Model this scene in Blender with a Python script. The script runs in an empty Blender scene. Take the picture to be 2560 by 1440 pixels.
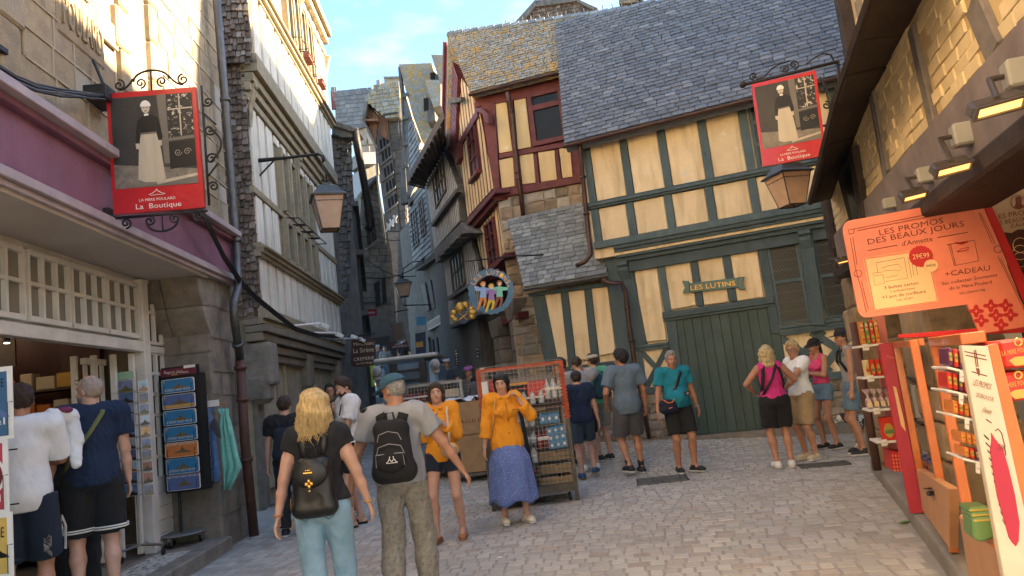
# Medieval lane by a souvenir shop: camera and light first, then ground, houses, signs, goods, people
import bpy,bmesh,math,random
import numpy as np
from mathutils import Vector,Matrix,Euler
random.seed(7)
R=random.Random(11)
sc=bpy.context.scene
COL=sc.collection
rad=math.radians
F=1850.0;PITCH=rad(7.64);ROLL=rad(6.84);CAMH=1.5
_cp,_sp,_cr,_sr=math.cos(PITCH),math.sin(PITCH),math.cos(ROLL),math.sin(ROLL)
FW=Vector((0,_cp,_sp));_r0=Vector((1,0,0));_u0=Vector((0,-_sp,_cp))
RT=_cr*_r0-_sr*_u0;UP=_sr*_r0+_cr*_u0
CP=Vector((0,0,CAMH))
cam_d=bpy.data.cameras.new('camera');cam_d.sensor_width=36;cam_d.lens=F/2560*36
cam_d.clip_end=2000;cam_d.clip_start=0.05
cam=bpy.data.objects.new('camera',cam_d);COL.objects.link(cam)
cam.matrix_world=Matrix(((RT.x,UP.x,-FW.x,CP.x),(RT.y,UP.y,-FW.y,CP.y),(RT.z,UP.z,-FW.z,CP.z),(0,0,0,1)))
sc.camera=cam
SUN_EL,SUN_AZ=20.0,84.0
w=bpy.data.worlds.new('World');sc.world=w;w.use_nodes=True
nt=w.node_tree;bg=nt.nodes['Background']
sky=nt.nodes.new('ShaderNodeTexSky');sky.sky_type='NISHITA';sky.sun_disc=False
sky.sun_elevation=rad(SUN_EL);sky.sun_rotation=rad(SUN_AZ)
sky.air_density=1.0;sky.dust_density=1.0;sky.ozone_density=1.0
hs=nt.nodes.new('ShaderNodeHueSaturation');hs.inputs['Saturation'].default_value=1.15;nt.links.new(sky.outputs[0],hs.inputs['Color'])
tc=nt.nodes.new('ShaderNodeTexCoord');mpw=nt.nodes.new('ShaderNodeMapping');mpw.inputs['Scale'].default_value=(1,1,2.6);nt.links.new(tc.outputs['Generated'],mpw.inputs[0])
cn=nt.nodes.new('ShaderNodeTexNoise');cn.inputs['Scale'].default_value=7;cn.inputs['Detail'].default_value=8;nt.links.new(mpw.outputs[0],cn.inputs['Vector'])
cr_=nt.nodes.new('ShaderNodeMapRange');cr_.inputs['From Min'].default_value=.50;cr_.inputs['From Max'].default_value=.72;cr_.inputs['To Max'].default_value=.55;nt.links.new(cn.outputs['Fac'],cr_.inputs['Value'])
cm_=nt.nodes.new('ShaderNodeMix');cm_.data_type='RGBA';cm_.inputs[7].default_value=(2.3,2.4,2.6,1);nt.links.new(cr_.outputs[0],cm_.inputs[0]);nt.links.new(hs.outputs[0],cm_.inputs[6])
nt.links.new(cm_.outputs[2],bg.inputs[0]);bg.inputs[1].default_value=0.10
sd=bpy.data.lights.new('sun','SUN');sd.energy=5.0;sd.angle=rad(0.6);sd.color=(1,.78,.50)
sun=bpy.data.objects.new('sun',sd);COL.objects.link(sun)
_d=Vector((math.sin(rad(SUN_AZ))*math.cos(rad(SUN_EL)),math.cos(rad(SUN_AZ))*math.cos(rad(SUN_EL)),math.sin(rad(SUN_EL))))
sun.rotation_euler=(-_d).to_track_quat('-Z','Y').to_euler()
vs=sc.view_settings;vs.view_transform='Standard';vs.look='None';vs.gamma=1.0;vs.use_curve_mapping=False
vs.exposure=2.8
def ray(px,py):return FW+(px-1280)/F*RT+(720-py)/F*UP
def gz(x,y):
 s=y-0.12*x-11.6
 return 0.11*math.log1p(math.exp(min(s*2.2,60)))/2.2 if s<27 else 0.11*s
def G(px,py,dz=0.0):
 d=ray(px,py);t=8.0
 for _ in range(40):
  p=CP+t*d;t2=(gz(p.x,p.y)+dz-CAMH)/d.z
  t=t+(t2-t)*.6
 return CP+t*d
def AT(px,py,y):
 d=ray(px,py);return CP+(y/d.y)*d
def PX(p):
 q=Vector(p)-CP;f=q.dot(FW)
 return 1280+F*q.dot(RT)/f,720-F*q.dot(UP)/f
class Pl:
 """a flat frame: origin O, U along, V up, N towards the street"""
 def __init__(s,O,U,V,N=None,off=0.0):
  s.U=Vector(U).normalized();s.V=Vector(V).normalized()
  s.N=Vector(N).normalized()if N is not None else s.U.cross(s.V).normalized()
  s.O=Vector(O)+s.N*off
 def at(s,px,py,d=0.0):
  r=ray(px,py);o=s.O+s.N*d;t=(o-CP).dot(s.N)/r.dot(s.N);return CP+t*r
 def uv(s,px,py,d=0.0):
  p=s.at(px,py,d)-s.O;return p.dot(s.U),p.dot(s.V)
 def w(s,u,v,d=0.0):return s.O+s.U*u+s.V*v+s.N*d
 def off(s,d):return Pl(s.O,s.U,s.V,s.N,d)
 def rot(s):return Matrix((s.U,s.V,s.N)).transposed()
def front(x,y,yaw,off=0.0):
 a=rad(yaw);return Pl((x,y,0),(math.cos(a),-math.sin(a),0),(0,0,1),(-math.sin(a),-math.cos(a),0),off)
def side(x,y,yaw,sgn,off=0.0):
 a=rad(yaw);return Pl((x,y,0),(math.sin(a),math.cos(a),0),(0,0,1),(sgn*math.cos(a),-sgn*math.sin(a),0),off)
class MB:
 def __init__(s):s.v=[];s.f=[]
 def add(s,vs,fs):
  n=len(s.v);s.v+=[tuple(p)for p in vs];s.f+=[tuple(i+n for i in f)for f in fs];return s
 def prism(s,pl,pts,d0,d1):
  n=len(pts);vs=[pl.w(u,v,d0)for u,v in pts]+[pl.w(u,v,d1)for u,v in pts]
  a=sum(pts[i][0]*pts[(i+1)%n][1]-pts[(i+1)%n][0]*pts[i][1]for i in range(n))
  fl=(a>0)==(pl.U.cross(pl.V).dot(pl.N)>0)
  fs=[tuple(range(n,2*n)),tuple(range(n-1,-1,-1))]+[(i,(i+1)%n,n+(i+1)%n,n+i)for i in range(n)]
  if not fl:fs=[tuple(reversed(f))for f in fs]
  return s.add(vs,fs)
 def ppoly(s,pl,pp,d0,d1):
  return s.prism(pl,[pl.uv(x,y,d1)for x,y in pp],d0,d1)
 def box(s,pl,u0,u1,v0,v1,d0,d1):return s.prism(pl,[(u0,v0),(u1,v0),(u1,v1),(u0,v1)],d0,d1)
 def beam(s,pl,a,b,wd,d0,d1):
  a=Vector(a);b=Vector(b);t=(b-a).normalized();n=Vector((-t.y,t.x))*wd/2
  return s.prism(pl,[tuple(a-n),tuple(b-n),tuple(b+n),tuple(a+n)],d0,d1)
 def wbox(s,c,sx,sy,sz,rz=0.0):
  m=Matrix.Rotation(rz,3,'Z');c=Vector(c)
  vs=[c+m@Vector((x*sx/2,y*sy/2,z*sz))for z in(0,1)for x,y in((-1,-1),(1,-1),(1,1),(-1,1))]
  return s.add(vs,[(3,2,1,0),(4,5,6,7),(0,1,5,4),(1,2,6,5),(2,3,7,6),(3,0,4,7)])
 def tube(s,pts,r,n=6,cap=True):
  pts=[Vector(p)for p in pts];rs=r if isinstance(r,(list,tuple))else[r]*len(pts)
  rings=[];up=None
  for i,p in enumerate(pts):
   t=(pts[min(i+1,len(pts)-1)]-pts[max(i-1,0)])
   t=t.normalized()if t.length>1e-9 else Vector((0,0,1))
   if up is None:up=Vector((0,0,1))if abs(t.z)<.9 else Vector((1,0,0))
   a=t.cross(up);a=a.normalized()if a.length>1e-6 else t.orthogonal().normalized()
   b=a.cross(t).normalized();up=b
   rings.append([p+(a*math.cos(2*math.pi*k/n)+b*math.sin(2*math.pi*k/n))*rs[i]for k in range(n)])
  vs=[q for ring in rings for q in ring];fs=[]
  for i in range(len(pts)-1):
   for k in range(n):
    fs.append((i*n+k,i*n+(k+1)%n,(i+1)*n+(k+1)%n,(i+1)*n+k))
  if cap:fs+=[tuple(range(n-1,-1,-1)),tuple((len(pts)-1)*n+k for k in range(n))]
  return s.add(vs,fs)
 def lathe(s,c,prof,n=16,ax=None):
  c=Vector(c);ax=Vector(ax).normalized()if ax else Vector((0,0,1));a=ax.orthogonal().normalized();b=ax.cross(a)
  vs=[];fs=[]
  for r,h in prof:
   for k in range(n):
    t=2*math.pi*k/n;vs.append(c+ax*h+(a*math.cos(t)+b*math.sin(t))*max(r,1e-4))
  for i in range(len(prof)-1):
   for k in range(n):fs.append((i*n+k,i*n+(k+1)%n,(i+1)*n+(k+1)%n,(i+1)*n+k))
  fs+=[tuple(range(n-1,-1,-1)),tuple((len(prof)-1)*n+k for k in range(n))]
  return s.add(vs,fs)
 def ball(s,c,r,n=10,m=6,sc3=(1,1,1)):
  c=Vector(c);pr=[(math.sin(math.pi*i/m),-math.cos(math.pi*i/m))for i in range(m+1)]
  vs=[];fs=[]
  for q,h in pr:
   for k in range(n):
    t=2*math.pi*k/n
    vs.append(c+Vector((q*math.cos(t)*sc3[0],q*math.sin(t)*sc3[1],h*sc3[2]))*r)
  for i in range(m):
   for k in range(n):fs.append((i*n+k,i*n+(k+1)%n,(i+1)*n+(k+1)%n,(i+1)*n+k))
  return s.add(vs,fs)
 def mesh(s,name,mat,smooth=False):
  me=bpy.data.meshes.new(name);me.from_pydata(s.v,[],s.f)
  if mat:me.materials.append(mat)
  if smooth:me.shade_smooth()
  return me
 def build(s,name,mat,parent=None,smooth=False):
  return obj(name,s.mesh(name,mat,smooth),parent)
def obj(name,me,parent=None,mw=None):
 o=bpy.data.objects.new(name,me);COL.objects.link(o)
 if parent is not None:
  o.parent=parent;o.matrix_parent_inverse=WM(parent).inverted()
 if mw is not None:o.matrix_basis=mw
 return o
def WM(o):
 m=o.matrix_basis.copy()
 if o.parent:m=WM(o.parent)@o.matrix_parent_inverse@m
 return m
def bev(o,wd=.01,seg=1):
 m=o.modifiers.new('bevel','BEVEL');m.width=wd;m.segments=seg;m.limit_method='ANGLE';return o
def tag(o,label,cat,group=None,kind=None):
 if label:o['label']=label
 if cat:o['category']=cat
 if group:o['group']=group
 if kind:o['kind']=kind
 return o
def thing(name,label,cat,loc=(0,0,0),group=None):
 o=bpy.data.objects.new(name,None);COL.objects.link(o);o.empty_display_size=.1;o.matrix_basis=Matrix.Translation(Vector(loc))
 return tag(o,label,cat,group)
def struct(o):o['kind']='structure';return o
def copy_tree(o,M,root=True,parent=None):
 """copy a thing and its parts; M moves it (applied on the world matrix of the root)"""
 c=o.copy();COL.objects.link(c);c.parent=parent
 if root:c.matrix_basis=M@o.matrix_basis
 for ch in list(o.children):copy_tree(ch,None,False,c)
 return c
_mats={}
def M(name,c,c2=None,ns=3.0,rough=.8,bump=.25,bs=60,isl=0.0,metal=0.0,wear=None,streak=None,emit=None,spec=.4,det=6,hue=None,coat=0,stretch=None,alpha=None,sheen=0):
 """procedural surface: c..c2 mixed by noise (scale ns), bump noise bs, isl = piece-to-piece variation,
    wear = (colour, scale, threshold, softness), hue = second colour mixed per piece"""
 if name in _mats:return _mats[name]
 m=bpy.data.materials.new(name);m.use_nodes=True;_mats[name]=m
 n=m.node_tree.nodes;l=m.node_tree.links;b=n['Principled BSDF']
 geo=n.new('ShaderNodeNewGeometry');pos=geo.outputs['Position']
 if stretch:
  mp=n.new('ShaderNodeMapping');mp.inputs['Scale'].default_value=stretch[0]
  if len(stretch)>1:mp.inputs['Rotation'].default_value=stretch[1]
  l.new(pos,mp.inputs[0]);pos=mp.outputs[0]
 def noise(scale,detail=det,rg=.6):
  t=n.new('ShaderNodeTexNoise');t.inputs['Scale'].default_value=scale;t.inputs['Detail'].default_value=detail
  t.inputs['Roughness'].default_value=rg;l.new(pos,t.inputs['Vector']);return t.outputs['Fac']
 def ramp(src,a,b_):
  r=n.new('ShaderNodeMapRange');r.inputs['From Min'].default_value=a;r.inputs['From Max'].default_value=b_;l.new(src,r.inputs['Value']);return r.outputs[0]
 def mixc(f,a,b_,bt='MIX'):
  x=n.new('ShaderNodeMix');x.data_type='RGBA';x.blend_type=bt
  for sck,val in(('Factor',f),('A',a),('B',b_)):
   k={'Factor':0,'A':6,'B':7}[sck]
   if isinstance(val,(tuple,list)):x.inputs[k].default_value=(*val[:3],1)
   elif isinstance(val,(int,float)):x.inputs[k].default_value=val
   else:l.new(val,x.inputs[k])
  return x.outputs[2]
 def rnd():
  oi=n.new('ShaderNodeObjectInfo');a=n.new('ShaderNodeMath');a.operation='ADD'
  l.new(oi.outputs['Random'],a.inputs[0]);l.new(geo.outputs['Random Per Island'],a.inputs[1])
  fr=n.new('ShaderNodeMath');fr.operation='FRACT';l.new(a.outputs[0],fr.inputs[0]);return fr.outputs[0]
 if c2 is None:c2=tuple(x*.75 for x in c)
 col=mixc(ramp(noise(ns),.35,.65),c,c2)
 if isl or hue:rn=rnd()
 if hue:
  f2=n.new('ShaderNodeMath');f2.operation='MULTIPLY';f2.inputs[1].default_value=7.13;l.new(rn,f2.inputs[0])
  f3=n.new('ShaderNodeMath');f3.operation='FRACT';l.new(f2.outputs[0],f3.inputs[0])
  col=mixc(ramp(f3.outputs[0],hue[1],1.0),col,hue[0])
 if isl:
  mr=n.new('ShaderNodeMapRange');mr.inputs['To Min'].default_value=1-isl;mr.inputs['To Max'].default_value=1+isl;l.new(rn,mr.inputs['Value'])
  cmb=n.new('ShaderNodeCombineColor')
  for i in range(3):l.new(mr.outputs[0],cmb.inputs[i])
  col=mixc(1.0,col,cmb.outputs[0],'MULTIPLY')
 if wear:
  for wr in(wear if isinstance(wear,list)else[wear]):
   col=mixc(ramp(noise(wr[1],8,.7),wr[2],wr[2]+wr[3]),col,wr[0])
 if streak:
  mp2=n.new('ShaderNodeMapping');mp2.inputs['Scale'].default_value=(1,1,.12);l.new(geo.outputs['Position'],mp2.inputs[0])
  t=n.new('ShaderNodeTexNoise');t.inputs['Scale'].default_value=streak[1];t.inputs['Detail'].default_value=6;l.new(mp2.outputs[0],t.inputs['Vector'])
  rr=n.new('ShaderNodeMapRange');rr.inputs['From Min'].default_value=.48;rr.inputs['From Max'].default_value=.75;rr.inputs['To Max'].default_value=streak[2];l.new(t.outputs['Fac'],rr.inputs['Value'])
  col=mixc(rr.outputs[0],col,streak[0])
 l.new(col,b.inputs['Base Color'])
 b.inputs['Roughness'].default_value=rough;b.inputs['Metallic'].default_value=metal
 b.inputs['Specular IOR Level'].default_value=spec
 if coat:b.inputs['Coat Weight'].default_value=coat
 if sheen:b.inputs['Sheen Weight'].default_value=sheen
 if bump:
  bp=n.new('ShaderNodeBump');bp.inputs['Strength'].default_value=bump;bp.inputs['Distance'].default_value=.02
  l.new(noise(bs,8,.65),bp.inputs['Height']);l.new(bp.outputs[0],b.inputs['Normal'])
 if emit:b.inputs['Emission Color'].default_value=(*emit[0],1);b.inputs['Emission Strength'].default_value=emit[1]
 if alpha is not None:b.inputs['Alpha'].default_value=alpha
 return m
def P(name,c,rough=.6,metal=0.0,bump=0,**k):
 return M(name,c,tuple(x*.9 for x in c),8,rough,bump,k.pop('bs',80),metal=metal,**k)
def glass_mat(name,tint=(.04,.05,.055),rough=.08):
 if name in _mats:return _mats[name]
 return M(name,tint,tuple(x*.5 for x in tint),1.5,rough,.15,6,spec=.22)
def _unit(name,mat,ch=.06,jit=0.0,seed=0):
 """chamfered unit block, x,y in -.5...5, z 0..1 (front)"""
 r=random.Random(seed);v=[]
 for(x,y)in((-.5,-.5),(.5,-.5),(.5,.5),(-.5,.5)):v.append((x,y,0))
 for(x,y)in((-.5,-.5),(.5,-.5),(.5,.5),(-.5,.5)):v.append((x,y,.65))
 for(x,y)in((-.5+ch,-.5+ch),(.5-ch,-.5+ch),(.5-ch,.5-ch),(-.5+ch,.5-ch)):v.append((x,y,1))
 v=[(x+r.uniform(-jit,jit),y+r.uniform(-jit,jit),z+(r.uniform(-jit,jit)if z else 0))for x,y,z in v]
 v.append((r.uniform(-.1,.1),r.uniform(-.1,.1),1+jit))
 fs=[(i,(i+1)%4,4+(i+1)%4,4+i)for i in range(4)]+[(4+i,4+(i+1)%4,8+(i+1)%4,8+i)for i in range(4)]+[(8+i,8+(i+1)%4,12)for i in range(4)]
 me=bpy.data.meshes.new(name);me.from_pydata(v,[],fs);me.materials.append(mat);return me
def pieces(parent,name,mat,mats4,limit=300,ch=.06,jit=0.0,flip=False):
 """mats4: list of 4x4 matrices placing the unit block"""
 us=[_unit(name,mat,ch,jit,k)for k in range(4 if jit else 1)]
 if flip:
  for me in us:me.flip_normals()
 def area(m):
  pts=[PX(m@Vector(q))for q in((-.5,-.5,1),(.5,-.5,1),(.5,.5,1))]
  c=PX(m@Vector((0,0,1)))
  a=abs((pts[1][0]-pts[0][0])*(pts[2][1]-pts[0][1])-(pts[2][0]-pts[0][0])*(pts[1][1]-pts[0][1]))
  return a if-60<c[0]<2620 and-60<c[1]<1500 and(m.translation-CP).dot(FW)>.3 else a*1e-6
 ms=sorted(mats4,key=area,reverse=True)if len(mats4)>limit else mats4
 for i,m in enumerate(ms[:limit]):obj(name,us[i%len(us)],parent,m)
 if len(ms)>limit:
  V=[];Fc=[]
  for i,m in enumerate(ms[limit:]):
   u=us[i%len(us)];n0=len(V)
   V+=[tuple(m@x.co)for x in u.vertices];Fc+=[tuple(q+n0 for q in p.vertices)for p in u.polygons]
  me=bpy.data.meshes.new(name+'_rest');me.from_pydata(V,[],Fc);me.materials.append(mat)
  o=obj(name+'_rest',me,parent);o['kind']='stuff'
def PM(pl,u,v,d,su,sv,sd,rx=0.0,ry=0.0,rz=0.0):
 """placing matrix of a block on a plane: centre u,v, back at d, sizes su,sv,sd"""
 m=Matrix.Translation(pl.w(u,v,d))@pl.rot().to_4x4()
 return m@Euler((rx,ry,rz)).to_matrix().to_4x4()@Matrix.Diagonal((su,sv,sd,1))
def text(parent,s,pl,p0,p1,hpx,mat,off=.006,name='lettering',up=None,ext=0,kids=True):
 """lettering from pixel p0 to p1 (baseline ends), cap height hpx pixels"""
 cu=bpy.data.curves.new('t','FONT');cu.body=s;cu.resolution_u=2;cu.extrude=ext
 to=bpy.data.objects.new('t',cu);COL.objects.link(to)
 me=bpy.data.meshes.new_from_object(to);bpy.data.objects.remove(to);bpy.data.curves.remove(cu)
 if not len(me.vertices):return None
 xs=[v.co.x for v in me.vertices];x0,x1=min(xs),max(xs)
 a=Vector(pl.uv(*p0,off));b=Vector(pl.uv(*p1,off));t=b-a
 ux,uy=p1[0]-p0[0],p1[1]-p0[1];L=math.hypot(ux,uy)
 c=Vector(pl.uv(p0[0]+uy/L*hpx,p0[1]-ux/L*hpx,off))if up is None else Vector(pl.uv(*up,off))
 n=c-a
 for v in me.vertices:
  q=a+t*((v.co.x-x0)/(x1-x0))+n*(v.co.y/.70)
  z=v.co.z;v.co=pl.w(q.x,q.y,off+z)
 me.materials.clear();me.materials.append(mat)
 if me.polygons and me.polygons[0].normal.dot(pl.N)<0:me.flip_normals()
 me.name=name
 return obj(name,me,parent)
m_cobble=M('paving stone',(.45,.425,.38),(.36,.34,.305),1.1,.82,.4,45,isl=.13,wear=[((.20,.185,.165),.8,.55,.2),((.50,.47,.41),22,.56,.2),((.12,.11,.10),2.3,.70,.05)],hue=((.36,.30,.25),.75))
m_joint=M('joint sand',(.36,.335,.295),(.28,.26,.23),2,.95,.5,90)
m_asph=M('worn street',(.2,.19,.175),(.15,.145,.135),3,.9,.5,70)
m_slate=M('blue slate',(.150,.158,.168),(.115,.123,.132),9,.6,.5,30,isl=.2,wear=[((.20,.195,.19),6,.60,.1),((.34,.34,.32),14,.70,.05)],hue=((.19,.195,.20),.75))
m_slate2=M('lichen slate',(.25,.27,.27),(.15,.165,.17),9,.75,.5,40,isl=.28,wear=[((.34,.21,.05),13,.50,.05),((.40,.23,.04),2.2,.54,.10),((.45,.45,.41),19,.57,.06)])
m_slate3=M('grey green slate',(.23,.25,.25),(.15,.165,.17),7,.7,.4,40,isl=.28,wear=[((.38,.39,.36),9,.60,.12)])
m_shingle=M('oak shingle',(.20,.145,.11),(.095,.066,.052),14,.9,.7,40,isl=.42,stretch=((1,1,.3),),hue=((.24,.20,.17),.7))
m_shingle_d=M('old dark shingle',(.14,.125,.115),(.07,.062,.058),14,.9,.7,40,isl=.4,stretch=((1,1,.3),))
m_cream=M('cream plaster',(.78,.62,.38),(.71,.54,.31),2.6,.85,.55,22,isl=.06,wear=[((.60,.44,.24),1.3,.60,.16),((.62,.60,.52),1.1,.66,.06),((.80,.69,.50),4,.62,.08),((.40,.27,.13),26,.70,.03)],streak=((.44,.31,.15),7,.7))
m_cream_p=M('peeling cream plaster',(.72,.52,.26),(.64,.46,.22),2.2,.85,.35,26,isl=.06,wear=[((.72,.68,.58),3.4,.62,.03)],streak=((.5,.36,.18),5,.5))
m_teal=M('blue green timber paint',(.080,.115,.118),(.054,.082,.086),6,.7,.6,26,isl=.2,wear=[((.15,.185,.18),24,.62,.07),((.03,.045,.045),9,.64,.06)],stretch=((1,1,.4),))
m_green=M('dark green door paint',(.030,.060,.052),(.02,.045,.040),4,.5,.25,30,isl=.12,wear=[((.16,.2,.19),9,.76,.04)],streak=((.06,.09,.08),6,.5))
m_red=M('oxblood timber paint',(.155,.034,.032),(.10,.022,.022),6,.6,.4,30,isl=.12,wear=[((.24,.10,.09),16,.66,.1)])
m_copper=M('brown copper gutter',(.10,.052,.042),(.06,.035,.03),6,.45,.2,30,metal=.4)
m_zinc=M('zinc',(.13,.13,.13),(.09,.09,.09),8,.5,.15,40,metal=.6)
m_rubble=M('granite rubble',(.36,.27,.18),(.24,.18,.125),5,.9,.8,35,isl=.3,hue=((.36,.33,.28),.6),wear=[((.16,.12,.09),9,.6,.15)])
m_mortar=M('lime mortar',(.42,.35,.26),(.34,.28,.2),6,.95,.6,60)
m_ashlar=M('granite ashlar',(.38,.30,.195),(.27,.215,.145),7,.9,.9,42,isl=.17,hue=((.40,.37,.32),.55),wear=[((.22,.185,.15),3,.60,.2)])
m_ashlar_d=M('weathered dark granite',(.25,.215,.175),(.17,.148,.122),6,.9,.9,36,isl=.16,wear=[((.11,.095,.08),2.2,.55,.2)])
m_mortar_d=M('grey joint',(.22,.19,.155),(.16,.14,.12),6,.95,.6,60)
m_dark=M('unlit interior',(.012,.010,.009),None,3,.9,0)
m_glass=glass_mat('old window glass',(.016,.018,.018),.32)
m_iron=M('wrought iron',(.018,.018,.019),(.03,.026,.024),12,.5,.3,60,metal=.3)
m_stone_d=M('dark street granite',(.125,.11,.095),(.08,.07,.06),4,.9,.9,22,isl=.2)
m_wood_g=M('grey weathered timber',(.15,.14,.13),(.09,.082,.075),9,.85,.6,30,isl=.15,stretch=((1,1,.25),))
m_white_d=M('dirty white infill',(.62,.60,.56),(.48,.46,.43),4,.85,.4,30,streak=((.15,.145,.135),6,.7))
def rng(poly,v):
 xs=[]
 n=len(poly)
 for i in range(n):
  (u0,v0),(u1,v1)=poly[i],poly[(i+1)%n]
  if(v0<=v<v1)or(v1<=v<v0):xs.append(u0+(u1-u0)*(v-v0)/(v1-v0))
 xs.sort();return[(xs[i],xs[i+1])for i in range(0,len(xs)-1,2)]
def inpoly(poly,u,v):return any(a<=u<=b for a,b in rng(poly,v))
def tiles(parent,name,mat,pl,poly,rh,wd,thk=.012,limit=300,wj=.15,lap=1.5,holes=(),zj=.15):
 """overlapping slates / shingles over a polygon in u,v"""
 ms=[];v0=min(p[1]for p in poly);v1=max(p[1]for p in poly);k=0;v=v0
 tilt=thk*1.25/rh
 while v<v1-rh*.2:
  for a,b in rng(poly,min(v+rh*.5,v1-1e-4)):
   u=a-wd*(.5 if k%2 else 0)*R.uniform(.7,1)
   while u<b-.02:
    ww=wd*R.uniform(1-wj,1+wj);c0=max(u,a);c1=min(u+ww,b)
    if c1-c0>wd*.18 and not any(inpoly(h,(c0+c1)/2,v+rh*.5)for h in holes):
     ms.append(PM(pl,(c0+c1)/2,v+rh*lap/2+R.uniform(-zj,zj)*rh*.3,thk*.6,c1-c0-.010,rh*lap,thk*R.uniform(.8,1.3),-tilt+R.gauss(0,.006)*zj/.15,R.gauss(0,.006),R.gauss(0,.008)*zj/.15))
    u+=ww
  v+=rh;k+=1
 pieces(parent,name,mat,ms,limit,.04,.02)
def stones(parent,name,mat,pl,poly,rh,wd,dep=.035,limit=300,var=.35,gap=.014,holes=(),d0=-.02,ch=.08,jit=.03):
 ms=[];v0=min(p[1]for p in poly);v1=max(p[1]for p in poly);v=v0;k=0
 while v<v1-rh*.25:
  h=min(rh*R.uniform(1-var*.5,1+var*.5),v1-v)
  for a,b in rng(poly,min(v+h*.5,v1-1e-4)):
   u=a-R.uniform(0,wd*.6)
   while u<b-.02:
    ww=wd*R.uniform(1-var,1+var);c0=max(u,a);c1=min(u+ww,b)
    if b-c1<wd*.3:c1=b
    if c1-c0>wd*.15 and not any(inpoly(x,(c0+c1)/2,v+h*.5)for x in holes):
     ms.append(PM(pl,(c0+c1)/2,v+h/2,d0,c1-c0-gap,h-gap,dep*R.uniform(.7,1.3)-d0,R.gauss(0,.01),R.gauss(0,.01),R.gauss(0,.008)))
    u=c1
  v+=h;k+=1
 pieces(parent,name,mat,ms,limit,ch,jit)
def zf(ox,oy,s):return lambda*pts:[(ox+pts[i]/s,oy+pts[i+1]/s)for i in range(0,len(pts),2)]
z1=zf(1250,400,1.6944);z5=zf(1100,0,2.572);z4=zf(820,100,1.6);z3=zf(480,0,1.6);zr=zf(1860,0,2.5714);zl=zf(0,0,2.0);zk=zf(0,720,2.0)
def one(parent,name,mat,pl,pp,d0,d1,bv=.008,mb=None):
 o=MB().ppoly(pl,pp,d0,d1).build(name,mat,parent)
 return bev(o,bv)if bv else o
def ubox(parent,name,mat,pl,u0,u1,v0,v1,d0,d1,bv=.006):
 o=MB().box(pl,u0,u1,v0,v1,d0,d1).build(name,mat,parent)
 return bev(o,bv)if bv else o
def ubeam(parent,name,mat,pl,a,b,wd,d0,d1,bv=.006):
 o=MB().beam(pl,a,b,wd,d0,d1).build(name,mat,parent)
 return bev(o,bv)if bv else o
def pipe(parent,name,mat,pts,r,collars=(),n=10):
 mb=MB().tube(pts,r,n)
 o=mb.build(name,mat,parent,True)
 for c in collars:
  i=int(c);t=c-i;p=Vector(pts[i]).lerp(Vector(pts[min(i+1,len(pts)-1)]),t);d=(Vector(pts[min(i+1,len(pts)-1)])-Vector(pts[i])).normalized()
  obj('collar',MB().tube([p-d*.025,p+d*.025],r*1.35,n).mesh('collar',mat,True),parent)
 return o
mb=MB();xs=[-300,-120,-60,-30,-16]+[-10+i*.5 for i in range(41)]+[16,30,60,120,300];ys=[-200,-60,-20,-8,-3]+[i*.5 for i in range(0,80)]+[44,52,64,90,140,300]
vs_=[(x,y,gz(x,min(y,60))-.0105)for y in ys for x in xs];nx=len(xs)
mb.add(vs_,[(j*nx+i,j*nx+i+1,(j+1)*nx+i+1,(j+1)*nx+i)for j in range(len(ys)-1)for i in range(nx-1)])
ground=struct(mb.build('street',m_joint,None,True))
HOLES=[]
def cob():
 ms=[];a=rad(-6);ca,sa=math.cos(a),math.sin(a);rh,wd=.15,.138
 lx=lambda y:-3.62-.035*(y-8)if y<12 else-4.2
 rx=lambda y:2.35+(y-4.6)*.375 if y<9.3 else 4.3+(y-9.3)*.9
 j=0;q=4.0
 while q<24:
  p=-9-(.5*wd if j%2 else 0)
  while p<9:
   ww=wd*R.uniform(.75,1.25);c=p+ww/2
   x=c*ca-q*sa;y=c*sa+q*ca
   bend=.12*math.sin(x*.9+1)
   y+=bend
   ok=lx(y)<x<rx(y)and y<15.6-.36*(x-1)+(8 if x<.6 else 0)
   if ok:
    z=gz(x,y);px,py=PX((x,y,z))
    if-30<px<2600 and py<1500:
     m=Matrix.Translation((x,y,z-.048+R.uniform(-.003,.003)))@Matrix.Rotation(a+.1*math.cos(x*.9+1)+R.gauss(0,.015),4,'Z')@Euler((R.gauss(0,.012),R.gauss(0,.012),0)).to_matrix().to_4x4()@Matrix.Diagonal((ww-.012,rh-.011,.042,1))
     ms.append(m)
   p+=ww
  q+=rh;j+=1
 pieces(ground,'cobble',m_cobble,ms,300,.055,.03)
cob()
LG=front(1.97,14.2,20);LU=LG.off(.30)
H1=thing('half_timbered_house','cream and blue-green half-timbered house with a large grey slate roof and wide green plank door','house',LG.w(0,0))
MB().box(LG,-.25,9,-.3,3.75,-6,-.06).box(LG,-.25,9,3.75,6.25,-6,.24).build('wall',m_cream,H1)
def gu(pl,x,y,d=0):return pl.uv(x,y,d)[0]
EA=6.17
ups=[(1472,430,17),(1564,405,19),(1659,384,19),(1761,360,19),(1864,336,20)]
us=[gu(LU,x,y,.05)for x,y,w_ in ups]
pw=.145
for u in us+[us[-1]+.62,us[-1]+1.5,us[-1]+2.4]:ubox(H1,'post',m_teal,LU,u-pw/2,u+pw/2,4.83,EA,-.06,.04)
for a,b in zip(us[:-1]+[us[-1]+.62,us[-1]+1.5],us[1:]+[us[-1]+1.5,us[-1]+2.4]):
 ubox(H1,'plaster_panel',m_cream,LU,a+pw/2+.004,b-pw/2-.004,4.84,EA,-.06,R.uniform(.004,.014),.012)
lows=[gu(LU,x,y,.05)for x,y in((1490,560),(1578,548),(1675,535),(1777,510),(1885,487),(1997,470),(2105,450),(2200,430))]
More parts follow.
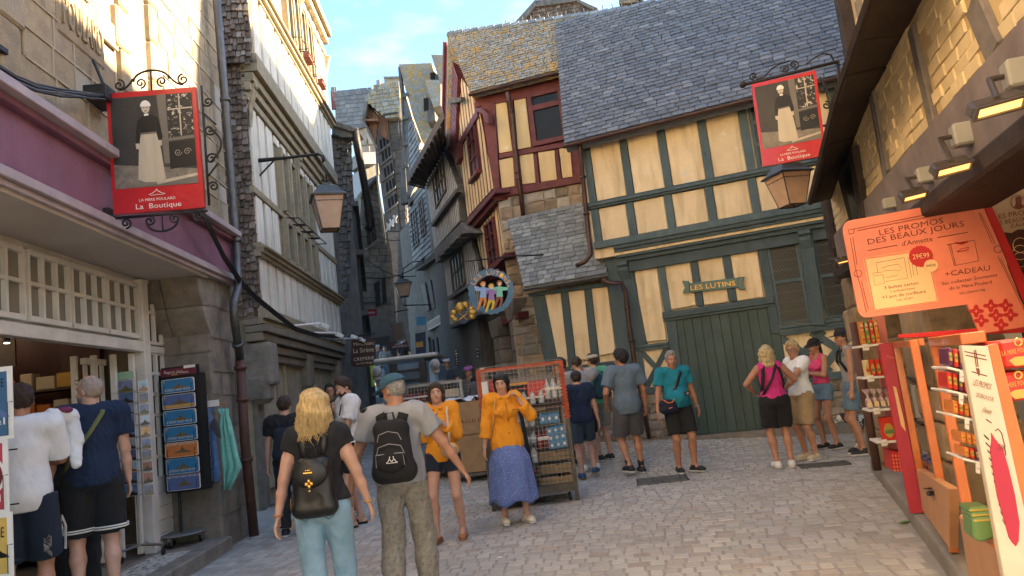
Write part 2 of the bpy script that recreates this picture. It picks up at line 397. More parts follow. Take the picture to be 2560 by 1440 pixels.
for u in lows:ubox(H1,'post',m_teal,LU,u-pw/2,u+pw/2,4.06,4.70,-.06,.036)
for a,b in zip(lows[:-1],lows[1:]):ubox(H1,'plaster_panel',m_cream,LU,a+pw/2+.004,b-pw/2-.004,4.06,4.69,-.06,R.uniform(.004,.014),.012)
wx=us[-1]+.1
f=ubox(H1,'window',m_teal,LU,wx,wx+.42,4.84,EA,-.06,.02)
for i in range(3):ubox(f,'pane',m_glass,LU,wx+.06,wx+.37,4.9+i*.41,5.24+i*.41,.0,.026,0)
for v0,v1,d in((4.70,4.745,.07),(4.745,4.80,.10),(4.80,4.835,.06)):ubox(H1,'rail',m_teal,LU,us[0]-.12,8,v0,v1,-.06,d)
ubox(H1,'rail',m_teal,LU,us[0]-.1,8,3.93,4.06,-.06,.05)
for v0,v1,d in((3.86,3.93,.02),(3.80,3.86,-.02),(3.70,3.80,-.08),(3.62,3.70,-.14)):ubox(H1,'moulding',m_teal,LU,us[0]+(.06 if v0<3.9 else-.1)+.2,8,v0,v1,-.28,d)
ubox(H1,'rail',m_teal,LU,us[0]-.1,8,EA,EA+.1,-.06,.06)
for x,y in((1500,600),(1905,590),(2015,555)):
 pass
ubox(H1,'rail',m_teal,LG,.1,8,3.42,3.62,-.04,.10)
def quad_panel(pts,mat=m_cream,d=.008,nm='plaster_panel'):return one(H1,nm,mat,LG,z1(*pts),-.05,d,.010)
for q in((565,430,660,420,705,762,610,771),(690,410,800,395,830,615,720,635),(830,385,935,372,970,600,865,615),(970,370,1085,350,1118,580,1005,597)):quad_panel(q)
def zpost(x0,y0,x1,y1,wz,d=.045,nm='post',mat=m_teal):
 """post by its centre line in zoom-1 pixels"""
 (a,b)=z1(x0,y0,x1,y1);hw=wz/1.6944/2
 return one(H1,nm,mat,LG,[(a[0]-hw,a[1]),(a[0]+hw,a[1]),(b[0]+hw,b[1]),(b[0]-hw,b[1])],-.05,d)
zpost(468,400,542,890,62,.09);zpost(675,405,712,650,30);zpost(815,385,848,620,30);zpost(952,365,988,600,34);zpost(1105,345,1170,735,40,.05)
zpost(530,440,598,790,52,.055);zpost(720,660,760,985,44,.05)
zpost(1290,300,1348,700,62,.12)
def leaded(parent,pl,pp,d=.03,rows=2,nd=7):
 """frame with panes, thin diamond leads"""
 uv=[pl.uv(x,y,d)for x,y in pp];u0=min(uv[0][0],uv[3][0]);u1=max(uv[1][0],uv[2][0]);v0=(uv[2][1]+uv[3][1])/2;v1=(uv[0][1]+uv[1][1])/2
 fr=MB();t=.045
 fr.box(pl,u0,u0+t,v0,v1,-.05,d);fr.box(pl,u1-t,u1,v0,v1,-.05,d);fr.box(pl,u0+t,u1-t,v0,v0+t,-.05,d-.002);fr.box(pl,u0+t,u1-t,v1-t,v1,-.05,d-.002)
 mid=v0+(v1-v0)*.49;fr.box(pl,u0+t,u1-t,mid-.03,mid+.03,-.05,d-.003)
 f=fr.build('window',m_teal,parent)
 for a,b in((v0+t,mid-.03),(mid+.03,v1-t)):
  MB().box(pl,u0+t,u1-t,a,b,-.05,-.02).build('pane',m_glass,f)
  ld=MB();W_=u1-u0-2*t;Hh=b-a;s=W_/nd
  k=-int(Hh/s)-2
  for i in range(-12,26):
   for sg in(1,-1):
    ui=u0+t+i*s;pts=[]
    p0=(ui,a);p1=(ui+sg*Hh/1.35,b)
    lo,hi=u0+t,u1-t
    def clip(p,q):
     du=q[0]-p[0]
     ts=sorted(((lo-p[0])/du,(hi-p[0])/du));t0,t1=max(0,ts[0]),min(1,ts[1])
     return None if t1-t0<.02 else((p[0]+du*t0,p[1]+(q[1]-p[1])*t0),(p[0]+du*t1,p[1]+(q[1]-p[1])*t1))
    c=clip(p0,p1)
    if c:ld.beam(pl,c[0],c[1],.005,-.021,-.012-(.002 if sg>0 else 0))
  for i in range(1,4):ld.box(pl,u0+t,u1-t,a+Hh*i/4-.005,a+Hh*i/4+.005,-.012,.0)
  ld.build('leading',m_lead,f)
 return f
m_lead=M('lead came',(.10,.105,.10),None,9,.5,.1,metal=.3)
leaded(H1,LG,z1(1128,340,1255,322,1312,680,1184,697));leaded(H1,LG,z1(1328,308,1440,292,1500,655,1384,675))
def vz(x,y,d=0):return LG.uv(*z1(x,y)[0],d)[1]
def uz(x,y,d=0):return LG.uv(*z1(x,y)[0],d)[0]
vs1=vz(1340,690);
for a,b,d in((-.03,.03,.10),(-.09,-.03,.07),(-.15,-.09,.12)):ubox(H1,'sill',m_teal,LG,uz(1180,700),6.5,vs1+a,vs1+b,-.05,d)
vl=vz(920,625)
for a,b,d in((-.02,.05,.09),(-.07,-.02,.12),(-.12,-.07,.07)):ubox(H1,'lintel',m_teal,LG,uz(690,655),uz(1160,590),vl+a,vl+b,-.05,d)
v2=vz(645,790)
for a,b,d in((-.06,0,.08),(0,.05,.11)):ubox(H1,'rail',m_teal,LG,uz(577,800),uz(716,780),v2+a,v2+b,-.05,d)
ud0,ud1=uz(735,670),uz(1168,610);vd0,vd1=.26,vl-.12
door=ubox(H1,'door',m_green,LG,ud0,ud1,vd0-.02,vd1,-.05,-.012,0)
n=11
for i in range(n):
 a=ud0+(ud1-ud0)*i/n;b=ud0+(ud1-ud0)*(i+1)/n
 ubox(door,'plank',m_green,LG,a+.003,b-.003,vd0,vd1-.004,-.012,.008+R.uniform(-.003,.004),.004)
struct(ubox(None,'kerb_step',m_ashlar_d,LG,ud0-.1,ud1+2.3,-.2,.25,-.1,.14,.02))
xl,xr,vt,vb=uz(580,810),uz(716,810),v2-.06,vz(650,960)
ubox(H1,'rail',m_teal,LG,xl,xr,vb-.12,vb,-.05,.05)
ubox(H1,'plaster_panel',m_cream,LG,xl,xr,vb,vt,-.05,.004,0)
ubox(H1,'post',m_teal,LG,xl,xl+.1,vb,vt,-.05,.044)
ubox(H1,'post',m_teal,LG,xr-.06,xr,vb,vt,-.05,.042)
ubeam(H1,'brace',m_teal,LG,(xl+.1,vb+.02),(xr-.05,vt-.03),.10,-.05,.034);ubeam(H1,'brace',m_teal,LG,(xl+.1,vt-.03),(xr-.05,vb+.02),.10,-.05,.030)
xl,xr,vt,vb=uz(1195,750),uz(1500,715),vs1-.15,vz(1390,900)
ubox(H1,'rail',m_teal,LG,xl-.06,6.5,vb-.13,vb,-.05,.05)
ubox(H1,'plaster_panel',m_cream,LG,xl,6.5,vb,vt,-.05,.004,0)
um=(xl+xr)/2
for k in range(2):
 o_=k*(xr-xl)*1.0
 for(a,b)in(((xl+o_,vt-.05),(um+o_+.1,vb)),((um+o_-.1,vb),(xr+o_,vt-.05)),((xl+o_,vb+.1),(um+o_+.1,vt)),((um+o_-.1,vt),(xr+o_,vb+.1))):
  ubeam(H1,'brace',m_teal,LG,a,b,.13,-.05,.03+R.uniform(0,.012))
HB=H1
MB().box(LG,-.15,ud0,-.3,1.14,-.05,-.006).box(LG,ud1,6.5,-.3,vb-.13,-.05,-.006).build('rubble_backing',m_mortar,HB)
stones(HB,'rubble_stone',m_rubble,LG,[(-.15,0),(ud0-.02,0),(ud0-.02,1.06),(-.15,1.06)],.135,.21,.03,300,.55,.03,ch=.2,jit=.09)
stones(HB,'rubble_stone',m_rubble,LG,[(ud1+.02,0),(5.6,0),(5.6,vb-.14),(ud1+.02,vb-.14)],.135,.23,.03,300,.55,.03,ch=.2,jit=.09)
def console(parent,mat,pl,u,vtop,hgt,wd,dp):
 prof=[(0,0),(dp,0),(dp,-.07),(dp*.75,-.10),(dp*.8,-.16),(dp*.35,-hgt*.55),(dp*.3,-hgt*.7),(.02,-hgt)]
 mb=MB();vs=[]
 for sgn in(-1,1):
  for d,v in prof:vs.append(pl.w(u+sgn*wd/2,vtop+v,d))
 n=len(prof);mb.add(vs,[tuple(range(n)),tuple(range(2*n-1,n-1,-1))]+[(i,i+n,(i+1)%n+n,(i+1)%n)for i in range(n)])
 return bev(mb.build('console',mat,parent),.01)
console(H1,m_teal,LG,uz(530,470),3.62,.62,.2,.22);console(H1,m_teal,LG,uz(1290,330),3.62,.75,.2,.24)
def roofpl(base,d,v,slope,tilt=0.0):
 """plane through the line (.., v) at depth d of a wall plane, rising backwards at slope"""
 a=rad(slope);V=base.V*math.sin(a)-base.N*math.cos(a);U=base.U+base.V*tilt;U.normalize();V=(V-U*V.dot(U)).normalized()
 N=base.N*math.sin(a)+base.V*math.cos(a);N=(N-U*N.dot(U)-V*N.dot(V)).normalized()
 return Pl(base.w(0,v,d),U,V,N)
RP=roofpl(LG,.30+.38,5.98,52,.016)
rp=[RP.uv(*p)for p in((1413,345),(1388,60),(1900,-300),(2600,-400),(2300,120),(1895,230))]
_q=RP.uv(1700,-12);_k=(_q[1]-rp[1][1])/(_q[0]-rp[1][0]);rp=[(rp[0][0],0),rp[1],(rp[1][0]+6.6,rp[1][1]+6.6*_k),(rp[0][0]+6.6,0)]
print('roof',[(round(a,2),round(b,2))for a,b in rp])
rf=MB().prism(RP,rp,-.2,-.004).build('roof',m_slate,H1)
tiles(rf,'slate',m_slate,RP,[(u,max(v,.0))for u,v in rp],.135,.215,.018,300)
def gutter(parent,pl,u0,u1,v,d,r=.055,mat=m_copper):
 mb=MB();n=8;vs=[];N_=14
 for i in range(N_+1):
  u=u0+(u1-u0)*i/N_
  for k in range(n+1):
   a=math.pi+math.pi*k/n;vs.append(pl.w(u,v+math.sin(a)*r,d+math.cos(a)*r))
  for k in range(n,-1,-1):
   a=math.pi+math.pi*k/n;vs.append(pl.w(u,v+math.sin(a)*r*.85+.002,d+math.cos(a)*r*.85))
 m=2*(n+1)
 mb.add(vs,[(i*m+k,i*m+(k+1)%m,(i+1)*m+(k+1)%m,(i+1)*m+k)for i in range(N_)for k in range(m)])
 return mb.build('gutter',mat,parent,True)
GP=Pl(LG.w(0,5.98,.68),RP.U,(0,0,1),LG.N)
gutter(H1,GP,rp[0][0]-.02,7,-.03,.035)
def LP(x,y,d):return LG.at(*z1(x,y)[0],d)
pipe(H1,'downpipe',m_copper,[LP(337,-70,.62),LP(342,-20,.5),LP(372,290,.42),LP(385,400,.42),LP(360,430,.5),LP(322,448,.55)],.045,(1.3,1.8))
pipe(H1,'downpipe',m_copper,[LP(430,510,.40),LP(470,522,.36),LP(515,520,.30),LP(532,560,.26),LP(545,690,.22),LP(573,880,.2),LP(600,1010,.2),LP(632,1180,.18)],.042,(3.5,4.4,5.6))
one(H1,'bracket_block',m_ashlar_d,LG,z1(495,395,540,392,545,425,500,430),-.05,.12)
def AW(x,y,d=0):return LG.at(*z1(x,y)[0],d)
au0,au1=uz(170,600),uz(450,560)
H1b=thing('porch_wing','low cream and blue-green porch wing under a slate lean-to roof','house wing',LG.w(au0,0))
sideA=Pl(LG.w(au0-.02,0),-LG.N.normalized(),(0,0,1),-LG.U)
MB().box(LG,au0,-.26,-.3,3.05,-1.8,-.06).build('wall',m_cream,H1b)
for q in((190,565,255,558,292,845,225,855),(288,552,357,545,393,840,322,850),(385,540,455,530,490,815,420,830)):
 one(H1b,'plaster_panel',m_cream,LG,z1(*q),-.055,.008,.01)
for a in((160,565,225,900,56),(270,552,308,900,32),(370,540,407,900,32),(470,528,520,895,34)):
 (p,q)=z1(a[0],a[1],a[2],a[3]);hw=a[4]/1.69/2
 one(H1b,'post',m_teal,LG,[(p[0]-hw,p[1]),(p[0]+hw,p[1]),(q[0]+hw,q[1]),(q[0]-hw,q[1])],-.055,.04)
one(H1b,'rail',m_teal,LG,z1(118,565,455,515,458,535,122,580),-.055,.06)
one(H1b,'rail',m_teal,LG,z1(215,885,520,845,525,885,225,925),-.055,.05)
MB().box(LG,au0,0,-.3,1.1,-.058,-.004).build('rubble_backing',m_mortar,H1b)
stones(H1b,'rubble_stone',m_rubble,LG,[(au0,0),(-.17,0),(-.17,1.0),(au0,1.0)],.14,.24,.03,300,.5,.025,ch=.2,jit=.08)
for i in range(5):ubox(H1b,'plaster_panel',m_cream,sideA,.12+i*.27,.32+i*.27,2.2,2.95,-.02,.006,.006)
for i in range(6):ubox(H1b,'post',m_teal,sideA,.02+i*.27,.115+i*.27,2.2,2.95,-.02,.03)
ubox(H1b,'rail',m_teal,sideA,0,1.7,2.06,2.2,-.02,.05);ubox(H1b,'post',m_teal,sideA,0,.14,.2,2.06,-.02,.03)
ubox(H1b,'plaster_panel',m_cream,sideA,.16,.3,.3,2.05,-.02,.01);ubox(H1b,'door',m_green,sideA,.32,1.2,.2,2.05,-.02,.012)
pe0,pe1=LG.at(*z1(105,540)[0],.28),LG.at(*z1(455,482)[0],.28)
AR=roofpl(LG,.28,(pe0.z+pe1.z)/2,52)
ar=[AR.uv(*p)for p in z1(102,538,457,480,420,400,385,300,350,192,35,262)]
print('annex roof',[(round(a,2),round(b,2))for a,b in ar])
rf=MB().prism(AR,ar,-.12,-.004).build('roof',m_slate3,H1b)
tiles(rf,'slate',m_slate3,AR,ar,.125,.19,.012,300,.25)
gutter(H1b,Pl(AR.O,LG.U,(0,0,1),LG.N),ar[0][0],ar[1][0],-.03,.03,.05,m_zinc)
rd=MB()
for i in range(12):
 a=Vector(ar[5]).lerp(Vector(ar[4]),i/12);b=Vector(ar[5]).lerp(Vector(ar[4]),(i+.95)/12)
 rd.beam(AR,a,b,.12,.0,.03+.004*(i%2))
rd.build('ridge_tiles',m_slate3,rf)['kind']='stuff'
za=zf(820,180,3.2719);zb=zf(1040,380,2.4);zw=zf(600,700,2.4);zs=zf(860,680,5.144);zp=zf(380,900,2.88);zq=zf(0,560,3.6)
def vrng(poly,u):
 return rng([(b,a)for a,b in poly],u)
def vstripes(parent,name,mat,pl,poly,pitch,wd,d0,d1,start=None,holes=(),bv=0,limit=300):
 """upright strips cut to a polygon: plaster infill between close studs"""
 u0=min(p[0]for p in poly)if start is None else start;u1=max(p[0]for p in poly);u=u0;out=[]
 while u<u1-wd*.3:
  a,b=u,min(u+wd,u1-.002)
  ra,rb=vrng(poly,a+.003),vrng(poly,b-.003)
  if ra and rb and len(ra)==len(rb):
   for(l0,h0),(l1,h1)in zip(ra,rb):
    segs=[(l0,h0,l1,h1)]
    for(hu0,hu1,hv0,hv1)in holes:
     if b>hu0 and a<hu1:
      ns=[]
      for s in segs:
       if hv0>s[0]and hv0<s[1]:ns.append((s[0],hv0,s[2],hv0))
       if hv1<s[1]and hv1>s[0]:ns.append((hv1,s[1],hv1,s[3]))
       if hv1<=min(s[0],s[2])or hv0>=max(s[1],s[3]):ns.append(s)
      segs=ns
    for s in segs:
     if s[1]-s[0]>.06 or s[3]-s[2]>.06:
      o=MB().prism(pl,[(a,s[0]),(b,s[2]),(b,s[3]),(a,s[1])],d0,d1+R.uniform(-.003,.004)).build(name,mat,parent)
      if bv:bev(o,bv)
      out.append(o)
  u+=pitch
 return out
def win(parent,pl,u0,u1,v0,v1,cols,rows,fm,d=.03,t=.05,deep=.12,pane=True,sill=None,pz=.001):
 """window: frame, mullions, glass set back"""
 f=MB();f.box(pl,u0,u0+t,v0,v1,-deep,d);f.box(pl,u1-t,u1,v0,v1,-deep,d);f.box(pl,u0+t,u1-t,v0,v0+t,-deep,d-.002);f.box(pl,u0+t,u1-t,v1-t,v1,-deep,d-.002)
 m=t*.7
 for i in range(1,cols):
  u=u0+(u1-u0)*i/cols;f.box(pl,u-m/2,u+m/2,v0+t,v1-t,-deep*.8,d-.006)
 for j in range(1,rows):
  v=v0+(v1-v0)*j/rows;f.box(pl,u0+t,u1-t,v-m/2,v+m/2,-deep*.8,d-.009)
 o=f.build('window',fm,parent);o['kind_of']='frame';del o['kind_of']
 if pane:
  for i in range(cols):
   for j in range(rows):
    a=u0+(u1-u0)*i/cols;b=u0+(u1-u0)*(i+1)/cols;c=v0+(v1-v0)*j/rows;e=v0+(v1-v0)*(j+1)/rows
    MB().box(pl,a+.004,b-.004,c+.004,e-.004,pz-.004,pz+.004).build('pane',m_glass,o)
 if sill:ubox(parent,'sill',sill,pl,u0-.06,u1+.06,v0-.09,v0,-.05,d+.07)
 return o
def uvp(pl,pts,d=0):return[pl.uv(x,y,d)for x,y in pts]
c0=AT(1245,490,16.5)
RF=front(c0.x,c0.y,17.5);RG=side(c0.x,c0.y,-17,-1)
H2=thing('half_timbered_house','cream and oxblood red half-timbered house whose roof is thick with orange lichen','house',(c0.x,c0.y,gz(c0.x,c0.y)))
gfar=RG.uv(1125,600)[0]
body=MB().box(RF,.02,6,-.5,8.3,-5.2,-.04);body.build('wall',m_red,H2)
Z5=lambda*p:uvp(RF,z5(*p))
def r5(nm,mat,pts,d0,d1,bv=.008):return one(H2,nm,mat,RF,z5(*pts),d0,d1,bv)
for q in((355,660,425,645,465,970,380,985),(475,635,548,620,585,945,500,960),(378,1030,466,1010,490,1195,398,1210),(510,1000,598,985,615,1175,530,1185),(630,980,735,965,752,1155,650,1170),(765,955,835,940,853,1135,787,1145)):
 r5('plaster_panel',m_cream_p,q,-.03,.0)
r5('corner_post',m_red,(262,655,350,640,385,1220,345,1228),-.03,.05)
r5('rail',m_red,(378,990,840,905,845,935,382,1020),-.03,.035);r5('rail',m_red,(222,635,790,500,790,580,226,690),-.03,.04)
r5('rail',m_red,(338,1228,905,1125,908,1172,342,1278),-.03,.08)
for a in((455,630,492,1200),(612,990,628,1190),(748,965,770,1160)):
 (p,q)=z5(*a);one(H2,'post',m_red,RF,[(p[0]-4,p[1]),(p[0]+4,p[1]),(q[0]+5,q[1]),(q[0]-5,q[1])],-.03,.03)
wv=Z5(560,610,790,560,790,905,605,945)
f=win(H2,RF,wv[0][0],wv[0][0]+1.5,wv[3][1],wv[0][1],2,1,m_red,.06,.1,.16)
mbx=MB().box(RF,wv[0][0]+.1,wv[0][0]+1.4,wv[0][1]-.42,wv[0][1]-.3,-.12,.055).build('transom',m_red,f)
mb=MB()
for i in range(10):
 for k in range(2):
  u=wv[0][0]+.12+k*.73;mb.box(RF,u,u+.55,wv[3][1]+.12+i*.13,wv[3][1]+.126+i*.13,-.11,-.10)
  if i<4:mb.box(RF,u+i*.14,u+i*.14+.006,wv[3][1]+.1,wv[0][1]-.1,-.11,-.102)
mb.build('leading',m_lead,f)
sp=Z5(370,1272,905,1180,960,1500,470,1600)
base2=MB().prism(RF,[(-.02,1.0),(6,1.0),(6,sp[0][1]),(-.02,sp[0][1])],-.03,-.012).build('granite_backing',m_mortar,H2)
stones(H2,'granite_stone',m_rubble,RF,[(.0,1.0),(2.4,1.0),(2.4,sp[0][1]-.02),(0,sp[0][1]-.02)],.24,.36,.03,300,.5,.03,ch=.2,jit=.08)
pipe(H2,'downpipe',m_copper,[RF.at(*z5(432,590)[0],.35),RF.at(*z5(447,660)[0],.2),RF.at(*z5(462,720)[0],.12),RF.at(*z5(505,1150)[0],.12),RF.at(*z5(540,1420)[0],.12)],.05,(1.9,2.9,3.0))
def zg(*p):return uvp(RG,z4(*p))
gp=zg(530,140,600,268,662,590,557,705,522,420)
gp=zg(532,150,575,215,607,290,662,590,557,708,520,440)
wg=zg(560,355,590,335,610,525,580,575);wu0,wu1=sorted((wg[2][0],wg[3][0]));wv0,wv1=wg[3][1]+.1,wg[0][1]
MB().prism(RG,gp,-.2,-.01).build('gable_wall',m_red,H2)
vstripes(H2,'plaster_panel',m_cream,RG,gp,.29,.175,-.01,-.002,holes=[(wu0-.06,wu1+.06,wv0-.1,wv1+.06)])
win(H2,RG,wu0,wu1,wv0,wv1,2,3,m_red,.05,.06,.1,sill=m_red)
b_=zg(520,437,604,290);ubeam(H2,'brace',m_red,RG,b_[0],b_[1],.2,-.01,.05)
vb_=zg(487,20,532,150,521,440,480,425,474,400)
MB().prism(RG,vb_,-.1,.09).build('boarded_verge',m_red,H2)
for i in range(14):
 t=i/14;a=Vector(vb_[0]).lerp(Vector(vb_[4]),t);b=Vector(vb_[1]).lerp(Vector(vb_[2]),t)
 ubeam(H2,'board',m_red,RG,a,b,.045,.09,.10,0)
ubeam(H2,'bargeboard',m_red,RG,zg(484,8)[0],zg(474,425)[0],.14,.07,.16)
o=one(H2,'tie_beam_end',m_wood_g,RG,z4(482,235,530,228,530,245,484,256),.09,.22)
one(H2,'console',m_red,RG,z4(476,425,520,412,522,470,512,500,505,470,478,450),.0,.14);one(H2,'console',m_red,RG,z4(580,250,608,262,640,300,642,335,628,330,615,295,590,285),.02,.12)
for a in((555,715,665,592,668,612,558,740,.16),(558,742,668,614,676,640,566,768,.08)):
 one(H2,'moulding',m_red,RG,z4(*a[:8]),-.2,a[8])
lp=zg(582,775,672,660,702,885,640,945,610,900)
MB().prism(RG,lp,-.3,-.06).build('lower_wall',m_red,H2)
w2_=zg(622,735,655,700,678,890,645,930);a0,a1=w2_[3][0],w2_[2][0];a0,a1=min(a0,a1),max(a0,a1)
vstripes(H2,'plaster_panel',m_cream,RG,lp,.27,.165,-.06,-.052,holes=[(a0-.05,a1+.05,w2_[3][1]-.6,w2_[0][1])])
win(H2,RG.off(-.04),a0,a1,w2_[3][1]-.2,w2_[0][1]-.05,2,4,m_red,.05,.06,.1)
one(H2,'moulding',m_red,RG,z4(590,960,705,850,706,870,592,985),-.2,.12)
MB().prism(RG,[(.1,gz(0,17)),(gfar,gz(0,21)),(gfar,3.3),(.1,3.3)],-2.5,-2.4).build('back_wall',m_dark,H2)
one(H2,'lintel',m_red,RG,zs(1890,690,2240,510,2240,600,1960,715),-.3,-.05)
def corbel_pillar(parent,mat,pl,base_px,u0,u1,v0,v1,dp,nm='stone_pillar'):
 n=7;o=None
 for i in range(n):
  a=v0+(v1-v0)*i/n;b=v0+(v1-v0)*(i+1)/n
  k=MB().box(pl,u0+R.uniform(0,.015),u1-R.uniform(0,.015),a+.005,b-.005,-dp,R.uniform(0,.02)).build('pillar_stone',mat,parent);bev(k,.02,2)
 k=MB().prism(pl,[(u0-.02,v1),(u1+.02,v1),(u1+.25,v1+.45),(u0-.35,v1+.45)],-dp,.03).build('corbel',mat,parent);bev(k,.03,2)
up=RG.uv(*zs(1870,1000)[0])[0],RG.uv(*zs(2010,1000)[0])[0];up=(min(up),max(up))
corbel_pillar(H2,m_ashlar_d,RG,None,up[0],up[0]+.55,.6,2.75,.35)
corbel_pillar(H2,m_ashlar_d,RG,None,.02,.35,.5,3.0,.3)
RR=roofpl(RF,.36,8.28,52)
rr=[RR.uv(*p)for p in((1174,240),(1119,88),(1400,20),(1480,170))]
_q=RR.uv(1390,50);_k=(_q[1]-rr[1][1])/(_q[0]-rr[1][0]);rr=[(rr[0][0],0),rr[1],(rr[1][0]+6,rr[1][1]+6*_k),(rr[1][0]+6,0)]
print('red roof',[(round(a,2),round(b,2))for a,b in rr])
rf=MB().prism(RR,rr,-.16,-.004).build('roof',m_slate2,H2)
tiles(rf,'slate',m_slate2,RR,[(a,b)for a,b in rr],.115,.17,.016,300,.3,zj=.4)
mb=MB()
for i in range(26):
 u=rr[1][0]+i*.23;vr=rr[1][1]+i*.23*_k;mb.box(RR,u,u+.215,vr-.08,vr+.08,-.02,.05+.006*(i%2))
 mb.tube([RR.w(u+.1,vr+.05,.04),RR.w(u+.1,vr+.12,.13)],.012,5)
mb.build('ridge_tiles',m_slate3,rf)['kind']='stuff'
gutter(H2,Pl(RR.O,RF.U,(0,0,1),RF.N),rr[0][0]-.03,3,-.04,.03)
ap=RR.w(*rr[1],0);lf=RG.at(*z4(472,418)[0],.16)
bk=RR.w(rr[2][0],rr[2][1],0);lb=bk+(lf-ap)
MB().add([ap,lf,lb,bk,ap+RG.N*.0-Vector((0,0,.15)),lf-Vector((0,0,.15)),lb-Vector((0,0,.15)),bk-Vector((0,0,.15))],[(0,1,2,3),(7,6,5,4),(0,4,5,1),(1,5,6,2),(2,6,7,3),(3,7,4,0)]).build('roof_back_slope',m_slate2,H2)
bp=front(AT(1390,60,30).x,AT(1390,60,30).y,12)
H9=thing('gabled_house','brown shingled gable top rising behind the lichen covered roof','house',bp.w(0,0))
gpts=uvp(bp,z5(470,155,610,0,890,0,1012,50,1100,300,470,300));MB().prism(bp,gpts,-4,0).build('roof',m_wood_g,H9)
g2=uvp(bp,z5(545,150,625,42,885,8,965,60,1060,200,560,200))
tiles(H9,'shingle',m_shingle,bp,g2,.16,.16,.03,200)
for q in((470,155,612,0,640,10,520,150),(610,0,890,-20,885,5,620,42),(880,-10,1010,50,980,60,880,10)):one(H9,'bargeboard',m_wood_g,bp,z5(*q),0,.2)
ch=thing('chimney','small stone chimney on the ridge above the big grey slate roof','chimney',LG.w(1.2,9,-3));one(ch,'stack',m_ashlar_d,LG,z5(1145,-60,1262,-60,1268,12,1150,25),-3.6,-3.0);one(ch,'cap',m_slate3,LG,z5(1135,-75,1275,-80,1272,-50,1140,-45),-3.7,-2.9)
H11=thing('shading_house','unseen tall granite house added behind the big grey slate roof to shade the lane','house',(12.3,16,1));MB().wbox((12.3,18,.5),6.4,13.4,12.4,0).build('wall',m_ashlar,H11);MB().wbox((12.3,8.4,.0),6.4,5.7,9.9,0).build('shading_wing',m_ashlar,H11)  # unseen house and wing, added to block the sun over the lane
def house(nm,label,pl,u1,v1,mat,cat='house',dep=5,v0=-.6):
 h=thing(nm,label,cat,pl.w(0,gz(pl.O.x,pl.O.y)))
 MB().box(pl,0,u1,v0,v1,-dep,-.03).build('wall',mat,h);return h
p=RG.at(1168,600);GHp=side(p.x,p.y,-15,-1)
gl=GHp.uv(1068,640)[0]
H3=house('half_timbered_house','narrow grey and white close-studded house with deep dark eaves, beyond the oxblood red one',GHp,gl,9.0,m_wood_g)
def Z4(*p):return uvp(GHp,z4(*p))
def gh(nm,mat,pts,d0,d1,bv=.008,f=z4):return one(H3,nm,mat,GHp,f(*pts),d0,d1,bv)
gpu=uvp(GHp,zb(70,230,175,10,245,200,265,410,108,585),.1);gw=uvp(GHp,zb(105,150,165,60,190,260,125,340),.1)
gh('jetty_wall',m_wood_g,(70,225,175,5,250,200,268,415,108,590),-.1,.1,0,zb)
vstripes(H3,'infill_panel',m_white_d,GHp,gpu,.26,.15,.1,.106,holes=[(min(gw[0][0],gw[3][0]),max(gw[1][0],gw[2][0]),gw[3][1],gw[0][1]+2)])
win(H3,GHp.off(.1),min(gw[0][0],gw[3][0]),max(gw[1][0],gw[2][0]),gw[3][1],gw[0][1],4,2,m_wood_g,.05,.07,.1)
gh('rail',m_shingle_d,(88,430,238,218,242,240,92,448),.1,.26,0,zb)
gh('jetty_beam',m_wood_g,(104,590,270,420,330,490,120,668),-.2,.22,.02,zb)
for(x,y)in((140,625),(170,590),(200,560),(230,530),(262,500)):gh('joist_end',m_wood_g,(x-14,y-8,x+12,y-30,x+18,y-12,x-6,y+14),.2,.5,.01,zb)
gpl=uvp(GHp,zb(165,640,322,505,372,690,378,955,205,1045));MB().prism(GHp,gpl,-.1,-.01).build('lower_wall',m_wood_g,H3)
gw=uvp(GHp,zb(210,640,275,570,310,790,232,850))
vstripes(H3,'infill_panel',m_white_d,GHp,gpl,.24,.13,-.01,-.003,holes=[(min(gw[0][0],gw[3][0]),max(gw[1][0],gw[2][0]),gw[3][1],gw[0][1])])
win(H3,GHp,min(gw[0][0],gw[3][0]),max(gw[1][0],gw[2][0]),gw[3][1],gw[0][1],4,2,m_wood_g,.05,.07,.1)
gh('rail',m_shingle_d,(185,872,322,785,326,800,190,890),0,.2,0,zb)
gh('moulding',m_wood_g,(200,1040,380,950,385,975,206,1062),-.2,.2,.01,zb)
e0=[GHp.at(*q,d)for q,d in zip(z4(385,588,470,425,465,312,320,572),(.05,.05,.9,.9))]
H3e=MB();top=[v+Vector((0,0,.22))for v in e0]
H3e.add(e0+top,[(0,1,2,3),(7,6,5,4),(0,4,5,1),(1,5,6,2),(2,6,7,3),(3,7,4,0)]).build('eaves',m_shingle_d,H3)
for i in range(12):
 a=e0[0].lerp(e0[1],i/12);b=e0[3].lerp(e0[2],i/12);dn=Vector((0,0,-.04));o=MB().tube([a+dn,b+dn],.035,4).build('rafter',m_wood_g,H3)
RU=front(GHp.w(gl,0).x,GHp.w(gl,0).y,8)
H4=thing('slate_hung_house','slate-hung house with lichened roof and two dormers, left of the deep dark eaves','house',GHp.w(gl,gz(-2,27)))
p=GHp.w(gl,0,0);SHp=side(p.x,p.y,-21,-1);sl=SHp.uv(1003,640)[0]
MB().box(SHp,0,sl,-.5,8.6,-5,-.03).build('wall',m_stone_d,H4)
m_hung=M('hung slate',(.15,.15,.152),(.09,.092,.095),8,.7,.4,40,isl=.3)
def courses(parent,pl,poly,mat,rh,wd=.3):
 tiles(parent,'hung_slate',mat,pl,poly,rh,wd,.03,60)
sp_=uvp(SHp,z4(322,655,395,565,430,860,345,905));courses(H4,SHp,sp_,m_hung,.20,.5)
sp2=uvp(SHp.off(.12),z4(340,600,325,380,330,330,345,340,375,470,375,560));courses(H4,SHp.off(.12),[(a,b)for a,b in sp2],m_hung,.2,.5)
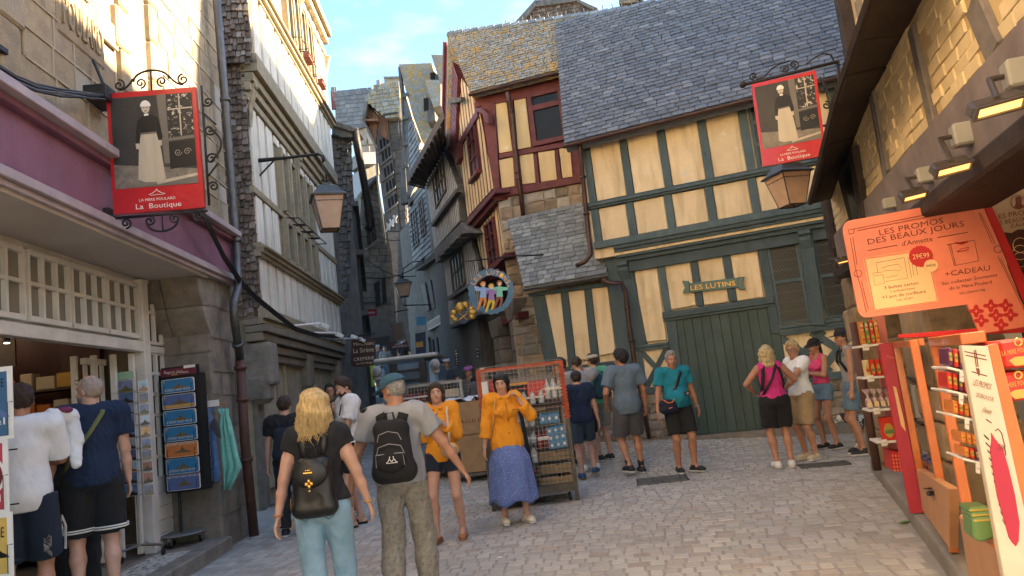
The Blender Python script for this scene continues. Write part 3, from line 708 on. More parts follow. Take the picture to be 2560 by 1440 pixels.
for q in((340,690,358,670,372,815,352,835),(372,645,385,628,400,770,384,790)):
 a=uvp(SHp,z4(*q));u_=sorted((a[3][0],a[2][0]));win(H4,SHp.off(.05),u_[0],max(u_[1],u_[0]+.5),a[3][1],a[0][1],2,2,m_wood_g,.06,.06,.05)
one(H4,'jetty_soffit',m_shingle_d,SHp,z4(345,905,432,845,436,870,350,925),-.2,.3)
gF=front(SHp.w(sl*.4,0).x,SHp.w(sl*.4,0).y,5)
one(H4,'roof',m_slate2,gF,z4(283,97,415,92,470,330,470,350,375,405,338,300),-3,.6,0)
tiles(H4,'slate',m_slate2,gF,uvp(gF.off(.6),z4(287,97,415,93,468,330,375,400,340,300)),.2,.3,.02,120)
RGp=gF.off(.6)
one(H4,'gable_timber',m_wood_g,RGp,z4(284,100,296,170,300,330,318,650,290,655,296,300,280,110),-.3,.05)
one(H4,'gable_wall',m_hung,RGp,z4(300,190,335,310,370,400,340,590,320,640,300,640),-.2,-.05)
one(H4,'sill_beam',m_shingle_d,RGp,z4(318,640,400,560,402,585,322,660),-.3,.1)
for y_ in(215,305,410,500):one(H4,'brace',m_wood_g,RGp,z4(298,y_,320,y_-6,321,y_+8,298,y_+14),.05,.1,0)
for(x,y,s)in((418,100,1.1),(392,200,1.1)):
 dm=z4(x,y+20,x+30*s,y+50,x+34*s,y+120,x+6,y+130)
 one(H4,'dormer_wall',m_wood_g,RGp,dm,.0,.7);one(H4,'dormer_roof',m_slate2,RGp,z4(x-6,y-42,x+60,y-40,x+60,y+62,x+30,y+70),.0,.95)
 a=uvp(RGp,z4(x+6,y+60,x+24,y+60,x+26,y+105,x+8,y+112));MB().prism(RGp,a,.7,.72).build('pane',m_dark,H4)
p=SHp.w(sl,0);TWp=side(p.x,p.y,-40,-1);tl=TWp.uv(*za(400,1000)[0])[0]
H5=thing('tall_stone_house','tall dark granite house with a steep hipped roof and projecting brown timber gable','house',TWp.w(0,gz(p.x,p.y)))
TF=front(AT(1000,640,33).x,33,4)
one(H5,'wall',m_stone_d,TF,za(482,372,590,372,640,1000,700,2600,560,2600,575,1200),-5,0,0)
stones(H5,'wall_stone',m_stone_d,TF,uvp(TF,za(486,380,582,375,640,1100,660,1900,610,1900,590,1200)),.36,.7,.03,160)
one(H5,'roof',m_slate2,TF,za(400,95,585,95,585,368,478,376,310,236),-5,.5,0)
tiles(H5,'slate',m_slate2,TF.off(.5),uvp(TF.off(.5),za(400,97,584,97,584,366,478,374,312,238)),.2,.3,.02,160)
gutter(H5,TF,TF.uv(*za(478,378)[0])[0],TF.uv(*za(590,378)[0])[0],TF.uv(*za(478,378)[0])[1],.55,.08,m_zinc)
m_wood_o=M('orange brown timber',(.26,.12,.065),(.17,.075,.04),6,.8,.4,30,isl=.2,stretch=((1,1,.3),))
one(H5,'gable_boards',m_dark,TF,za(310,240,405,345,395,600,280,380),-.4,.1,0)
one(H5,'bargeboard',m_wood_g,TF,za(305,236,325,246,292,390,392,605,384,618,275,388),.1,.55,0)
one(H5,'tie_beam',m_wood_o,TF,za(292,384,405,382,406,398,296,400),.1,.5,0)
for i in range(4):one(H5,'board',m_wood_o,TF,za(322+i*22,275+i*22,340+i*22,292+i*22,356+i*12,520+i*18,342+i*12,500+i*18),.1,.14,0)
one(H5,'timber_front',m_wood_g,TF,za(404,345,484,378,520,640,590,1300,480,1300,440,1000,395,600),-.2,.06,0)
for i in range(6):
 x0=408+i*13;one(H5,'stud',m_wood_o,TF,za(x0,348+i*5,x0+9,352+i*5,x0+30,520+i*8,x0+21,520+i*8),.06,.12,0)
for k,(y0,y1)in enumerate(((560,640),(660,760),(790,880),(910,1010),(1040,1130))):
 for i in range(3):
  x0=420+k*17+i*26;one(H5,'window',m_dark,TF,za(x0,y0-i*18,x0+17,y0-12-i*18,x0+30,y1-12-i*18,x0+13,y1-i*18),.06,.075,0)
 one(H5,'rail',m_wood_g,TF,za(405+k*17,y0+8+90,500+k*17,y0+20,502+k*17,y0+34,408+k*17,y0+22+90),.06,.16,0)
for k in range(3):
 for s_ in(0,1):
  x0=480+k*28;a,b=(x0,1310-k*30),(x0+34,1240-k*30)
  if s_:a,b=(x0+4,1240-k*30),(x0+30,1300-k*30)
  (q0,q1)=[TF.uv(*za(*t_)[0])for t_ in(a,b)];ubeam(H5,'brace',m_white_d,TF,q0,q1,.07,.12,.16,0)
pipe(H5,'downpipe',m_zinc,[TF.at(*za(570,385)[0],.3),TF.at(*za(578,560)[0],.1)],.04)
pipe(H5,'downpipe',m_zinc,[TF.at(*za(395,620)[0],.3),TF.at(*za(410,900)[0],.3),TF.at(*za(470,1400)[0],.3)],.05)
SB=front(AT(940,700,37).x,37,-38)
H6=thing('granite_house','tan to dark granite house with bracketed cornice and mullioned window at the street bend','house',SB.w(0,gz(-5,37)))
m_tan=M('tan rubble',(.30,.26,.205),(.21,.18,.145),4,.9,.7,20,isl=.25)
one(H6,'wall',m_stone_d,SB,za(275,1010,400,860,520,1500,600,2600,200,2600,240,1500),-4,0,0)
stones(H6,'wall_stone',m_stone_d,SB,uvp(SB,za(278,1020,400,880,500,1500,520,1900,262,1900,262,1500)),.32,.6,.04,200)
one(H6,'cornice',m_stone_d,SB,za(272,990,402,845,404,872,274,1018),-.1,.35,0)
for i in range(8):one(H6,'cornice_block',m_stone_d,SB,za(284+i*15,1012-i*17,292+i*15,1003-i*17,292+i*15,1015-i*17,284+i*15,1024-i*17),.0,.3,0)
one(H6,'dormer_roof',m_slate,SB,za(250,660,392,655,396,750,275,752),-2.5,-1,0);one(H6,'dormer_wall',m_wood_g,SB,za(275,755,385,750,395,850,280,980),-2.6,-1.6,0)
one(H6,'roof',m_slate,SB,za(262,800,290,900,400,840,400,870,278,1000),-1.4,-.2,0)
def mull(q,nm='window'):
 a=one(H6,nm,m_dark,SB,za(*q),.0,.06,0);return a
for q in((298,1140,322,1110,338,1200,310,1235),(330,1105,360,1078,376,1165,345,1195),(310,1250,338,1218,352,1400,325,1420),(348,1210,380,1180,396,1370,362,1390)):mull(q)
one(H6,'sill',m_stone_d,SB,za(318,1435,400,1385,402,1400,322,1452),.0,.25,0)
for q in((380,1730,420,1700,430,1900,395,1920),(440,1690,470,1670,480,1880,450,1900)):mull(q)
HE=front(-9.5,35,4);HG=front(-12,46,0);H13=thing('granite_house','plain granite house filling the gap far up the lane above the lantern','house',HG.w(5,4,0));MB().box(HG,0,10.5,3,13.4,-4,0).build('wall',m_stone_d,H13);H12=thing('arched_house','granite house in painted shade, closing the bottom of the lane behind the hanging signs','house',HE.w(4,2,0));MB().box(HE,0,8,0,4.9,-4,0).build('wall',M('granite in painted shade',(.045,.042,.040),(.028,.026,.025),3,.95,.9,14),H12);ubox(H12,'passage',m_dark,HE,2.6,5.2,1.5,4.6,0,.03,0)  # near-black granite colour paints the lane's deep shade onto the closing house
HB_=front(AT(880,300,48).x,48,-2)
H7=thing('slate_roofed_house','far house with long blue slate roof against the sky, tan rubble wall below','house',HB_.w(0,4))
one(H7,'roof',m_slate,HB_,za(20,152,370,143,300,300,300,480,60,480,60,320),-3,0,0)
tiles(H7,'slate',m_slate,HB_,uvp(HB_,za(24,155,366,148,330,230,300,460,75,450,58,310)),.3,.42,.03,100)
one(H7,'verge',m_red,HB_,za(20,155,30,158,62,300,30,305),0,.2,0)
one(H7,'wall',m_tan,HB_,za(180,480,310,445,330,500,400,620,400,800,240,800),-3,.3,0)
stones(H7,'wall_stone',m_tan,HB_,uvp(HB_.off(.3),za(240,480,310,450,330,500,392,600,392,655,250,660)),.5,.8,.34,100)
one(H7,'flashing',m_zinc,HB_,za(180,462,306,425,308,446,184,482),.2,.5,0)
ch2=thing('chimney','low rubble chimney behind the hipped roof of the tall stone house','chimney',AT(970,195,36));one(ch2,'stack',m_tan,TF,za(458,42,590,38,590,95,460,92),-6,-5);one(ch2,'cap',m_slate3,TF,za(452,36,592,32,592,44,454,48),-6.1,-4.9)
wp=G(655,1275);WF=side(wp.x,wp.y,-3.2,1)
H8=thing('half_timbered_house','tall white panelled house with beige studs and a shingled end wall, left of the lane','house',(wp.x,wp.y,gz(wp.x,wp.y)))
m_beige=M('beige timber paint',(.36,.295,.19),(.27,.22,.14),6,.7,.4,30,isl=.1,streak=((.2,.165,.12),6,.5))
m_winr=M('shaded casement',(.09,.085,.075),(.05,.048,.042),2,.3,.1,10)
m_wpanel=M('white weathered panel',(.76,.72,.62),(.68,.63,.53),3,.8,.4,26,isl=.05,streak=((.46,.41,.33),7,.7),wear=[((.45,.40,.32),8,.66,.1)])
far=7.0
A1,A2,A3=WF.off(.22),WF.off(.40),WF.off(.56)
MB().box(WF,0,far,-.3,3.1,-5,-.04).build('ground_storey',m_beige,H8)
MB().box(WF,-.02,far,3.1,7.5,-5,.19).build('wall',m_beige,H8);MB().box(WF,-.04,far,7.5,12.5,-5,.37).build('upper_wall',m_beige,H8)
w1=(1.85,4.45);lights=[(w1[0]+i*.65,w1[0]+i*.65+.55)for i in range(4)]
def band(pl,v0,v1,holes=(),pitch=.5,wd=.355,st=.12):vstripes(H8,'panel',m_wpanel,pl,[(st,v0),(far-.1,v0),(far-.1,v1),(st,v1)],pitch,wd,-.03,.012,st,holes,.006)
band(A1,3.28,4.12);band(A1,4.36,5.16,[(1.75,4.5,4.3,5.2)]);band(A1,5.30,6.75,[(1.75,4.5,5.25,6.6)])
band(A2,7.62,8.85);band(A2,9.1,12.4,[(2.4,5.2,9.0,10.7)],.5,.355)
def mould(pl,v,parts,u0=-.05,u1=None,mat=None):
 for a,b,d in parts:ubox(H8,'moulding',mat or m_beige,pl,u0,u1 or far,v+a,v+b,-.05,d)
mould(A1,4.2,((-.04,.03,.12),(.03,.07,.17),(-.10,-.04,.07),(.07,.13,.08)));mould(A1,5.23,((-.06,.06,.04),))
mould(A1,3.14,((-.06,.1,.08),(-.14,-.06,.02)));mould(A1,6.85,((-.08,.05,.05),(.1,.25,.10),(.25,.40,.16),(.42,.62,.24)))
mould(A2,7.5,((-.1,.08,.06),));mould(A2,8.95,((-.06,.02,.12),(.02,.07,.18),(.07,.12,.08),(-.12,-.06,.05)));mould(A2,10.9,((-.08,.08,.06),(.3,.5,.14),(.5,.7,.24)))
for(pl,v0,v1,off)in((A1,4.36,5.16,0),(A1,5.30,6.55,0),(A2,9.12,10.7,.75)):
 for a,b in lights:
  f=MB();
  for x0,x1,y0,y1 in((a,a+.05,v0,v1),(b-.05,b,v0,v1),(a+.05,b-.05,v0,v0+.05),(a+.05,b-.05,v1-.05,v1)):f.box(pl,x0+off,x1+off,y0,y1,-.03,.06)
  w_=f.build('window',m_beige,H8);MB().box(pl,a+.05+off,b-.05+off,v0+.05,v1-.05,-.025,-.012).build('pane',m_winr,w_)
 for i in range(5):ubox(H8,'mullion',m_beige,pl,w1[0]+off-.1+i*.65,w1[0]+off+i*.65,v0,v1,-.03,.10)
for pl_c,u_c,v_c in((A1,.1,7.1),(A1,3.15,6.8),(A1,far-.12,6.8),(A2,far-.12,10.8),(A2,3.9,10.8)):console(H8,m_beige,pl_c,u_c,v_c,.75,.15,.17)
for off,v in((0,5.18),(.75,9.2)):
 for a,b in lights:pipe(H8,'iron_rod',m_iron,[A1.w(a+off,v,.05)if off==0 else A2.w(a+off,v,.05),(A1 if off==0 else A2).w(a+off,v-.02,.30),(A1 if off==0 else A2).w(b+off,v-.02,.30),(A1 if off==0 else A2).w(b+off,v,.05)],.012,n=5)
m_terra=M('terracotta',(.30,.10,.07),None,8,.7,.2)
for u,v in((3.5,9.25),(4.9,9.25)):
 fb=ubox(None,'flower_box',m_terra,A2,u,u+.42,v-.08,v+.06,.14,.27,.01);tag(fb,'terracotta window box on the top sill, %s one'%('nearer' if u<4 else 'farther'),'window box','window boxes of the white house')
EW=Pl(WF.w(0,0,0),WF.N,(0,0,1),-WF.U)
ew=[(-1.2,.9),(.20,.9),(.20,7.45),(-1.2,7.45)]
MB().prism(EW,[(-1.2,3.1),(.21,3.1),(.21,7.4),(-1.2,7.4)],-.03,.01).build('end_wall',m_shingle,H8)
tiles(H8,'shingle',m_shingle,EW,[(-1.1,3.15),(.24,3.15),(.24,7.4),(-1.1,7.4)],.118,.085,.024,300,.35,1.4,zj=.8)
EW2=EW.off(.12)
MB().prism(EW2,[(-1.2,7.45),(.39,7.45),(.39,12.4),(-1.2,12.4)],-.1,.01).build('upper_end_wall',m_shingle,H8)
tiles(H8,'upper_shingle',m_shingle,EW2,[(-1.1,7.35),(.42,7.35),(.42,12.3),(-1.1,12.3)],.118,.085,.024,300,.35,1.4,zj=.8)
def gf(nm,mat,u0,u1,v0,v1,d0,d1,bv=.01):return ubox(H8,nm,mat,WF,u0,u1,v0,v1,d0,d1,bv)
m_brownbeam=M('brown oak beam',(.28,.23,.165),(.19,.155,.11),5,.8,.5,30,isl=.1)
for a,b,d in((2.98,3.08,.20),(2.86,2.97,.30),(2.72,2.85,.24)):gf('beam',m_brownbeam,-.1,far,a,b,-.05,d)
for k in range(2):
 a,b=(.55,3.2)if k==0 else(3.6,6.3)
 gf('lintel',m_brownbeam,a,b,2.56,2.70,-.05,.17);gf('lintel',m_brownbeam,a+.08,b-.08,2.42,2.55,-.05,.12)
for u in(.15,3.4,6.6):
 o=bev(MB().prism(WF,[(u-.22,2.0),(u+.22,2.0),(u+.22,2.7),(u-.22,2.7)],-.1,.34 if u<1 else .2).build('corbel',m_ashlar_d if u<1 else m_brownbeam,H8),.06,2)
gf('corbel',m_ashlar_d,-.1,.3,1.72,2.2,-.1,.26,.08)
m_door_b=M('beige door boards',(.36,.31,.225),(.27,.23,.165),4,.7,.3,30,isl=.1)
for u0_,u1_,m_,d in((.35,.42,m_dark,.0),(.42,1.25,m_door_b,.02),(1.25,1.38,m_beige,.06),(1.4,1.8,m_door_b,.0),(1.82,1.92,m_beige,.05),(1.95,2.1,m_dark,-.01),(2.1,2.75,m_door_b,.02),(2.75,3.2,m_door_b,.0),(3.7,4.1,m_door_b,.0),(4.12,4.22,m_beige,.05),(4.3,5.0,m_door_b,.02),(5.0,5.9,m_door_b,.03)):
 gf('door_panel',m_,u0_,u1_,.35,2.42,-.03,d)
gf('doorway',m_dark,5.15,5.75,.35,1.95,-.03,.035,0)
gf('post',m_brownbeam,3.25,3.55,.3,2.1,-.03,.1);
pipe(H8,'column',m_brownbeam,[WF.w(3.4,1.2,.18),WF.w(3.4,1.25,.2),WF.w(3.4,2.05,.2)],.05)
st=struct(MB().box(WF,.2,3.2,-.3,.16,-.3,.35).build('doorstep',m_ashlar_d));bev(st,.02)
gf('sill_wall',m_ashlar_d,.0,.35,-.2,1.75,-.05,.05)
c1=AT(886,600,20.2);c2=AT(800,600,20.2)
DF=Pl((c2.x,c2.y,0),(c1-c2)*Vector((1,1,0)),(0,0,1));dw=(Vector((c1.x,c1.y))-Vector((c2.x,c2.y))).length
if DF.N.y>0:DF.N=-DF.N
H10=thing('shingled_house','dark grey shingled house with a fat black gutter, just beyond the white one','house',(c1.x,c1.y,gz(c1.x,c1.y)))
vt_=DF.uv(880,330)[1]
MB().box(DF,0,dw,-.3,vt_,-.5,-.03).build('wall',m_shingle_d,H10)
tiles(H10,'shingle',m_shingle_d,DF,uvp(DF,z3(562,530,640,545,648,800,632,980,640,1080,600,1400,575,1400,560,1100)),.2,.13,.04,300,.35,1.4,zj=.8)
DS=side(c1.x,c1.y,-11,1)
MB().box(DS,0,7,-.3,vt_-.2,-3,.0).build('street_wall',m_wood_g,H10)
for v0,v1 in((2.6,3.9),(4.3,5.6),(6.0,7.0)):
 vstripes(H10,'infill_panel',m_white_d,DS,[(.2,v0),(6.8,v0),(6.8,v1),(.2,v1)],.4,.25,0,.02)
 ubox(H10,'rail',m_shingle_d,DS,0,7,v1+.05,v1+.2,0,.2)
for u in(1,3,5):ubox(H10,'window',m_dark,DS,u,u+.9,4.4,5.4,.0,.04,0)
one(H10,'eaves_board',m_wood_g,DF,z3(555,480,640,512,642,548,600,550,560,530),-.1,.3);one(H10,'roof',m_shingle_d,DF,z3(545,470,560,480,660,515,640,525,560,500,540,490),-.5,.4,0)
pipe(H10,'gutter',m_iron,[DF.at(*z3(650,512)[0],.3),DF.at(*z3(655,600)[0],.3)+Vector((0,.4,0)),DF.at(*z3(668,720)[0],.3)+Vector((0,.8,0)),DF.at(*z3(680,860)[0],.3)+Vector((0,1.2,0)),DF.at(*z3(664,885)[0],.3)+Vector((0,1.2,0))],.11,n=12)
q=G(620,1335);SF=side(q.x,q.y,-3.5,1);SS=SF.off(-.6)
m_purple=M('mauve fascia paint',(.23,.105,.16),(.18,.08,.125),3,.45,.35,18,streak=((.25,.15,.2),5,.4),wear=[((.09,.035,.06),10,.70,.06)])
m_lilac=M('pale lilac paint',(.42,.36,.38),(.34,.28,.30),4,.5,.2,30,wear=[((.22,.16,.19),7,.63,.1)])
m_offw=M('soffit paint',(.52,.48,.43),(.45,.41,.365),2,.6,.1,30)
m_white=M('old white joinery paint',(.66,.64,.59),(.56,.53,.48),4,.5,.3,30,wear=[((.32,.27,.2),11,.68,.06)])
m_frost=M('curtained pane',(.20,.185,.15),(.13,.12,.10),1.2,.25,.1,10,spec=.6)
H20=thing('granite_shop','granite block shop house with a mauve fascia and white glazed transoms','shop',(q.x,q.y,0))
def ashlar(parent,pl,poly,rh,wd,mat,mj,holes=(),limit=300,jw=.020,jd=.022,dep=.012,backing=True):
 v0=min(p[1]for p in poly);v1=max(p[1]for p in poly);v=v0;jm=MB();ms=[];k=0
 while v<v1-.04:
  h=min(rh*R.uniform(.8,1.2),v1-v)
  if v1-(v+h)<rh*.4:h=v1-v
  for a,b in rng(poly,min(v+h/2,v1-1e-3)):
   u=a;first=True
   while u<b-.03:
    c=min(u+wd*R.uniform(.6,1.4)*(.6 if first and k%2 else 1),b);first=False
    if b-c<wd*.35:c=b
    if not any(h0<(u+c)/2<h1 and g0<v+h/2<g1 for h0,h1,g0,g1 in holes):
     ms.append(PM(pl,(u+c)/2,v+h/2,-.02,c-u-.004,h-.004,dep+.02+R.uniform(-.004,.006)))
     if c<b-.01:jm.box(pl,c-jw/2,c+jw/2,v+jw/2,v+h-jw/2,0,jd*R.uniform(.9,1.2))
     jm.box(pl,u,c,v-jw/2,v+jw/2,0,jd*R.uniform(.9,1.2))
    u=c
  v+=h;k+=1
 pieces(parent,'ashlar_stone',mat,ms,limit,.03,.02)
 o=jm.build('pointing',mj,parent);o['kind']='stuff'
UW=SF.off(-.05)
H21=thing('reflector_house','unseen pale house added beside the granite shop to bounce sunlight, behind the viewer','house',SF.w(-13,0,0));MB().box(SF,-22,-6.7,-.3,11,-6,.1).build('wall',M('pale lime render',(.66,.58,.44),(.58,.5,.37),2,.9,.3),H21)  # unseen house, added so its sunlit face bounces light into the lane
wx0,wx1=UW.uv(322,200)[0],UW.uv(372,200)[0];wv0=4.45
MB().prism(UW,[(-6.5,3.9),(.22,3.9),(.22,9),(-6.5,9)],-5,-.02).build('wall',m_mortar,H20)
MB().box(SF,-6.5,-1.3,3.34,3.95,-5,-.06).build('floor_slab',m_offw,H20)
ashlar(H20,UW,[(-6.3,3.95),(.22,3.95),(.22,8.6),(-6.3,8.6)],.31,.46,m_ashlar,m_mortar,holes=[(wx0-.32,wx1+.3,4.0,9.0),(-9,-4.75,4.35,9)])
for i in range(9):
 v=4.05+i*.46;L_=.30 if i%2 else .22
 for s_ in(0,1):
  u0_,u1_=(wx0-L_,wx0-.02)if s_==0 else(wx1+.02,wx1+L_);ubox(H20,'quoin',m_ashlar,UW,u0_,u1_,v,v+.45,-.05,.05,.02)
MB().box(UW,wx0-.3,wx1+.3,4.0,8.9,-.3,-.12).build('reveal',m_mortar,H20)
w_=win(H20,UW,wx0-.02,wx1+.02,4.25,7.4,2,7,m_white,-.02,.05,.12,pz=-.09)
ubox(H20,'reveal',m_ashlar,UW,-6.4,-4.8,4.4,9,-.3,-.10,0);win(H20,UW,-6.2,-4.95,4.55,7.5,2,4,m_white,-.04,.06,.12,pz=-.085)
for i in range(9):ubox(H20,'quoin',m_ashlar,UW,-4.93,-4.68+(.08 if i%2 else 0),4.3+i*.46,4.75+i*.46,-.25,.035,.02)
ubox(H20,'sill',m_iron,UW,-6.4,-4.88,4.42,4.47,-.1,.06)
rl0,rl1=UW.uv(165,40),UW.uv(262,95)
ubox(H20,'plaque',m_ashlar,UW,-4.12,-3.30,5.02,6.15,-.03,.03,.015)
m_relief=m_ashlar
for s,v,h,a,b in(('POULARD',5.12,.30,-4.06,-3.36),('MERE',5.56,.2,-4.0,-3.6),('LA',5.85,.18,-3.9,-3.65)):
 cu0=PX(UW.w(a,v,.03));cu1=PX(UW.w(b,v,.03));
 o=text(H20,s,UW,cu0,cu1,10,m_relief,.03,'relief_lettering',up=PX(UW.w(a,v+h,.03)),ext=.02)
for v0,v1,d,m_,nm in((4.02,4.10,.20,m_lilac,'ledge'),(3.96,4.02,.12,m_purple,'moulding'),(3.46,3.96,.05,m_purple,'fascia_board'),(3.38,3.46,.13,m_lilac,'ledge'),(3.33,3.38,.09,m_lilac,'ledge')):
 ubox(H20,nm,m_,SF,-6.6,-.02 if v0>3.9 else-.06,v0,v1,-.3,d,.006)
ubox(H20,'fascia_end',m_purple,SF,-.06,.02,3.38,4.0,-.3,.07)
ubox(H20,'soffit',m_offw,SF,-6.6,-1.05,3.30,3.33,-1.0,.05,0)
pu=SF.uv(555,1300)[0];
PE=Pl(SF.w(pu,0,0),SF.N,(0,0,1),-SF.U)
MB().box(SF,pu,.22,-.3,3.95,-1.5,-.012).build('pillar_core',m_mortar_d,H20)
ashlar(H20,SF,[(pu,.0),(.22,.0),(.22,3.36),(pu,3.36)],.36,.55,m_ashlar_d,m_mortar_d,dep=.01)
ashlar(H20,PE,[(-1.0,.15),(.0,.15),(.0,2.62),(-1.0,2.62)],.36,.5,m_ashlar_d,m_mortar_d,dep=.01)
for(v0,v1,a,b)in((2.62,2.95,.0,.20),(2.95,3.33,.20,.34)):
 n=6
 for d0,d1 in((-1.0,-.45),(-.45,.01)):
  mb=MB();pts=[(0,v0)]+[(a+(b-a)*math.sin(math.pi/2*i/n),v0+(v1-v0)*i/n)for i in range(n+1)]+[(0,v1)]
  mb.prism(Pl(SF.w(pu,0,0),-SF.U,(0,0,1),SF.N),pts,d0+.006,d1)
  bev(mb.build('corbel_stone',m_ashlar_d,H20),.012)
def su(x,y):return SS.uv(*zq(x,y)[0])
vT,vB=3.28,su(600,960)[1]
beam_b=su(600,1075)[1]
ubox(H20,'transom_beam',m_white,SS,-6.5,su(1290,1080)[0],beam_b,vB-.005,-.06,.05)
groups=[(su(-330,600)[0],su(200,600)[0]),(su(245,700)[0],su(610,700)[0]),(su(640,750)[0],su(945,750)[0]),(su(965,800)[0],su(1230,800)[0])]
for a,b in groups:
 fr=MB();t=.030;v0_,v1_=vB+.03,vT-.06;fr.box(SS,a,b,v0_,v0_+.05,-.04,.03);fr.box(SS,a,b,v1_-.05,v1_,-.04,.03)
 n=3
 for i in range(n+1):u=a+(b-a)*i/n;fr.box(SS,u-t/2,u+t/2,v0_+.05,v1_-.05,-.04,.028)
 vm=(v0_+v1_)/2+.02;fr.box(SS,a,b,vm-.018,vm+.018,-.035,.022);f=fr.build('window',m_white,H20)
 for i in range(n):
  for y0,y1 in((v0_+.05,vm-.018),(vm+.018,v1_-.05)):MB().box(SS,a+(b-a)*i/n+t/2,a+(b-a)*(i+1)/n-t/2,y0,y1,-.03,-.018).build('pane',m_frost,f)
MB().box(SS,-6.5,su(1290,800)[0],vB-.02,vT+.1,-.08,-.042).build('transom_backing',m_white,H20)
pu0=su(1245,900)[0];pu1=su(1290,900)[0]
ubox(H20,'post',m_white,SS,pu0,pu1+.03,.15,vT,-.06,.06)
ubox(H20,'rail',m_white,SS,pu1+.03,pu+.0,beam_b-.0,vB-.04,-.05,.04)
for k,(a,b)in enumerate(((vB,vT),(.95,beam_b))):
 f=MB();u0_,u1_=pu1+.05,pu-.02
 if u1_-u0_<.3:u1_=u0_+.42
 nr=2 if k==0 else 6
 for i in range(3):u=u0_+(u1_-u0_)*i/2;f.box(SS,u-.02,u+.02,a,b,-.04,.03)
 for j in range(nr+1):v=a+(b-a)*j/nr;f.box(SS,u0_,u1_,v-.018,v+.018,-.04,.025)
 f=f.build('window',m_white,H20);MB().box(SS,u0_,u1_,a,b,-.03,-.012).build('pane',m_glass,f)
for i in range(5):ubox(H20,'board',m_white,SS,pu1+.04,pu-.0+.1,.16+i*.155,.31+i*.155,-.05,.03)
lf=thing('folding_door','peeling white folding door leaf pushed open beside the postcard carousel','door',SS.w(pu0-.2,.15,-.1))
for i,x in enumerate((0,.14,.28,.42)):
 ubox(lf,'stile',m_white,SS,pu0-.55+x,pu0-.50+x,.18,2.4,-.5+x,-.44+x,.004)
for j,v in enumerate((.2,.9,1.5,2.3)):ubox(lf,'rail',m_white,SS,pu0-.54,pu0-.08,v,v+.07,-.40,-.34)
for j in range(3):
 for i in range(3):ubox(lf,'panel',m_door_b if(i+j)%2 else m_white,SS,pu0-.50+i*.14,pu0-.41+i*.14,(.2,.9,1.5)[j]+.07,(.9,1.5,2.3)[j],-.40+i*.02,-.385+i*.02)
m_shopred=M('dark red shop interior',(.055,.014,.011),(.035,.009,.008),3,.6,.1)
m_shopcol=M('cream column paint',(.32,.28,.22),None,3,.6,.1)
m_floor_in=M('shop floor',(.20,.17,.13),(.12,.10,.08),8,.5,.1)
rm=MB();rm.box(SS,-9,pu,.1,.149,-5,-.0);rm.build('floor',m_floor_in,H20)
ubox(H20,'back_wall',m_shopred,SS,-9,pu,.15,3.3,-4.1,-4.0,0);ubox(H20,'side_wall',m_shopred,SS,pu-.1,pu,.15,3.3,-4.0,-.7,0);ubox(H20,'side_wall',m_shopred,SS,-9,-8.9,.15,3.3,-4.0,0,0);ubox(H20,'ceiling',m_shopred,SS,-9,pu,3.25,3.3,-4.0,-.08,0)
ubox(H20,'column',m_shopcol,SS,-3.4,-3.15,.15,3.25,-2.6,-2.35,.02)
sh=thing('shop_shelving','dim shelving full of red and gold biscuit tins inside the left shop','shelf',SS.w(-3,.15,-2.8))
m_shelf=P('dark shelf wood',(.07,.035,.022),.6)
EI=Pl(SS.w(pu-.55,0,0),SS.N,(0,0,1),-SS.U)
for j in range(7):ubox(sh,'shelf',m_shelf,EI,-3.9,-.75,.35+j*.29,.37+j*.29,-.3,.1,0)
m_tins=[P('red tin',(.30,.02,.018),.35,.3),P('gold tin',(.45,.27,.07),.3,.5),P('dark tin',(.05,.03,.045),.4,.3),P('cream tin',(.5,.42,.3),.5),P('orange tin',(.42,.12,.02),.4)]
for j in range(7):
 x=-3.6;k_=0
 while x<-.95:
  ti=R.randrange(5);k_+=1
  w2=R.uniform(.13,.22);h2=R.uniform(.12,.22)
  o=ubox(None,'biscuit_tin',m_tins[ti],EI,x,x+w2,.373+j*.29,.373+j*.29+h2,-.12,.06,.01);tag(o,'%s tin, number %d from the left on the %s shelf inside the left shop'%(('red','gold','dark','cream','orange')[ti],k_,('lowest','second','third','fourth','fifth','sixth','top')[j]),'tin','tins on the shelving inside the left shop');x+=w2+R.uniform(.01,.05)
ctr=thing('shop_counter','pale wood counter in front of the dim shelving inside the left shop','counter',SS.w(-3.2,.15,-1.6))
ubox(ctr,'counter_top',P('light wood',(.42,.30,.17),.5),SS,-4.4,-2.4,1.08,1.13,-2.3,-1.6,.01);ubox(ctr,'counter_front',m_shelf,SS,-4.3,-2.5,.15,1.08,-2.25,-1.7,0)
pn=ubox(None,'poster',M('grey print',(.16,.13,.12),(.10,.08,.075),1.5,.6),EI,-3.0,-1.4,2.42,2.8,.02,.05,0);tag(pn,'grey poster with a pointed island silhouette high inside the left shop','poster')
MB().prism(EI,[(-2.3,2.55),(-1.8,2.55),(-1.93,2.65),(-2.02,2.67),(-2.05,2.75),(-2.08,2.67),(-2.2,2.65)],.05,.056).build('silhouette',m_dark,pn)
m_bulb=M('lit bulb',(1,.9,.7),None,3,.4,0,emit=((1,.82,.55),2.5))
for(x,y)in((17,857),):
 p=SS.at(x,y,-1.0);t_=thing('spotlight','small lit spotlight hanging under the dark ceiling inside the left shop','lamp',p);MB().lathe(p,[(.02,0),(.035,.02),(.03,.12),(.01,.14)],12).build('lamp_housing',m_iron,t_);MB().lathe(p-Vector((0,0,.002)),[(.026,-.004),(.028,0)],12).build('bulb',m_bulb,t_)
 MB().tube([p+Vector((0,0,.14)),p+Vector((0,0,.6))],.008,5).build('rod',m_iron,t_)
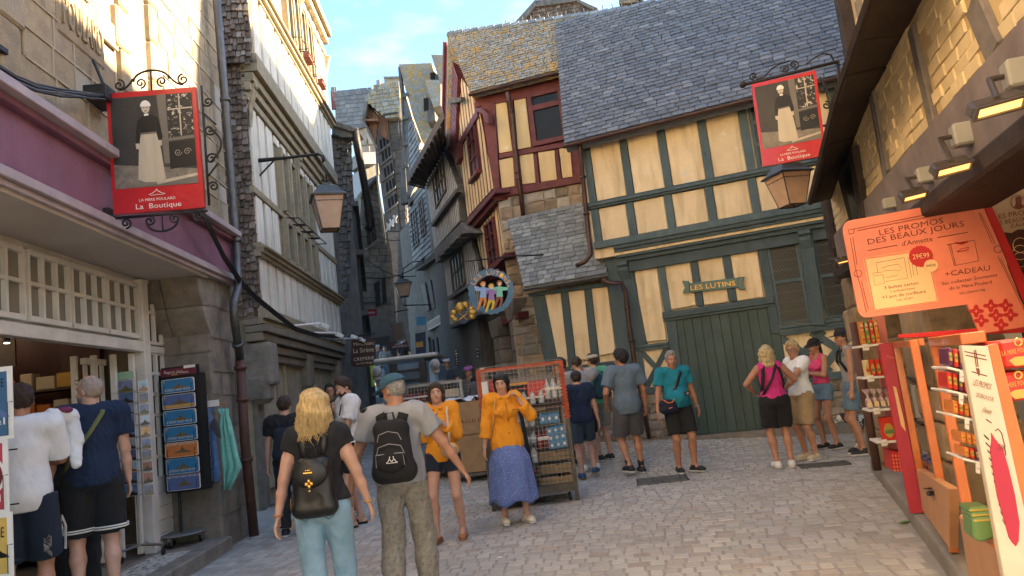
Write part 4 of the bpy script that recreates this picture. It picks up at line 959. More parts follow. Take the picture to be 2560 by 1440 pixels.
for i in range(4):
 p=SS.w(-4.6+i*1.0,3.0,-1.9);l=bpy.data.lights.new('shop_lamp','POINT');l.energy=1.2;l.color=(1,.72,.45);l.shadow_soft_size=.06
 t_=thing('ceiling_lamp','%s small round ceiling lamp inside the left shop'%('nearest','second','third','farthest')[i],'lamp',p,'ceiling lamps inside the left shop');lo=bpy.data.objects.new('light',l);COL.objects.link(lo);lo.parent=t_;lo.location=(0,0,-.08)
 MB().lathe(p,[(.07,.2),(.07,.05),(.05,.03)],12).build('lamp_housing',m_white,t_);MB().lathe(p,[(.045,.022),(.045,.028)],12).build('bulb',m_bulb,t_)
stp=struct(MB().box(SF,-8,pu+.02,-.3,.149,-.62,.10).build('threshold_step',m_ashlar_d));bev(stp,.015)
mz=[]
m_mosaic=M('threshold mosaic',(.5,.48,.44),(.42,.4,.36),20,.6,.2,isl=.1,hue=((.06,.06,.06),.62))
for i in range(46):
 for j in range(11):mz.append(PM(SFt:=Pl(SF.w(0,.149,0),SF.U,-SF.N,(0,0,1)),pu-.75-i*.05,.12+j*.035,-.004,.044,.029,.009))
pieces(stp,'mosaic_tile',m_mosaic,mz,0,.05,.02)
D_=.14
pipe(H20,'downpipe',m_zinc,[SF.at(538,-40,D_),SF.at(563,250,D_),SF.at(592,620,D_),SF.at(595,720,D_+.03),SF.at(584,760,D_+.10),SF.at(586,800,D_+.08),SF.at(600,900,D_)],.055,(1.0,1.95,5.6),12)
m_rustp=M('red brown iron pipe',(.115,.05,.035),(.07,.03,.022),7,.6,.4,30,wear=[((.2,.15,.12),12,.68,.06)])
pipe(H20,'downpipe',m_rustp,[SF.at(600,900,D_),SF.at(612,1100,D_),SF.at(636,1345,D_)],.062,(.1,.5,1.2),12)
cb=thing('cable_bundle','bundle of grey cables slung across the granite wall to the hanging picture sign','cables',SF.at(0,180,.1))
m_cab=P('grey cable',(.10,.10,.105),.5);m_cabb=P('black cable',(.012,.012,.012),.5)
for k in range(5):
 j=lambda:R.uniform(-3,3)
 MB().tube([SF.at(-60,135+k*5,.14)]+[SF.at(x,y+k*4+j(),.14)for x,y in((0,165),(40,190),(90,212),(150,222),(220,230),(262,235))],.011,5).build('cable',m_cab if k%2 else m_cabb,cb,True)
ubox(cb,'junction_box',m_iron,SF,SF.uv(220,250)[0],SF.uv(262,250)[0],SF.uv(240,262)[1],SF.uv(240,228)[1],-.05,.16)
cb=thing('cable_bundle','thick black cables sagging from the mauve fascia to the floodlights of the white house','cables',SF.at(520,530,.1))
def lerp3(a,b,t):return a.lerp(b,t)
wp0=SF.at(500,525,.25);
pa=[SF.at(500,525,.25),SF.at(530,590,.25),SF.at(560,650,.22),SF.at(605,715,.2)];pb=[A1.at(640,750,.3),A1.at(690,790,.3),A1.at(740,828,.35),A1.at(800,845,.4),A1.at(850,845,.45)]
for k in range(4):MB().tube([p+Vector((0,.012*k,.022*k))for p in pa+pb],.013,5).build('cable',m_cabb,cb,True)
def spiral(pl,c,r,turns,a0,sg=1,d=0.0,n=22):
 out=[]
 for i in range(n+1):
  t=i/n;rr_=r*(1-t*.82);a=a0+sg*turns*2*math.pi*t
  out.append(pl.w(c[0]+math.cos(a)*rr_,c[1]+math.sin(a)*rr_,d))
 return out
def sscroll(mb,pl,a,b,r,sg,d=0.0,th=.011):
 """S scroll between two spirals"""
 s1=spiral(pl,a,r,1.2,-math.pi/2*sg,sg,d);s2=spiral(pl,b,r,1.2,math.pi/2*sg,sg,d)
 mb.tube(list(reversed(s1))+[s1[0].lerp(s2[0],.25),s1[0].lerp(s2[0],.75)]+s2,th,5)
m_pred=P('red enamel',(.50,.018,.022),.3,coat=.3)
m_pwhite=P('white print',(.75,.72,.68),.5)
m_sep1=M('sepia dark print',(.045,.04,.035),(.03,.027,.024),2.5,.4);m_sep2=P('sepia mid print',(.16,.14,.115),.4);m_sep3=M('sepia light print',(.52,.45,.34),(.42,.36,.27),12,.4,stretch=((1,1,.1),));m_sep4=M('sepia ground print',(.24,.205,.16),(.14,.12,.095),16,.4);m_sepk=P('print black',(.012,.011,.010),.4);m_flower=M('flowered curtain print',(.02,.018,.016),(.02,.018,.016),9,.4,wear=[((.5,.45,.38),26,.56,.02)])
def picture_sign(label,pl,cn,thick=.05,loc=None,th2=.03):
 """red framed sign with an old photograph; cn = pixel corners TL TR BR BL"""
 t=thing('hanging_sign',label,'sign',pl.at(*cn[0]),'picture signs hanging over the lane')
 uv=[pl.uv(x,y)for x,y in cn];MB().prism(pl,uv,-thick,0).build('sign_board',m_pred,t)
 def B(s,v):
  a=Vector(uv[0]).lerp(Vector(uv[1]),s);b=Vector(uv[3]).lerp(Vector(uv[2]),s);return tuple(a.lerp(b,v))
 def S(nm,mat,pts,d):return MB().prism(pl,[B(*p)for p in pts],.0005,d).build(nm,mat,ph if nm!='photograph' else t)
 ph=S('photograph',m_sep1,((.04,.045),(.955,.045),(.955,.80),(.04,.80)),.003)
 S('paving',m_sep4,((.04,.60),(.955,.68),(.955,.80),(.04,.80)),.004)
 S('step',m_sep3,((.5,.76),(.955,.715),(.955,.735),(.5,.79)),.005);S('step',m_sep2,((.35,.79),(.955,.745),(.955,.80),(.35,.80)),.005)
 S('door_jamb',m_sep2,((.56,.045),(.66,.045),(.66,.62),(.60,.62)),.005)
 S('window',m_flower,((.67,.05),(.95,.05),(.95,.39),(.67,.41)),.005);S('glazing_bar',m_sep3,((.80,.05),(.815,.05),(.815,.40),(.80,.40)),.006);S('glazing_bar',m_sep3,((.67,.17),(.95,.165),(.95,.175),(.67,.18)),.006)
 S('panel',m_sepk,((.66,.45),(.95,.44),(.95,.65),(.66,.67)),.005);S('moulding',m_sep2,((.64,.415),(.95,.40),(.95,.425),(.64,.44)),.006)
 mb=MB();u0_=B(.69,.6);u1_=B(.93,.47);ww=u1_[0]-u0_[0];hh=u1_[1]-u0_[1]
 for k in range(2):mb.tube(spiral(pl,(u0_[0]+ww*(.28+.44*k),u0_[1]+hh*.5),ww*.18,1.5,0,1 if k else-1,.006),ww*.012,4)
 mb.build('fretwork',m_sep3,ph)
 fx,sx=.43,.5
 S('figure_dress',m_sep3,((.36,.36),(.53,.36),(.57,.5),(.60,.745),(.5,.765),(.37,.76),(.30,.735),(.325,.5)),.006)
 S('figure_bodice',m_sepk,((.40,.21),(.50,.205),(.57,.245),(.60,.40),(.575,.43),(.55,.42),(.53,.30),(.525,.365),(.36,.37),(.355,.30),(.335,.45),(.30,.44),(.31,.33),(.335,.25)),.0075)
 S('figure_belt',m_sep2,((.36,.355),(.53,.35),(.53,.365),(.36,.37)),.008)
 for x,y in((.315,.455),(.565,.44)):S('figure_hand',m_sep3,((x-.02,y-.015),(x+.02,y-.015),(x+.018,y+.03),(x-.015,y+.03)),.008)
 n=12;S('figure_face',m_sep3,[(fx+.045*math.cos(2*math.pi*i/n),.15+.042*math.sin(2*math.pi*i/n))for i in range(n)],.0075)
 S('figure_hair',m_pwhite,[(fx+.058*math.cos(math.pi*i/8),.135-.05*math.sin(math.pi*i/8))for i in range(9)],.009)
 S('figure_collar',m_pwhite,((.41,.198),(.455,.195),(.46,.212),(.41,.215)),.0085)
 for dx in(-.018,.014):S('figure_eye',m_sepk,((fx+dx-.006,.142),(fx+dx+.006,.142),(fx+dx+.006,.149),(fx+dx-.006,.149)),.0085)
 S('figure_mouth',m_sepk,((fx-.015,.17),(fx+.012,.17),(fx+.006,.177),(fx-.01,.177)),.0085)
 mb=MB();lg=[(.40,.865),(.44,.855),(.46,.845),(.475,.84),(.49,.822),(.505,.84),(.52,.845),(.54,.857),(.58,.865)]
 mb.tube([pl.w(*B(*p),.004)for p in lg],.0035,4);mb.tube([pl.w(*B(*p),.004)for p in((.42,.872),(.5,.868),(.56,.872))],.003,4);mb.build('logo',m_pwhite,t)
 def W(s,x0,x1,y,h):text(t,s,pl,PX(pl.w(*B(x0,y),.003)),PX(pl.w(*B(x1,y),.003)),5,m_pwhite,.003,'lettering',up=PX(pl.w(*B(x0,y-h),.003)))
 W('LA M\u00c8RE POULARD',.29,.69,.915,.022);W('La  Boutique',.25,.75,.975,.042)
 return t,B,uv
pS=SF.uv(250,540)[0]
SP1=Pl(SF.w(pS,0,0),SF.N,(0,0,1),-SF.U)
t1,B1,uv1=picture_sign('red framed sign with an old photograph of a woman, on the granite shop at left',SP1,((265,234),(488,217),(511,518),(284,536)))
mb=MB();w_=uv1[1][0]-uv1[0][0];yT=uv1[0][1];yB=uv1[3][1];x0=uv1[0][0]
for(cx,r,sg)in((.14,.055,-1),(.86,.055,1),(.38,.05,1),(.62,.05,-1)):mb.tube(spiral(SP1,(x0+w_*cx,yT+.08),r,1.4,math.pi/2 if cx in(.14,.86)else-math.pi/2,sg,-.02),.009,5)
mb.tube([SP1.w(x0+w_*(.5+.2*math.cos(math.pi*i/10)),yT+.10+.10*math.sin(math.pi*i/10),-.02)for i in range(11)],.011,5)
mb.tube([SP1.w(x0+w_*(.14+.16*i/8),yT+.03+.10*(i/8)**2,-.02)for i in range(9)],.010,5);mb.tube([SP1.w(x0+w_*(.86-.16*i/8),yT+.03+.10*(i/8)**2,-.02)for i in range(9)],.010,5);mb.tube([SP1.w(x0+w_*.5,yT,-.02),SP1.w(x0+w_*.5,yT+.19,-.02)],.008,5)
mb.build('top_scrollwork',m_iron,t1,True)
mb=MB();xr=uv1[1][0]+.03;hh=yT-yB
for(cy,r,sg)in((.86,.05,1),(.15,.05,-1),(.62,.055,-1),(.38,.055,1)):mb.tube(spiral(SP1,(xr+.07,yB+hh*cy),r,1.4,math.pi if cy in(.86,.15)else 0,sg,-.02),.010,5)
mb.tube([SP1.w(xr+.06+.11*math.sin(math.pi*i/10),yB+hh*(.35+.3*i/10),-.02)for i in range(11)],.011,5)
mb.tube([SP1.w(xr+.02,yB,-.02),SP1.w(xr+.02,yT,-.02)],.012,5)
mb.tube([SP1.w(xr+.03+.1*i/6,yB+hh*(.24+.1*i/6),-.02)for i in range(7)],.010,5);mb.tube([SP1.w(xr+.03+.1*i/6,yB+hh*(.76-.1*i/6),-.02)for i in range(7)],.010,5)
mb.build('side_scrollwork',m_iron,t1,True)
mb=MB();mb.tube([SP1.w(uv1[3][0]-.1,yB-.03,-.02),SP1.w(uv1[2][0]+.02,uv1[2][1]-.03,-.02)],.014,6)
xb=uv1[3][0];wb=uv1[2][0]-xb
for(cx,r,sg)in((.12,.05,1),(.92,.05,-1),(.38,.05,-1),(.66,.05,1)):mb.tube(spiral(SP1,(xb+wb*cx,yB-.09),r,1.4,-math.pi/2 if cx in(.12,.92)else math.pi/2,sg,-.02),.010,5)
mb.tube([SP1.w(xb+wb*(.52+.17*math.cos(math.pi*i/10)),yB-.11-.09*math.sin(math.pi*i/10),-.02)for i in range(11)],.011,5)
mb.tube([SP1.w(xb+wb*.52,yB-.03,-.02),SP1.w(xb+wb*.52,yB-.2,-.02)],.008,5)
mb.build('bottom_scrollwork',m_iron,t1,True)
MB().box(SF,pS-.05,pS+.05,SF.uv(250,550)[1],SF.uv(250,525)[1],0,.10).build('wall_bracket',m_iron,t1);
MB().tube([SF.w(pS,3.52,.05),SP1.w(uv1[3][0],yB-.03,-.02)],.018,6).build('bracket_arm',m_iron,t1)
MB().tube([SF.w(pS,5.0,.0),SP1.w(uv1[0][0],yT+.02,-.02)],.014,6).build('bracket_arm',m_iron,t1)
m_rackk=P('black rack frame',(.012,.012,.013),.5);m_steel=P('steel wire',(.35,.35,.36),.35,.8)
m_blue=P('plate sky blue',(.03,.20,.40),.35,coat=.3);m_mont=M('mont print',(.22,.15,.07),(.10,.07,.035),40,.4);m_ygold=P('plate gold',(.6,.34,.10),.4);m_sunset=P('plate sunset',(.62,.20,.05),.35,coat=.3);m_dusk=P('plate dusk',(.10,.16,.34),.35,coat=.3)
def mont(mb,pl,u,v,s,h,d):
 """little island silhouette"""
 pr=[(-.5,0),(-.42,.12),(-.30,.2),(-.2,.34),(-.1,.42),(-.04,.6),(0,1),(.04,.6),(.1,.44),(.2,.33),(.32,.2),(.45,.1),(.5,0)]
 mb.prism(pl,[(u+a*s,v+b*h)for a,b in pr],d,d+.0015)
def rounded(pl,u0,u1,v0,v1,d0,d1,r=.02,mb=None):
 mb=mb or MB();pts=[]
 for cx,cy,a in((u1-r,v0+r,-90),(u1-r,v1-r,0),(u0+r,v1-r,90),(u0+r,v0+r,180)):
  for k in range(4):t=rad(a+30*k);pts.append((cx+r*math.cos(t),cy+r*math.sin(t)))
 return mb.prism(pl,pts,d0,d1)
def rack_plates():
 b=G(455,1365,.15);b=SF.w(SF.uv(455,1365)[0],0,0);b=CP+(lambda d:d*((.15-CAMH)/d.z))(ray(455,1362))
 t=thing('plate_rack','black stand of souvenir number plates on a wheeled round base by the granite pillar','rack',b)
 fp=Pl((b.x,b.y,0),(1,-.05,0),(0,0,1),(-.05,-1,0));fp.O=fp.O+fp.N*.0
 MB().lathe(b+Vector((0,0,.12)),[(.26,0),(.27,.012),(.26,.022)],24).build('base_disc',P('grey disc',(.2,.2,.2),.5,.3),t)
 for a in(20,140,260):
  c=b+Vector((math.cos(rad(a))*.21,math.sin(rad(a))*.21,0));cs=MB().lathe(c+Vector((-.012,0,.045)),[(.043,0),(.045,.012),(.043,.026)],14,(1,0,0)).build('castor',m_rackk,t);MB().wbox(c+Vector((0,0,.05)),.034,.05,.07).build('fork',m_steel,cs)
  MB().lathe(c+Vector((-.016,0,.045)),[(.02,0),(.02,.034)],10,(1,0,0)).build('hub',m_steel,cs)
 MB().tube([b+Vector((0,0,.13)),b+Vector((0,0,1.9))],.018,8).build('pole',m_rackk,t)
 def q(x,y):return fp.uv(*zp(x,y)[0],.12)
 tl,br=q(55,60),q(350,950)
 x0_,x1_=q(62,150)[0],q(300,150)[0];vtop=q(60,60)[1];vbot=q(200,955)[1]
 ubox(t,'back_panel',m_rackk,fp,x0_-.01,x1_+.03,vbot,vtop,.02,.08,0);ubox(t,'side_panel',m_rackk,fp,x1_+.03,x1_+.05,vbot,vtop-.1,-.08,.08,0);ubox(t,'side_panel',m_rackk,fp,x0_-.03,x0_-.01,vbot,vtop-.1,-.08,.08,0);ubox(t,'back_panel',m_rackk,fp,x0_,x1_+.03,vbot,vtop-.1,-.10,-.08,0)
 hd=ubox(t,'header',P('plum header',(.16,.02,.045),.4),fp,x0_-.01,x1_+.02,q(60,125)[1],q(60,72)[1],.08,.10,0)
 text(hd,"Regards d'Ailleurs",fp,zp(88,100)[0],zp(262,92)[0],7,m_pwhite,.125)
 ubox(hd,'price_card',m_pwhite,fp,x1_-.12,x1_+.02,q(60,80)[1],q(60,60)[1],.10,.106,0);ubox(hd,'sticker',m_ygold,fp,x0_+.12,x0_+.2,q(60,120)[1],q(60,113)[1],.10,.102,0)
 rows=((128,245),(240,360),(355,478),(473,595),(588,712),(703,832),(820,952));cols=('b','d','b','b','s','b','l')
 for k,(y0,y1)in enumerate(rows):
  v1=q(180,y0+6)[1];v0=q(180,y1-10)[1];u0,u1=x0_+.005,x1_+.0
  pm={'b':m_blue,'d':m_dusk,'s':m_sunset,'l':m_dusk}[cols[k]]
  pl_=rounded(fp,u0,u1,v0,v1,.10,.115).build('souvenir_plate',m_pwhite,None);
  look={'b':'blue plate, island in the middle','d':'dusk sky plate with the island','s':'orange sunset plate with the island','l':'dusky blue plate with the island'}[cols[k]]
  pos=('top','second from the top','third from the top','middle','third from the bottom','second from the bottom','bottom')[k]
  tag(pl_,'%s, %s in the black rack'%(look,pos),'souvenir plate','souvenir plates in the black rack')
  pf=rounded(fp,u0+.006,u1-.006,v0+.006,v1-.006,.115,.1165,.016).build('print',pm,pl_)
  mb=MB();h=v1-v0;mont(mb,fp,(u0+u1)/2+.01,v0+h*.28,(u1-u0)*.55,h*.55,.1166);mb.build('island_print',m_mont,pl_)
  s='LE MONT-SAINT-MICHEL' if cols[k]=='s' else 'LE MONT SAINT MICHEL'
  vv=v1-h*.2 if cols[k]in 'sl' else v0+h*.14
  if cols[k]!='d':text(pl_,s,fp,PX(fp.w(u0+.03,vv,.119)),PX(fp.w(u1-.03,vv,.119)),3,m_pwhite,.119,up=PX(fp.w(u0+.03,vv+.028,.119)))
  if cols[k]=='d':MB().box(fp,u0+.01,u1-.01,v0+.01,v0+h*.3,.1166,.1176).build('sea_print',m_ygold,pl_)
  for uu in(u0+.02,u1-.03):MB().prism(fp,[(uu+.011+.011*math.cos(i),v1-.028+.011*math.sin(i))for i in[j*.785 for j in range(8)]],.1166,.118).build('badge',m_ygold,pl_)
  wr=MB();
  for uu in(u0+.035,u1-.035):wr.tube([fp.w(uu,v0-.01,.13),fp.w(uu,v0+h*.55,.13),fp.w(uu+.02,v0+h*.55,.13)],.003,4)
  wr.tube([fp.w(u0-.01,v0-.01,.13),fp.w(u1+.01,v0-.01,.13)],.003,4);wr.build('wire_holder',m_rackk,t)
 for k in range(7):
  MB().tube([fp.w(x1_+.065,vbot+.08+k*.15,-.05),fp.w(x1_+.075,vbot+.2+k*.15,-.04)],.004,4).build('side_wire',m_steel,t)
  MB().tube([fp.w(x0_-.045,vbot+.08+k*.15,-.05),fp.w(x0_-.06,vbot+.2+k*.15,-.04)],.003,4).build('side_wire',m_rackk,t)
rack_plates()
cardcols=[((.10,.13,.24),(.03,.025,.03)),((.20,.14,.13),(.04,.03,.03)),((.18,.20,.22),(.12,.11,.05)),((.12,.07,.10),(.03,.02,.02)),((.32,.38,.44),(.18,.15,.12)),((.07,.10,.2),(.10,.12,.16)),((.05,.10,.22),(.03,.03,.03)),((.22,.08,.05),(.08,.04,.03)),((.04,.09,.20),(.03,.03,.03)),((.10,.12,.18),(.25,.13,.03)),((.45,.26,.08),(.05,.04,.04)),((.25,.36,.45),(.2,.17,.12))]
m_cardsky=[M('card sky %s'%chr(97+i),a,tuple(x*1.6+.05 for x in a),6,.3,0)for i,(a,b)in enumerate(cardcols)];m_cardland=[P('card land %s'%chr(97+i),b,.3)for i,(a,b)in enumerate(cardcols)]
def rack_cards():
 d=ray(352,1392);b=CP+d*((.15-CAMH)/d.z)
 t=thing('postcard_carousel','steel postcard carousel with a green header card, in front of the folded white door','rack',b)
 def zc(*p):return[(p[i]/2.5714,880+p[i+1]/2.5714)for i in range(0,len(p),2)]
 fp=Pl((b.x,b.y,0),(1,-.02,0),(0,0,1),(-.02,-1,0));gp2=Pl((b.x,b.y,0),(math.cos(rad(28)),math.sin(rad(28)),0),(0,0,1),(math.sin(rad(28)),-math.cos(rad(28)),0))
 MB().tube([b+Vector((0,0,.12)),b+Vector((0,0,1.95))],.022,8).build('pole',m_steel,t)
 for a in(-15,80,170,260):
  c=b+Vector((math.cos(rad(a))*.30,math.sin(rad(a))*.30,0));MB().tube([b+Vector((0,0,.13)),c+Vector((0,0,.12))],.016,6).build('foot',m_steel,t)
  MB().lathe(c+Vector((-.01,0,.035)),[(.033,0),(.035,.01),(.033,.02)],12,(1,0,0)).build('castor',m_rackk,t)
 hd=rounded(fp,*(fp.uv(*zc(728,178)[0],.1)[0],fp.uv(*zc(855,175)[0],.1)[0]),fp.uv(*zc(790,178)[0],.1)[1],fp.uv(*zc(790,128)[0],.1)[1],.08,.09).build('header_card',P('pale green card',(.30,.50,.36),.5),t)
 rows=[183,262,335,408,480,557,630,703,775,852,930]
 for k in range(10):
  for c_,(pl2,xa,xb)in enumerate(((fp,757+k*4.2,858+k*3.5),(gp2,880+k*4,932+k*4))):
   dd=.16 if c_==0 else .18
   a=pl2.uv(*zc(xa,rows[k]+4)[0],dd);e=pl2.uv(*zc(xb,rows[k+1]-6)[0],dd)
   u0,u1=sorted((a[0],e[0]));v0,v1=sorted((a[1],e[1]));
   if c_:u0,u1=u0+.01,u0+.11;v0+=.006
   i=R.randrange(len(cardcols));cd=MB().box(pl2,u0,u1,v0,v1,dd-.004,dd).build('postcard',m_pwhite,None)
   nth=('top','second','third','fourth','fifth','sixth','seventh','eighth','ninth','bottom')[k]
   tag(cd,'postcard of the island in the %s row of the carousel, %s column'%(nth,'broad left' if c_==0 else 'turned right'),'postcard','postcards in the carousel')
   MB().box(pl2,u0+.004,u1-.004,v0+.004,v1-.004,dd,dd+.001).build('print',m_cardsky[i],cd)
   mb=MB();mont(mb,pl2,(u0+u1)/2,v0+(v1-v0)*.25,(u1-u0)*.6,(v1-v0)*.55,dd+.0011);mb.box(pl2,u0+.004,u1-.004,v0+.004,v0+(v1-v0)*.27,dd+.001,dd+.0022);mb.build('island_print',m_cardland[(i*5+2)%len(cardcols)],cd)
  w2=MB();
  for pl2 in(fp,gp2):
   v=fp.uv(*zc(800+4*k,rows[k+1]-4)[0],.16)[1];w2.tube([pl2.w(-.13,v,.17),pl2.w(.13,v,.17)],.003,4);w2.tube([pl2.w(-.13,v,.17),pl2.w(-.02,v-.01,.0)],.003,4);w2.tube([pl2.w(.13,v,.17),pl2.w(.02,v-.01,.0)],.003,4)
  w2.build('wire_pocket',m_steel,t)
rack_cards()
def poster(label,y0,y1,x1,bgc,words,nth):
 pl=front(AT(20,(y0+y1)/2,4.6).x,4.6,-6)
 a=pl.uv(x1-75,y0);c=pl.uv(x1,y1);d_=pl.uv(x1-75,y1)
 t=thing('poster',label,'poster',pl.w(a[0],c[1]),'posters in the rack at the left edge')
 u0,u1,v0,v1=a[0]-.2,c[0],c[1],a[1]
 MB().box(pl,u0,u1,v0,v1,-.01,.0).build('mount',m_pwhite,t);MB().box(pl,u0+.02,u1-.03,v0+.02,v1-.03,.0,.002).build('print',bgc,t)
 for(s,vv,h,m_)in words:text(t,s,pl,PX(pl.w(u0+.04,v0+(v1-v0)*vv,.004)),PX(pl.w(u1-.045,v0+(v1-v0)*vv,.004)),8,m_,.004,up=PX(pl.w(u0+.04,v0+(v1-v0)*(vv+h),.004)))
 n=24;
 if nth==1:MB().prism(pl,[(u1-.08+.07*math.cos(2*math.pi*i/n),(v0+v1)/2+.1*math.sin(2*math.pi*i/n))for i in range(n)],.002,.004).build('roundel',m_pwhite,t);MB().prism(pl,[(u1-.08+.05*math.cos(2*math.pi*i/n),(v0+v1)/2+.08*math.sin(2*math.pi*i/n))for i in range(n)],.004,.005).build('roundel_centre',P('maroon',(.2,.02,.03),.5),t)
 else:mb=MB();mont(mb,pl,u1-.12,v0+(v1-v0)*.3,.2,(v1-v0)*.4,.002);mb.build('island_print',m_sepk if nth else m_dusk,t)
 MB().tube([pl.w(u1-.02,v0+.02,.02),pl.w(u1-.02,(v0+v1)/2,.02),pl.w(u1+.01,(v0+v1)/2,.02)],.003,4).build('wire_clip',m_rackk,t)
 return pl,u1,v1
pl_,u_,v_=poster('blue NORMANDIE poster in the top pocket at the left edge',922,1095,34,P('poster blue',(.05,.13,.24),.5),(('NORMANDIE',.72,.12,m_sepk),('Michel',.2,.1,m_pwhite)),0)
poster('red NORMANDIE poster with a roundel, middle pocket at the left edge',1102,1280,23,P('poster red',(.42,.05,.07),.5),(('NORMANDIE',.75,.1,m_pwhite),('Michel',.15,.1,m_pwhite)),1)
poster('yellow NORMANDIE poster in the bottom pocket at the left edge',1288,1440,34,P('poster ochre',(.60,.40,.10),.5),(('NORMANDIE',.62,.16,m_sepk),),2)
rk=thing('poster_rack','black wire rack holding large posters at the left edge','rack',pl_.w(u_-.35,.15,-.1));mb=MB();mb.tube([pl_.w(u_-.2,.15,-.03),pl_.w(u_-.2,v_,-.03)],.012,6);mb.build('pole',m_rackk,rk)
for k in range(4):MB().tube([pl_.w(u_-.3,.5+k*.33,-.02),pl_.w(u_+.01,.5+k*.33,-.02)],.005,5).build('wire',m_rackk,rk)
for a in(30,150,270):c=pl_.w(u_-.2,.15,-.03);MB().tube([c+Vector((0,0,.02)),c+Vector((.25*math.cos(rad(a)),.25*math.sin(rad(a)),.02))],.012,6).build('foot',m_rackk,rk)
hp=CP*0+PE.at(*zp(440,320)[0],.06);rl=thing('peg_rail','wooden peg rail with a handwritten price card on the granite pillar','rail',hp)
ubox(rl,'rail',P('peg wood',(.32,.17,.08),.6),PE,*sorted((PE.uv(*zp(330,320)[0])[0],PE.uv(*zp(545,322)[0])[0])),PE.uv(*zp(440,332)[0])[1],PE.uv(*zp(440,312)[0])[1],.04,.065)
cd=ubox(rl,'price_card',m_pwhite,PE,*sorted((PE.uv(*zp(392,320)[0])[0],PE.uv(*zp(498,320)[0])[0])),PE.uv(*zp(440,336)[0])[1],PE.uv(*zp(440,290)[0])[1],.066,.072,0)
def scarf(label,mat,pts,wtop,d=.10):
 """hanging cloth: folds as a wavy sheet swept down; pts = (left,right,y) in zp pixels"""
 vs=[];n=26;m=len(pts)
 for j,(l,r,y)in enumerate(pts):
  for i in range(n):
   t=i/(n-1);x=l+(r-l)*t;amp=.02+.01*(j/m)
   dd=d+amp*math.sin(t*17+.5*math.sin(j*.8))+.012*math.sin(t*41+j*.3)
   p=PE.at(*zp(x,y+6*math.sin(t*9)*(j==m-1)*2)[0],d);vs.append(p+PE.N*(dd-d)*(1 if j else .5))
 fs=[(j*n+i,j*n+i+1,(j+1)*n+i+1,(j+1)*n+i)for j in range(m-1)for i in range(n-1)]
 o=MB().add(vs,fs).build('scarf',mat,None,True);s=o.modifiers.new('thick','SOLIDIFY');s.thickness=.006;tag(o,label,'scarf','scarves on the peg rail')
 return o
scarf('blue scarf knotted over the left end of the peg rail',M('blue cotton',(.10,.20,.42),(.07,.14,.32),10,.9,.4,90,sheen=.2),[(335,435,345),(345,430,362),(362,418,385),(365,425,412),(355,440,470),(345,455,560),(345,465,660),(350,475,760),(358,482,830),(362,484,868)],1,.09)
scarf('mint green scarf hanging from the right end of the peg rail',M('mint cotton',(.22,.55,.45),(.15,.43,.35),10,.9,.4,90,sheen=.2),[(478,550,350),(484,548,372),(505,545,395),(495,560,440),(490,580,520),(495,600,610),(500,620,700),(508,640,770),(515,600,850),(522,565,925)],1,.13)
cp_=one(None,'cap',P('grey felt',(.06,.055,.06),.9),PE,zp(440,415,480,480,492,570,450,530,415,480),.13,.19,.01);tag(cp_,'dark grey cap hanging between the two scarves','cap')
zx=zf(2080,460,3.2727);zy=zf(2080,780,2.1818);z6=zf(1150,900,3.2719)
q=G(2190,1178);RS=side(q.x,q.y,15,-1)
H30=thing('shop_house','yellow painted brick and timber shop house with a sagging brown pent roof, at right','shop',(q.x,q.y,gz(q.x,q.y)))
m_ybrick=M('yellow painted brick',(.72,.56,.33),(.64,.49,.27),3,.8,.45,30,isl=.07,wear=[((.42,.28,.13),6,.66,.1)])
m_ywall=M('yellow wash in the joints',(.60,.43,.21),(.52,.36,.175),6,.9,.5,50)
m_dbeam=M('dark brown eaves wood',(.040,.026,.020),(.022,.015,.012),6,.7,.6,26,wear=[((.12,.09,.07),14,.66,.1)])
m_gbeam=M('grey plastered beam',(.22,.175,.165),(.15,.118,.11),4,.7,.45,20,wear=[((.34,.27,.24),9,.68,.08)])
m_gpost=M('grey weathered stud',(.20,.17,.15),(.13,.11,.10),7,.85,.5,30)
def ru(x,y,d=0):return RS.uv(*zr(x,y)[0],d)
MB().box(RS,-9,.1,2.72,3.75,-5,-.006).build('wall',m_ywall,H30);RS2=RS.off(-.72);MB().box(RS2,-9,.25,3.7,8.2,-5,-.006).build('wall',m_ywall,H30)
posts=[(830,610,935,1210,.10),(1090,170,1240,830,.13),(1490,0,1640,350,.20),(735,0,760,170,.06)]
pus=[]
for x0,y0,x1,y1,w2 in posts:
 a,b=ru(x0,y0),ru(x1,y1);pus.append(((a[0]+b[0])/2,w2))
pcs=[]
rh,wd=.085,.25
v=2.90;k=0
edges=sorted([u for u,_ in pus[:3]]+[-1.2,-9.5])
while v<5.6:
 u=-9.5-(wd/2 if k%2 else 0)
 while u<.0:
  if all(abs(u+wd/2-pu_)>w2/2+wd*.32 for pu_,w2 in pus[:3]):
   pcs.append(PM(RS if v<3.65 else RS2,u+wd/2,v+rh/2+.008*math.sin(u*3+k),-.02,wd-R.uniform(.001,.006),rh-R.uniform(.001,.004),.024+R.uniform(-.004,.006),R.gauss(0,.02),0,R.gauss(0,.02)))
  u+=wd*R.uniform(.95,1.05)
 v+=rh;k+=1
pieces(H30,'brick',m_ybrick,pcs,300,.06,.04)
for(x0,y0,x1,y1,w2)in posts:
 a,b=ru(x0,y0),ru(x1,y1);ubeam(H30,'stud',m_gpost,RS,a,(b[0],min(b[1],2.9)),w2,-.02,.03,.01)
bt=[ru(800,1400),ru(1225,870),ru(1800,200)]
bot=[(a,b-.34)for a,b in bt]
ubox(H30,'beam',m_gbeam,RS,-9,-.3,2.44,2.88,-.3,.05,.02);
ubox(H30,'beam',m_dbeam,RS,-9,-.6,2.30,2.43,-.3,.14,.02)
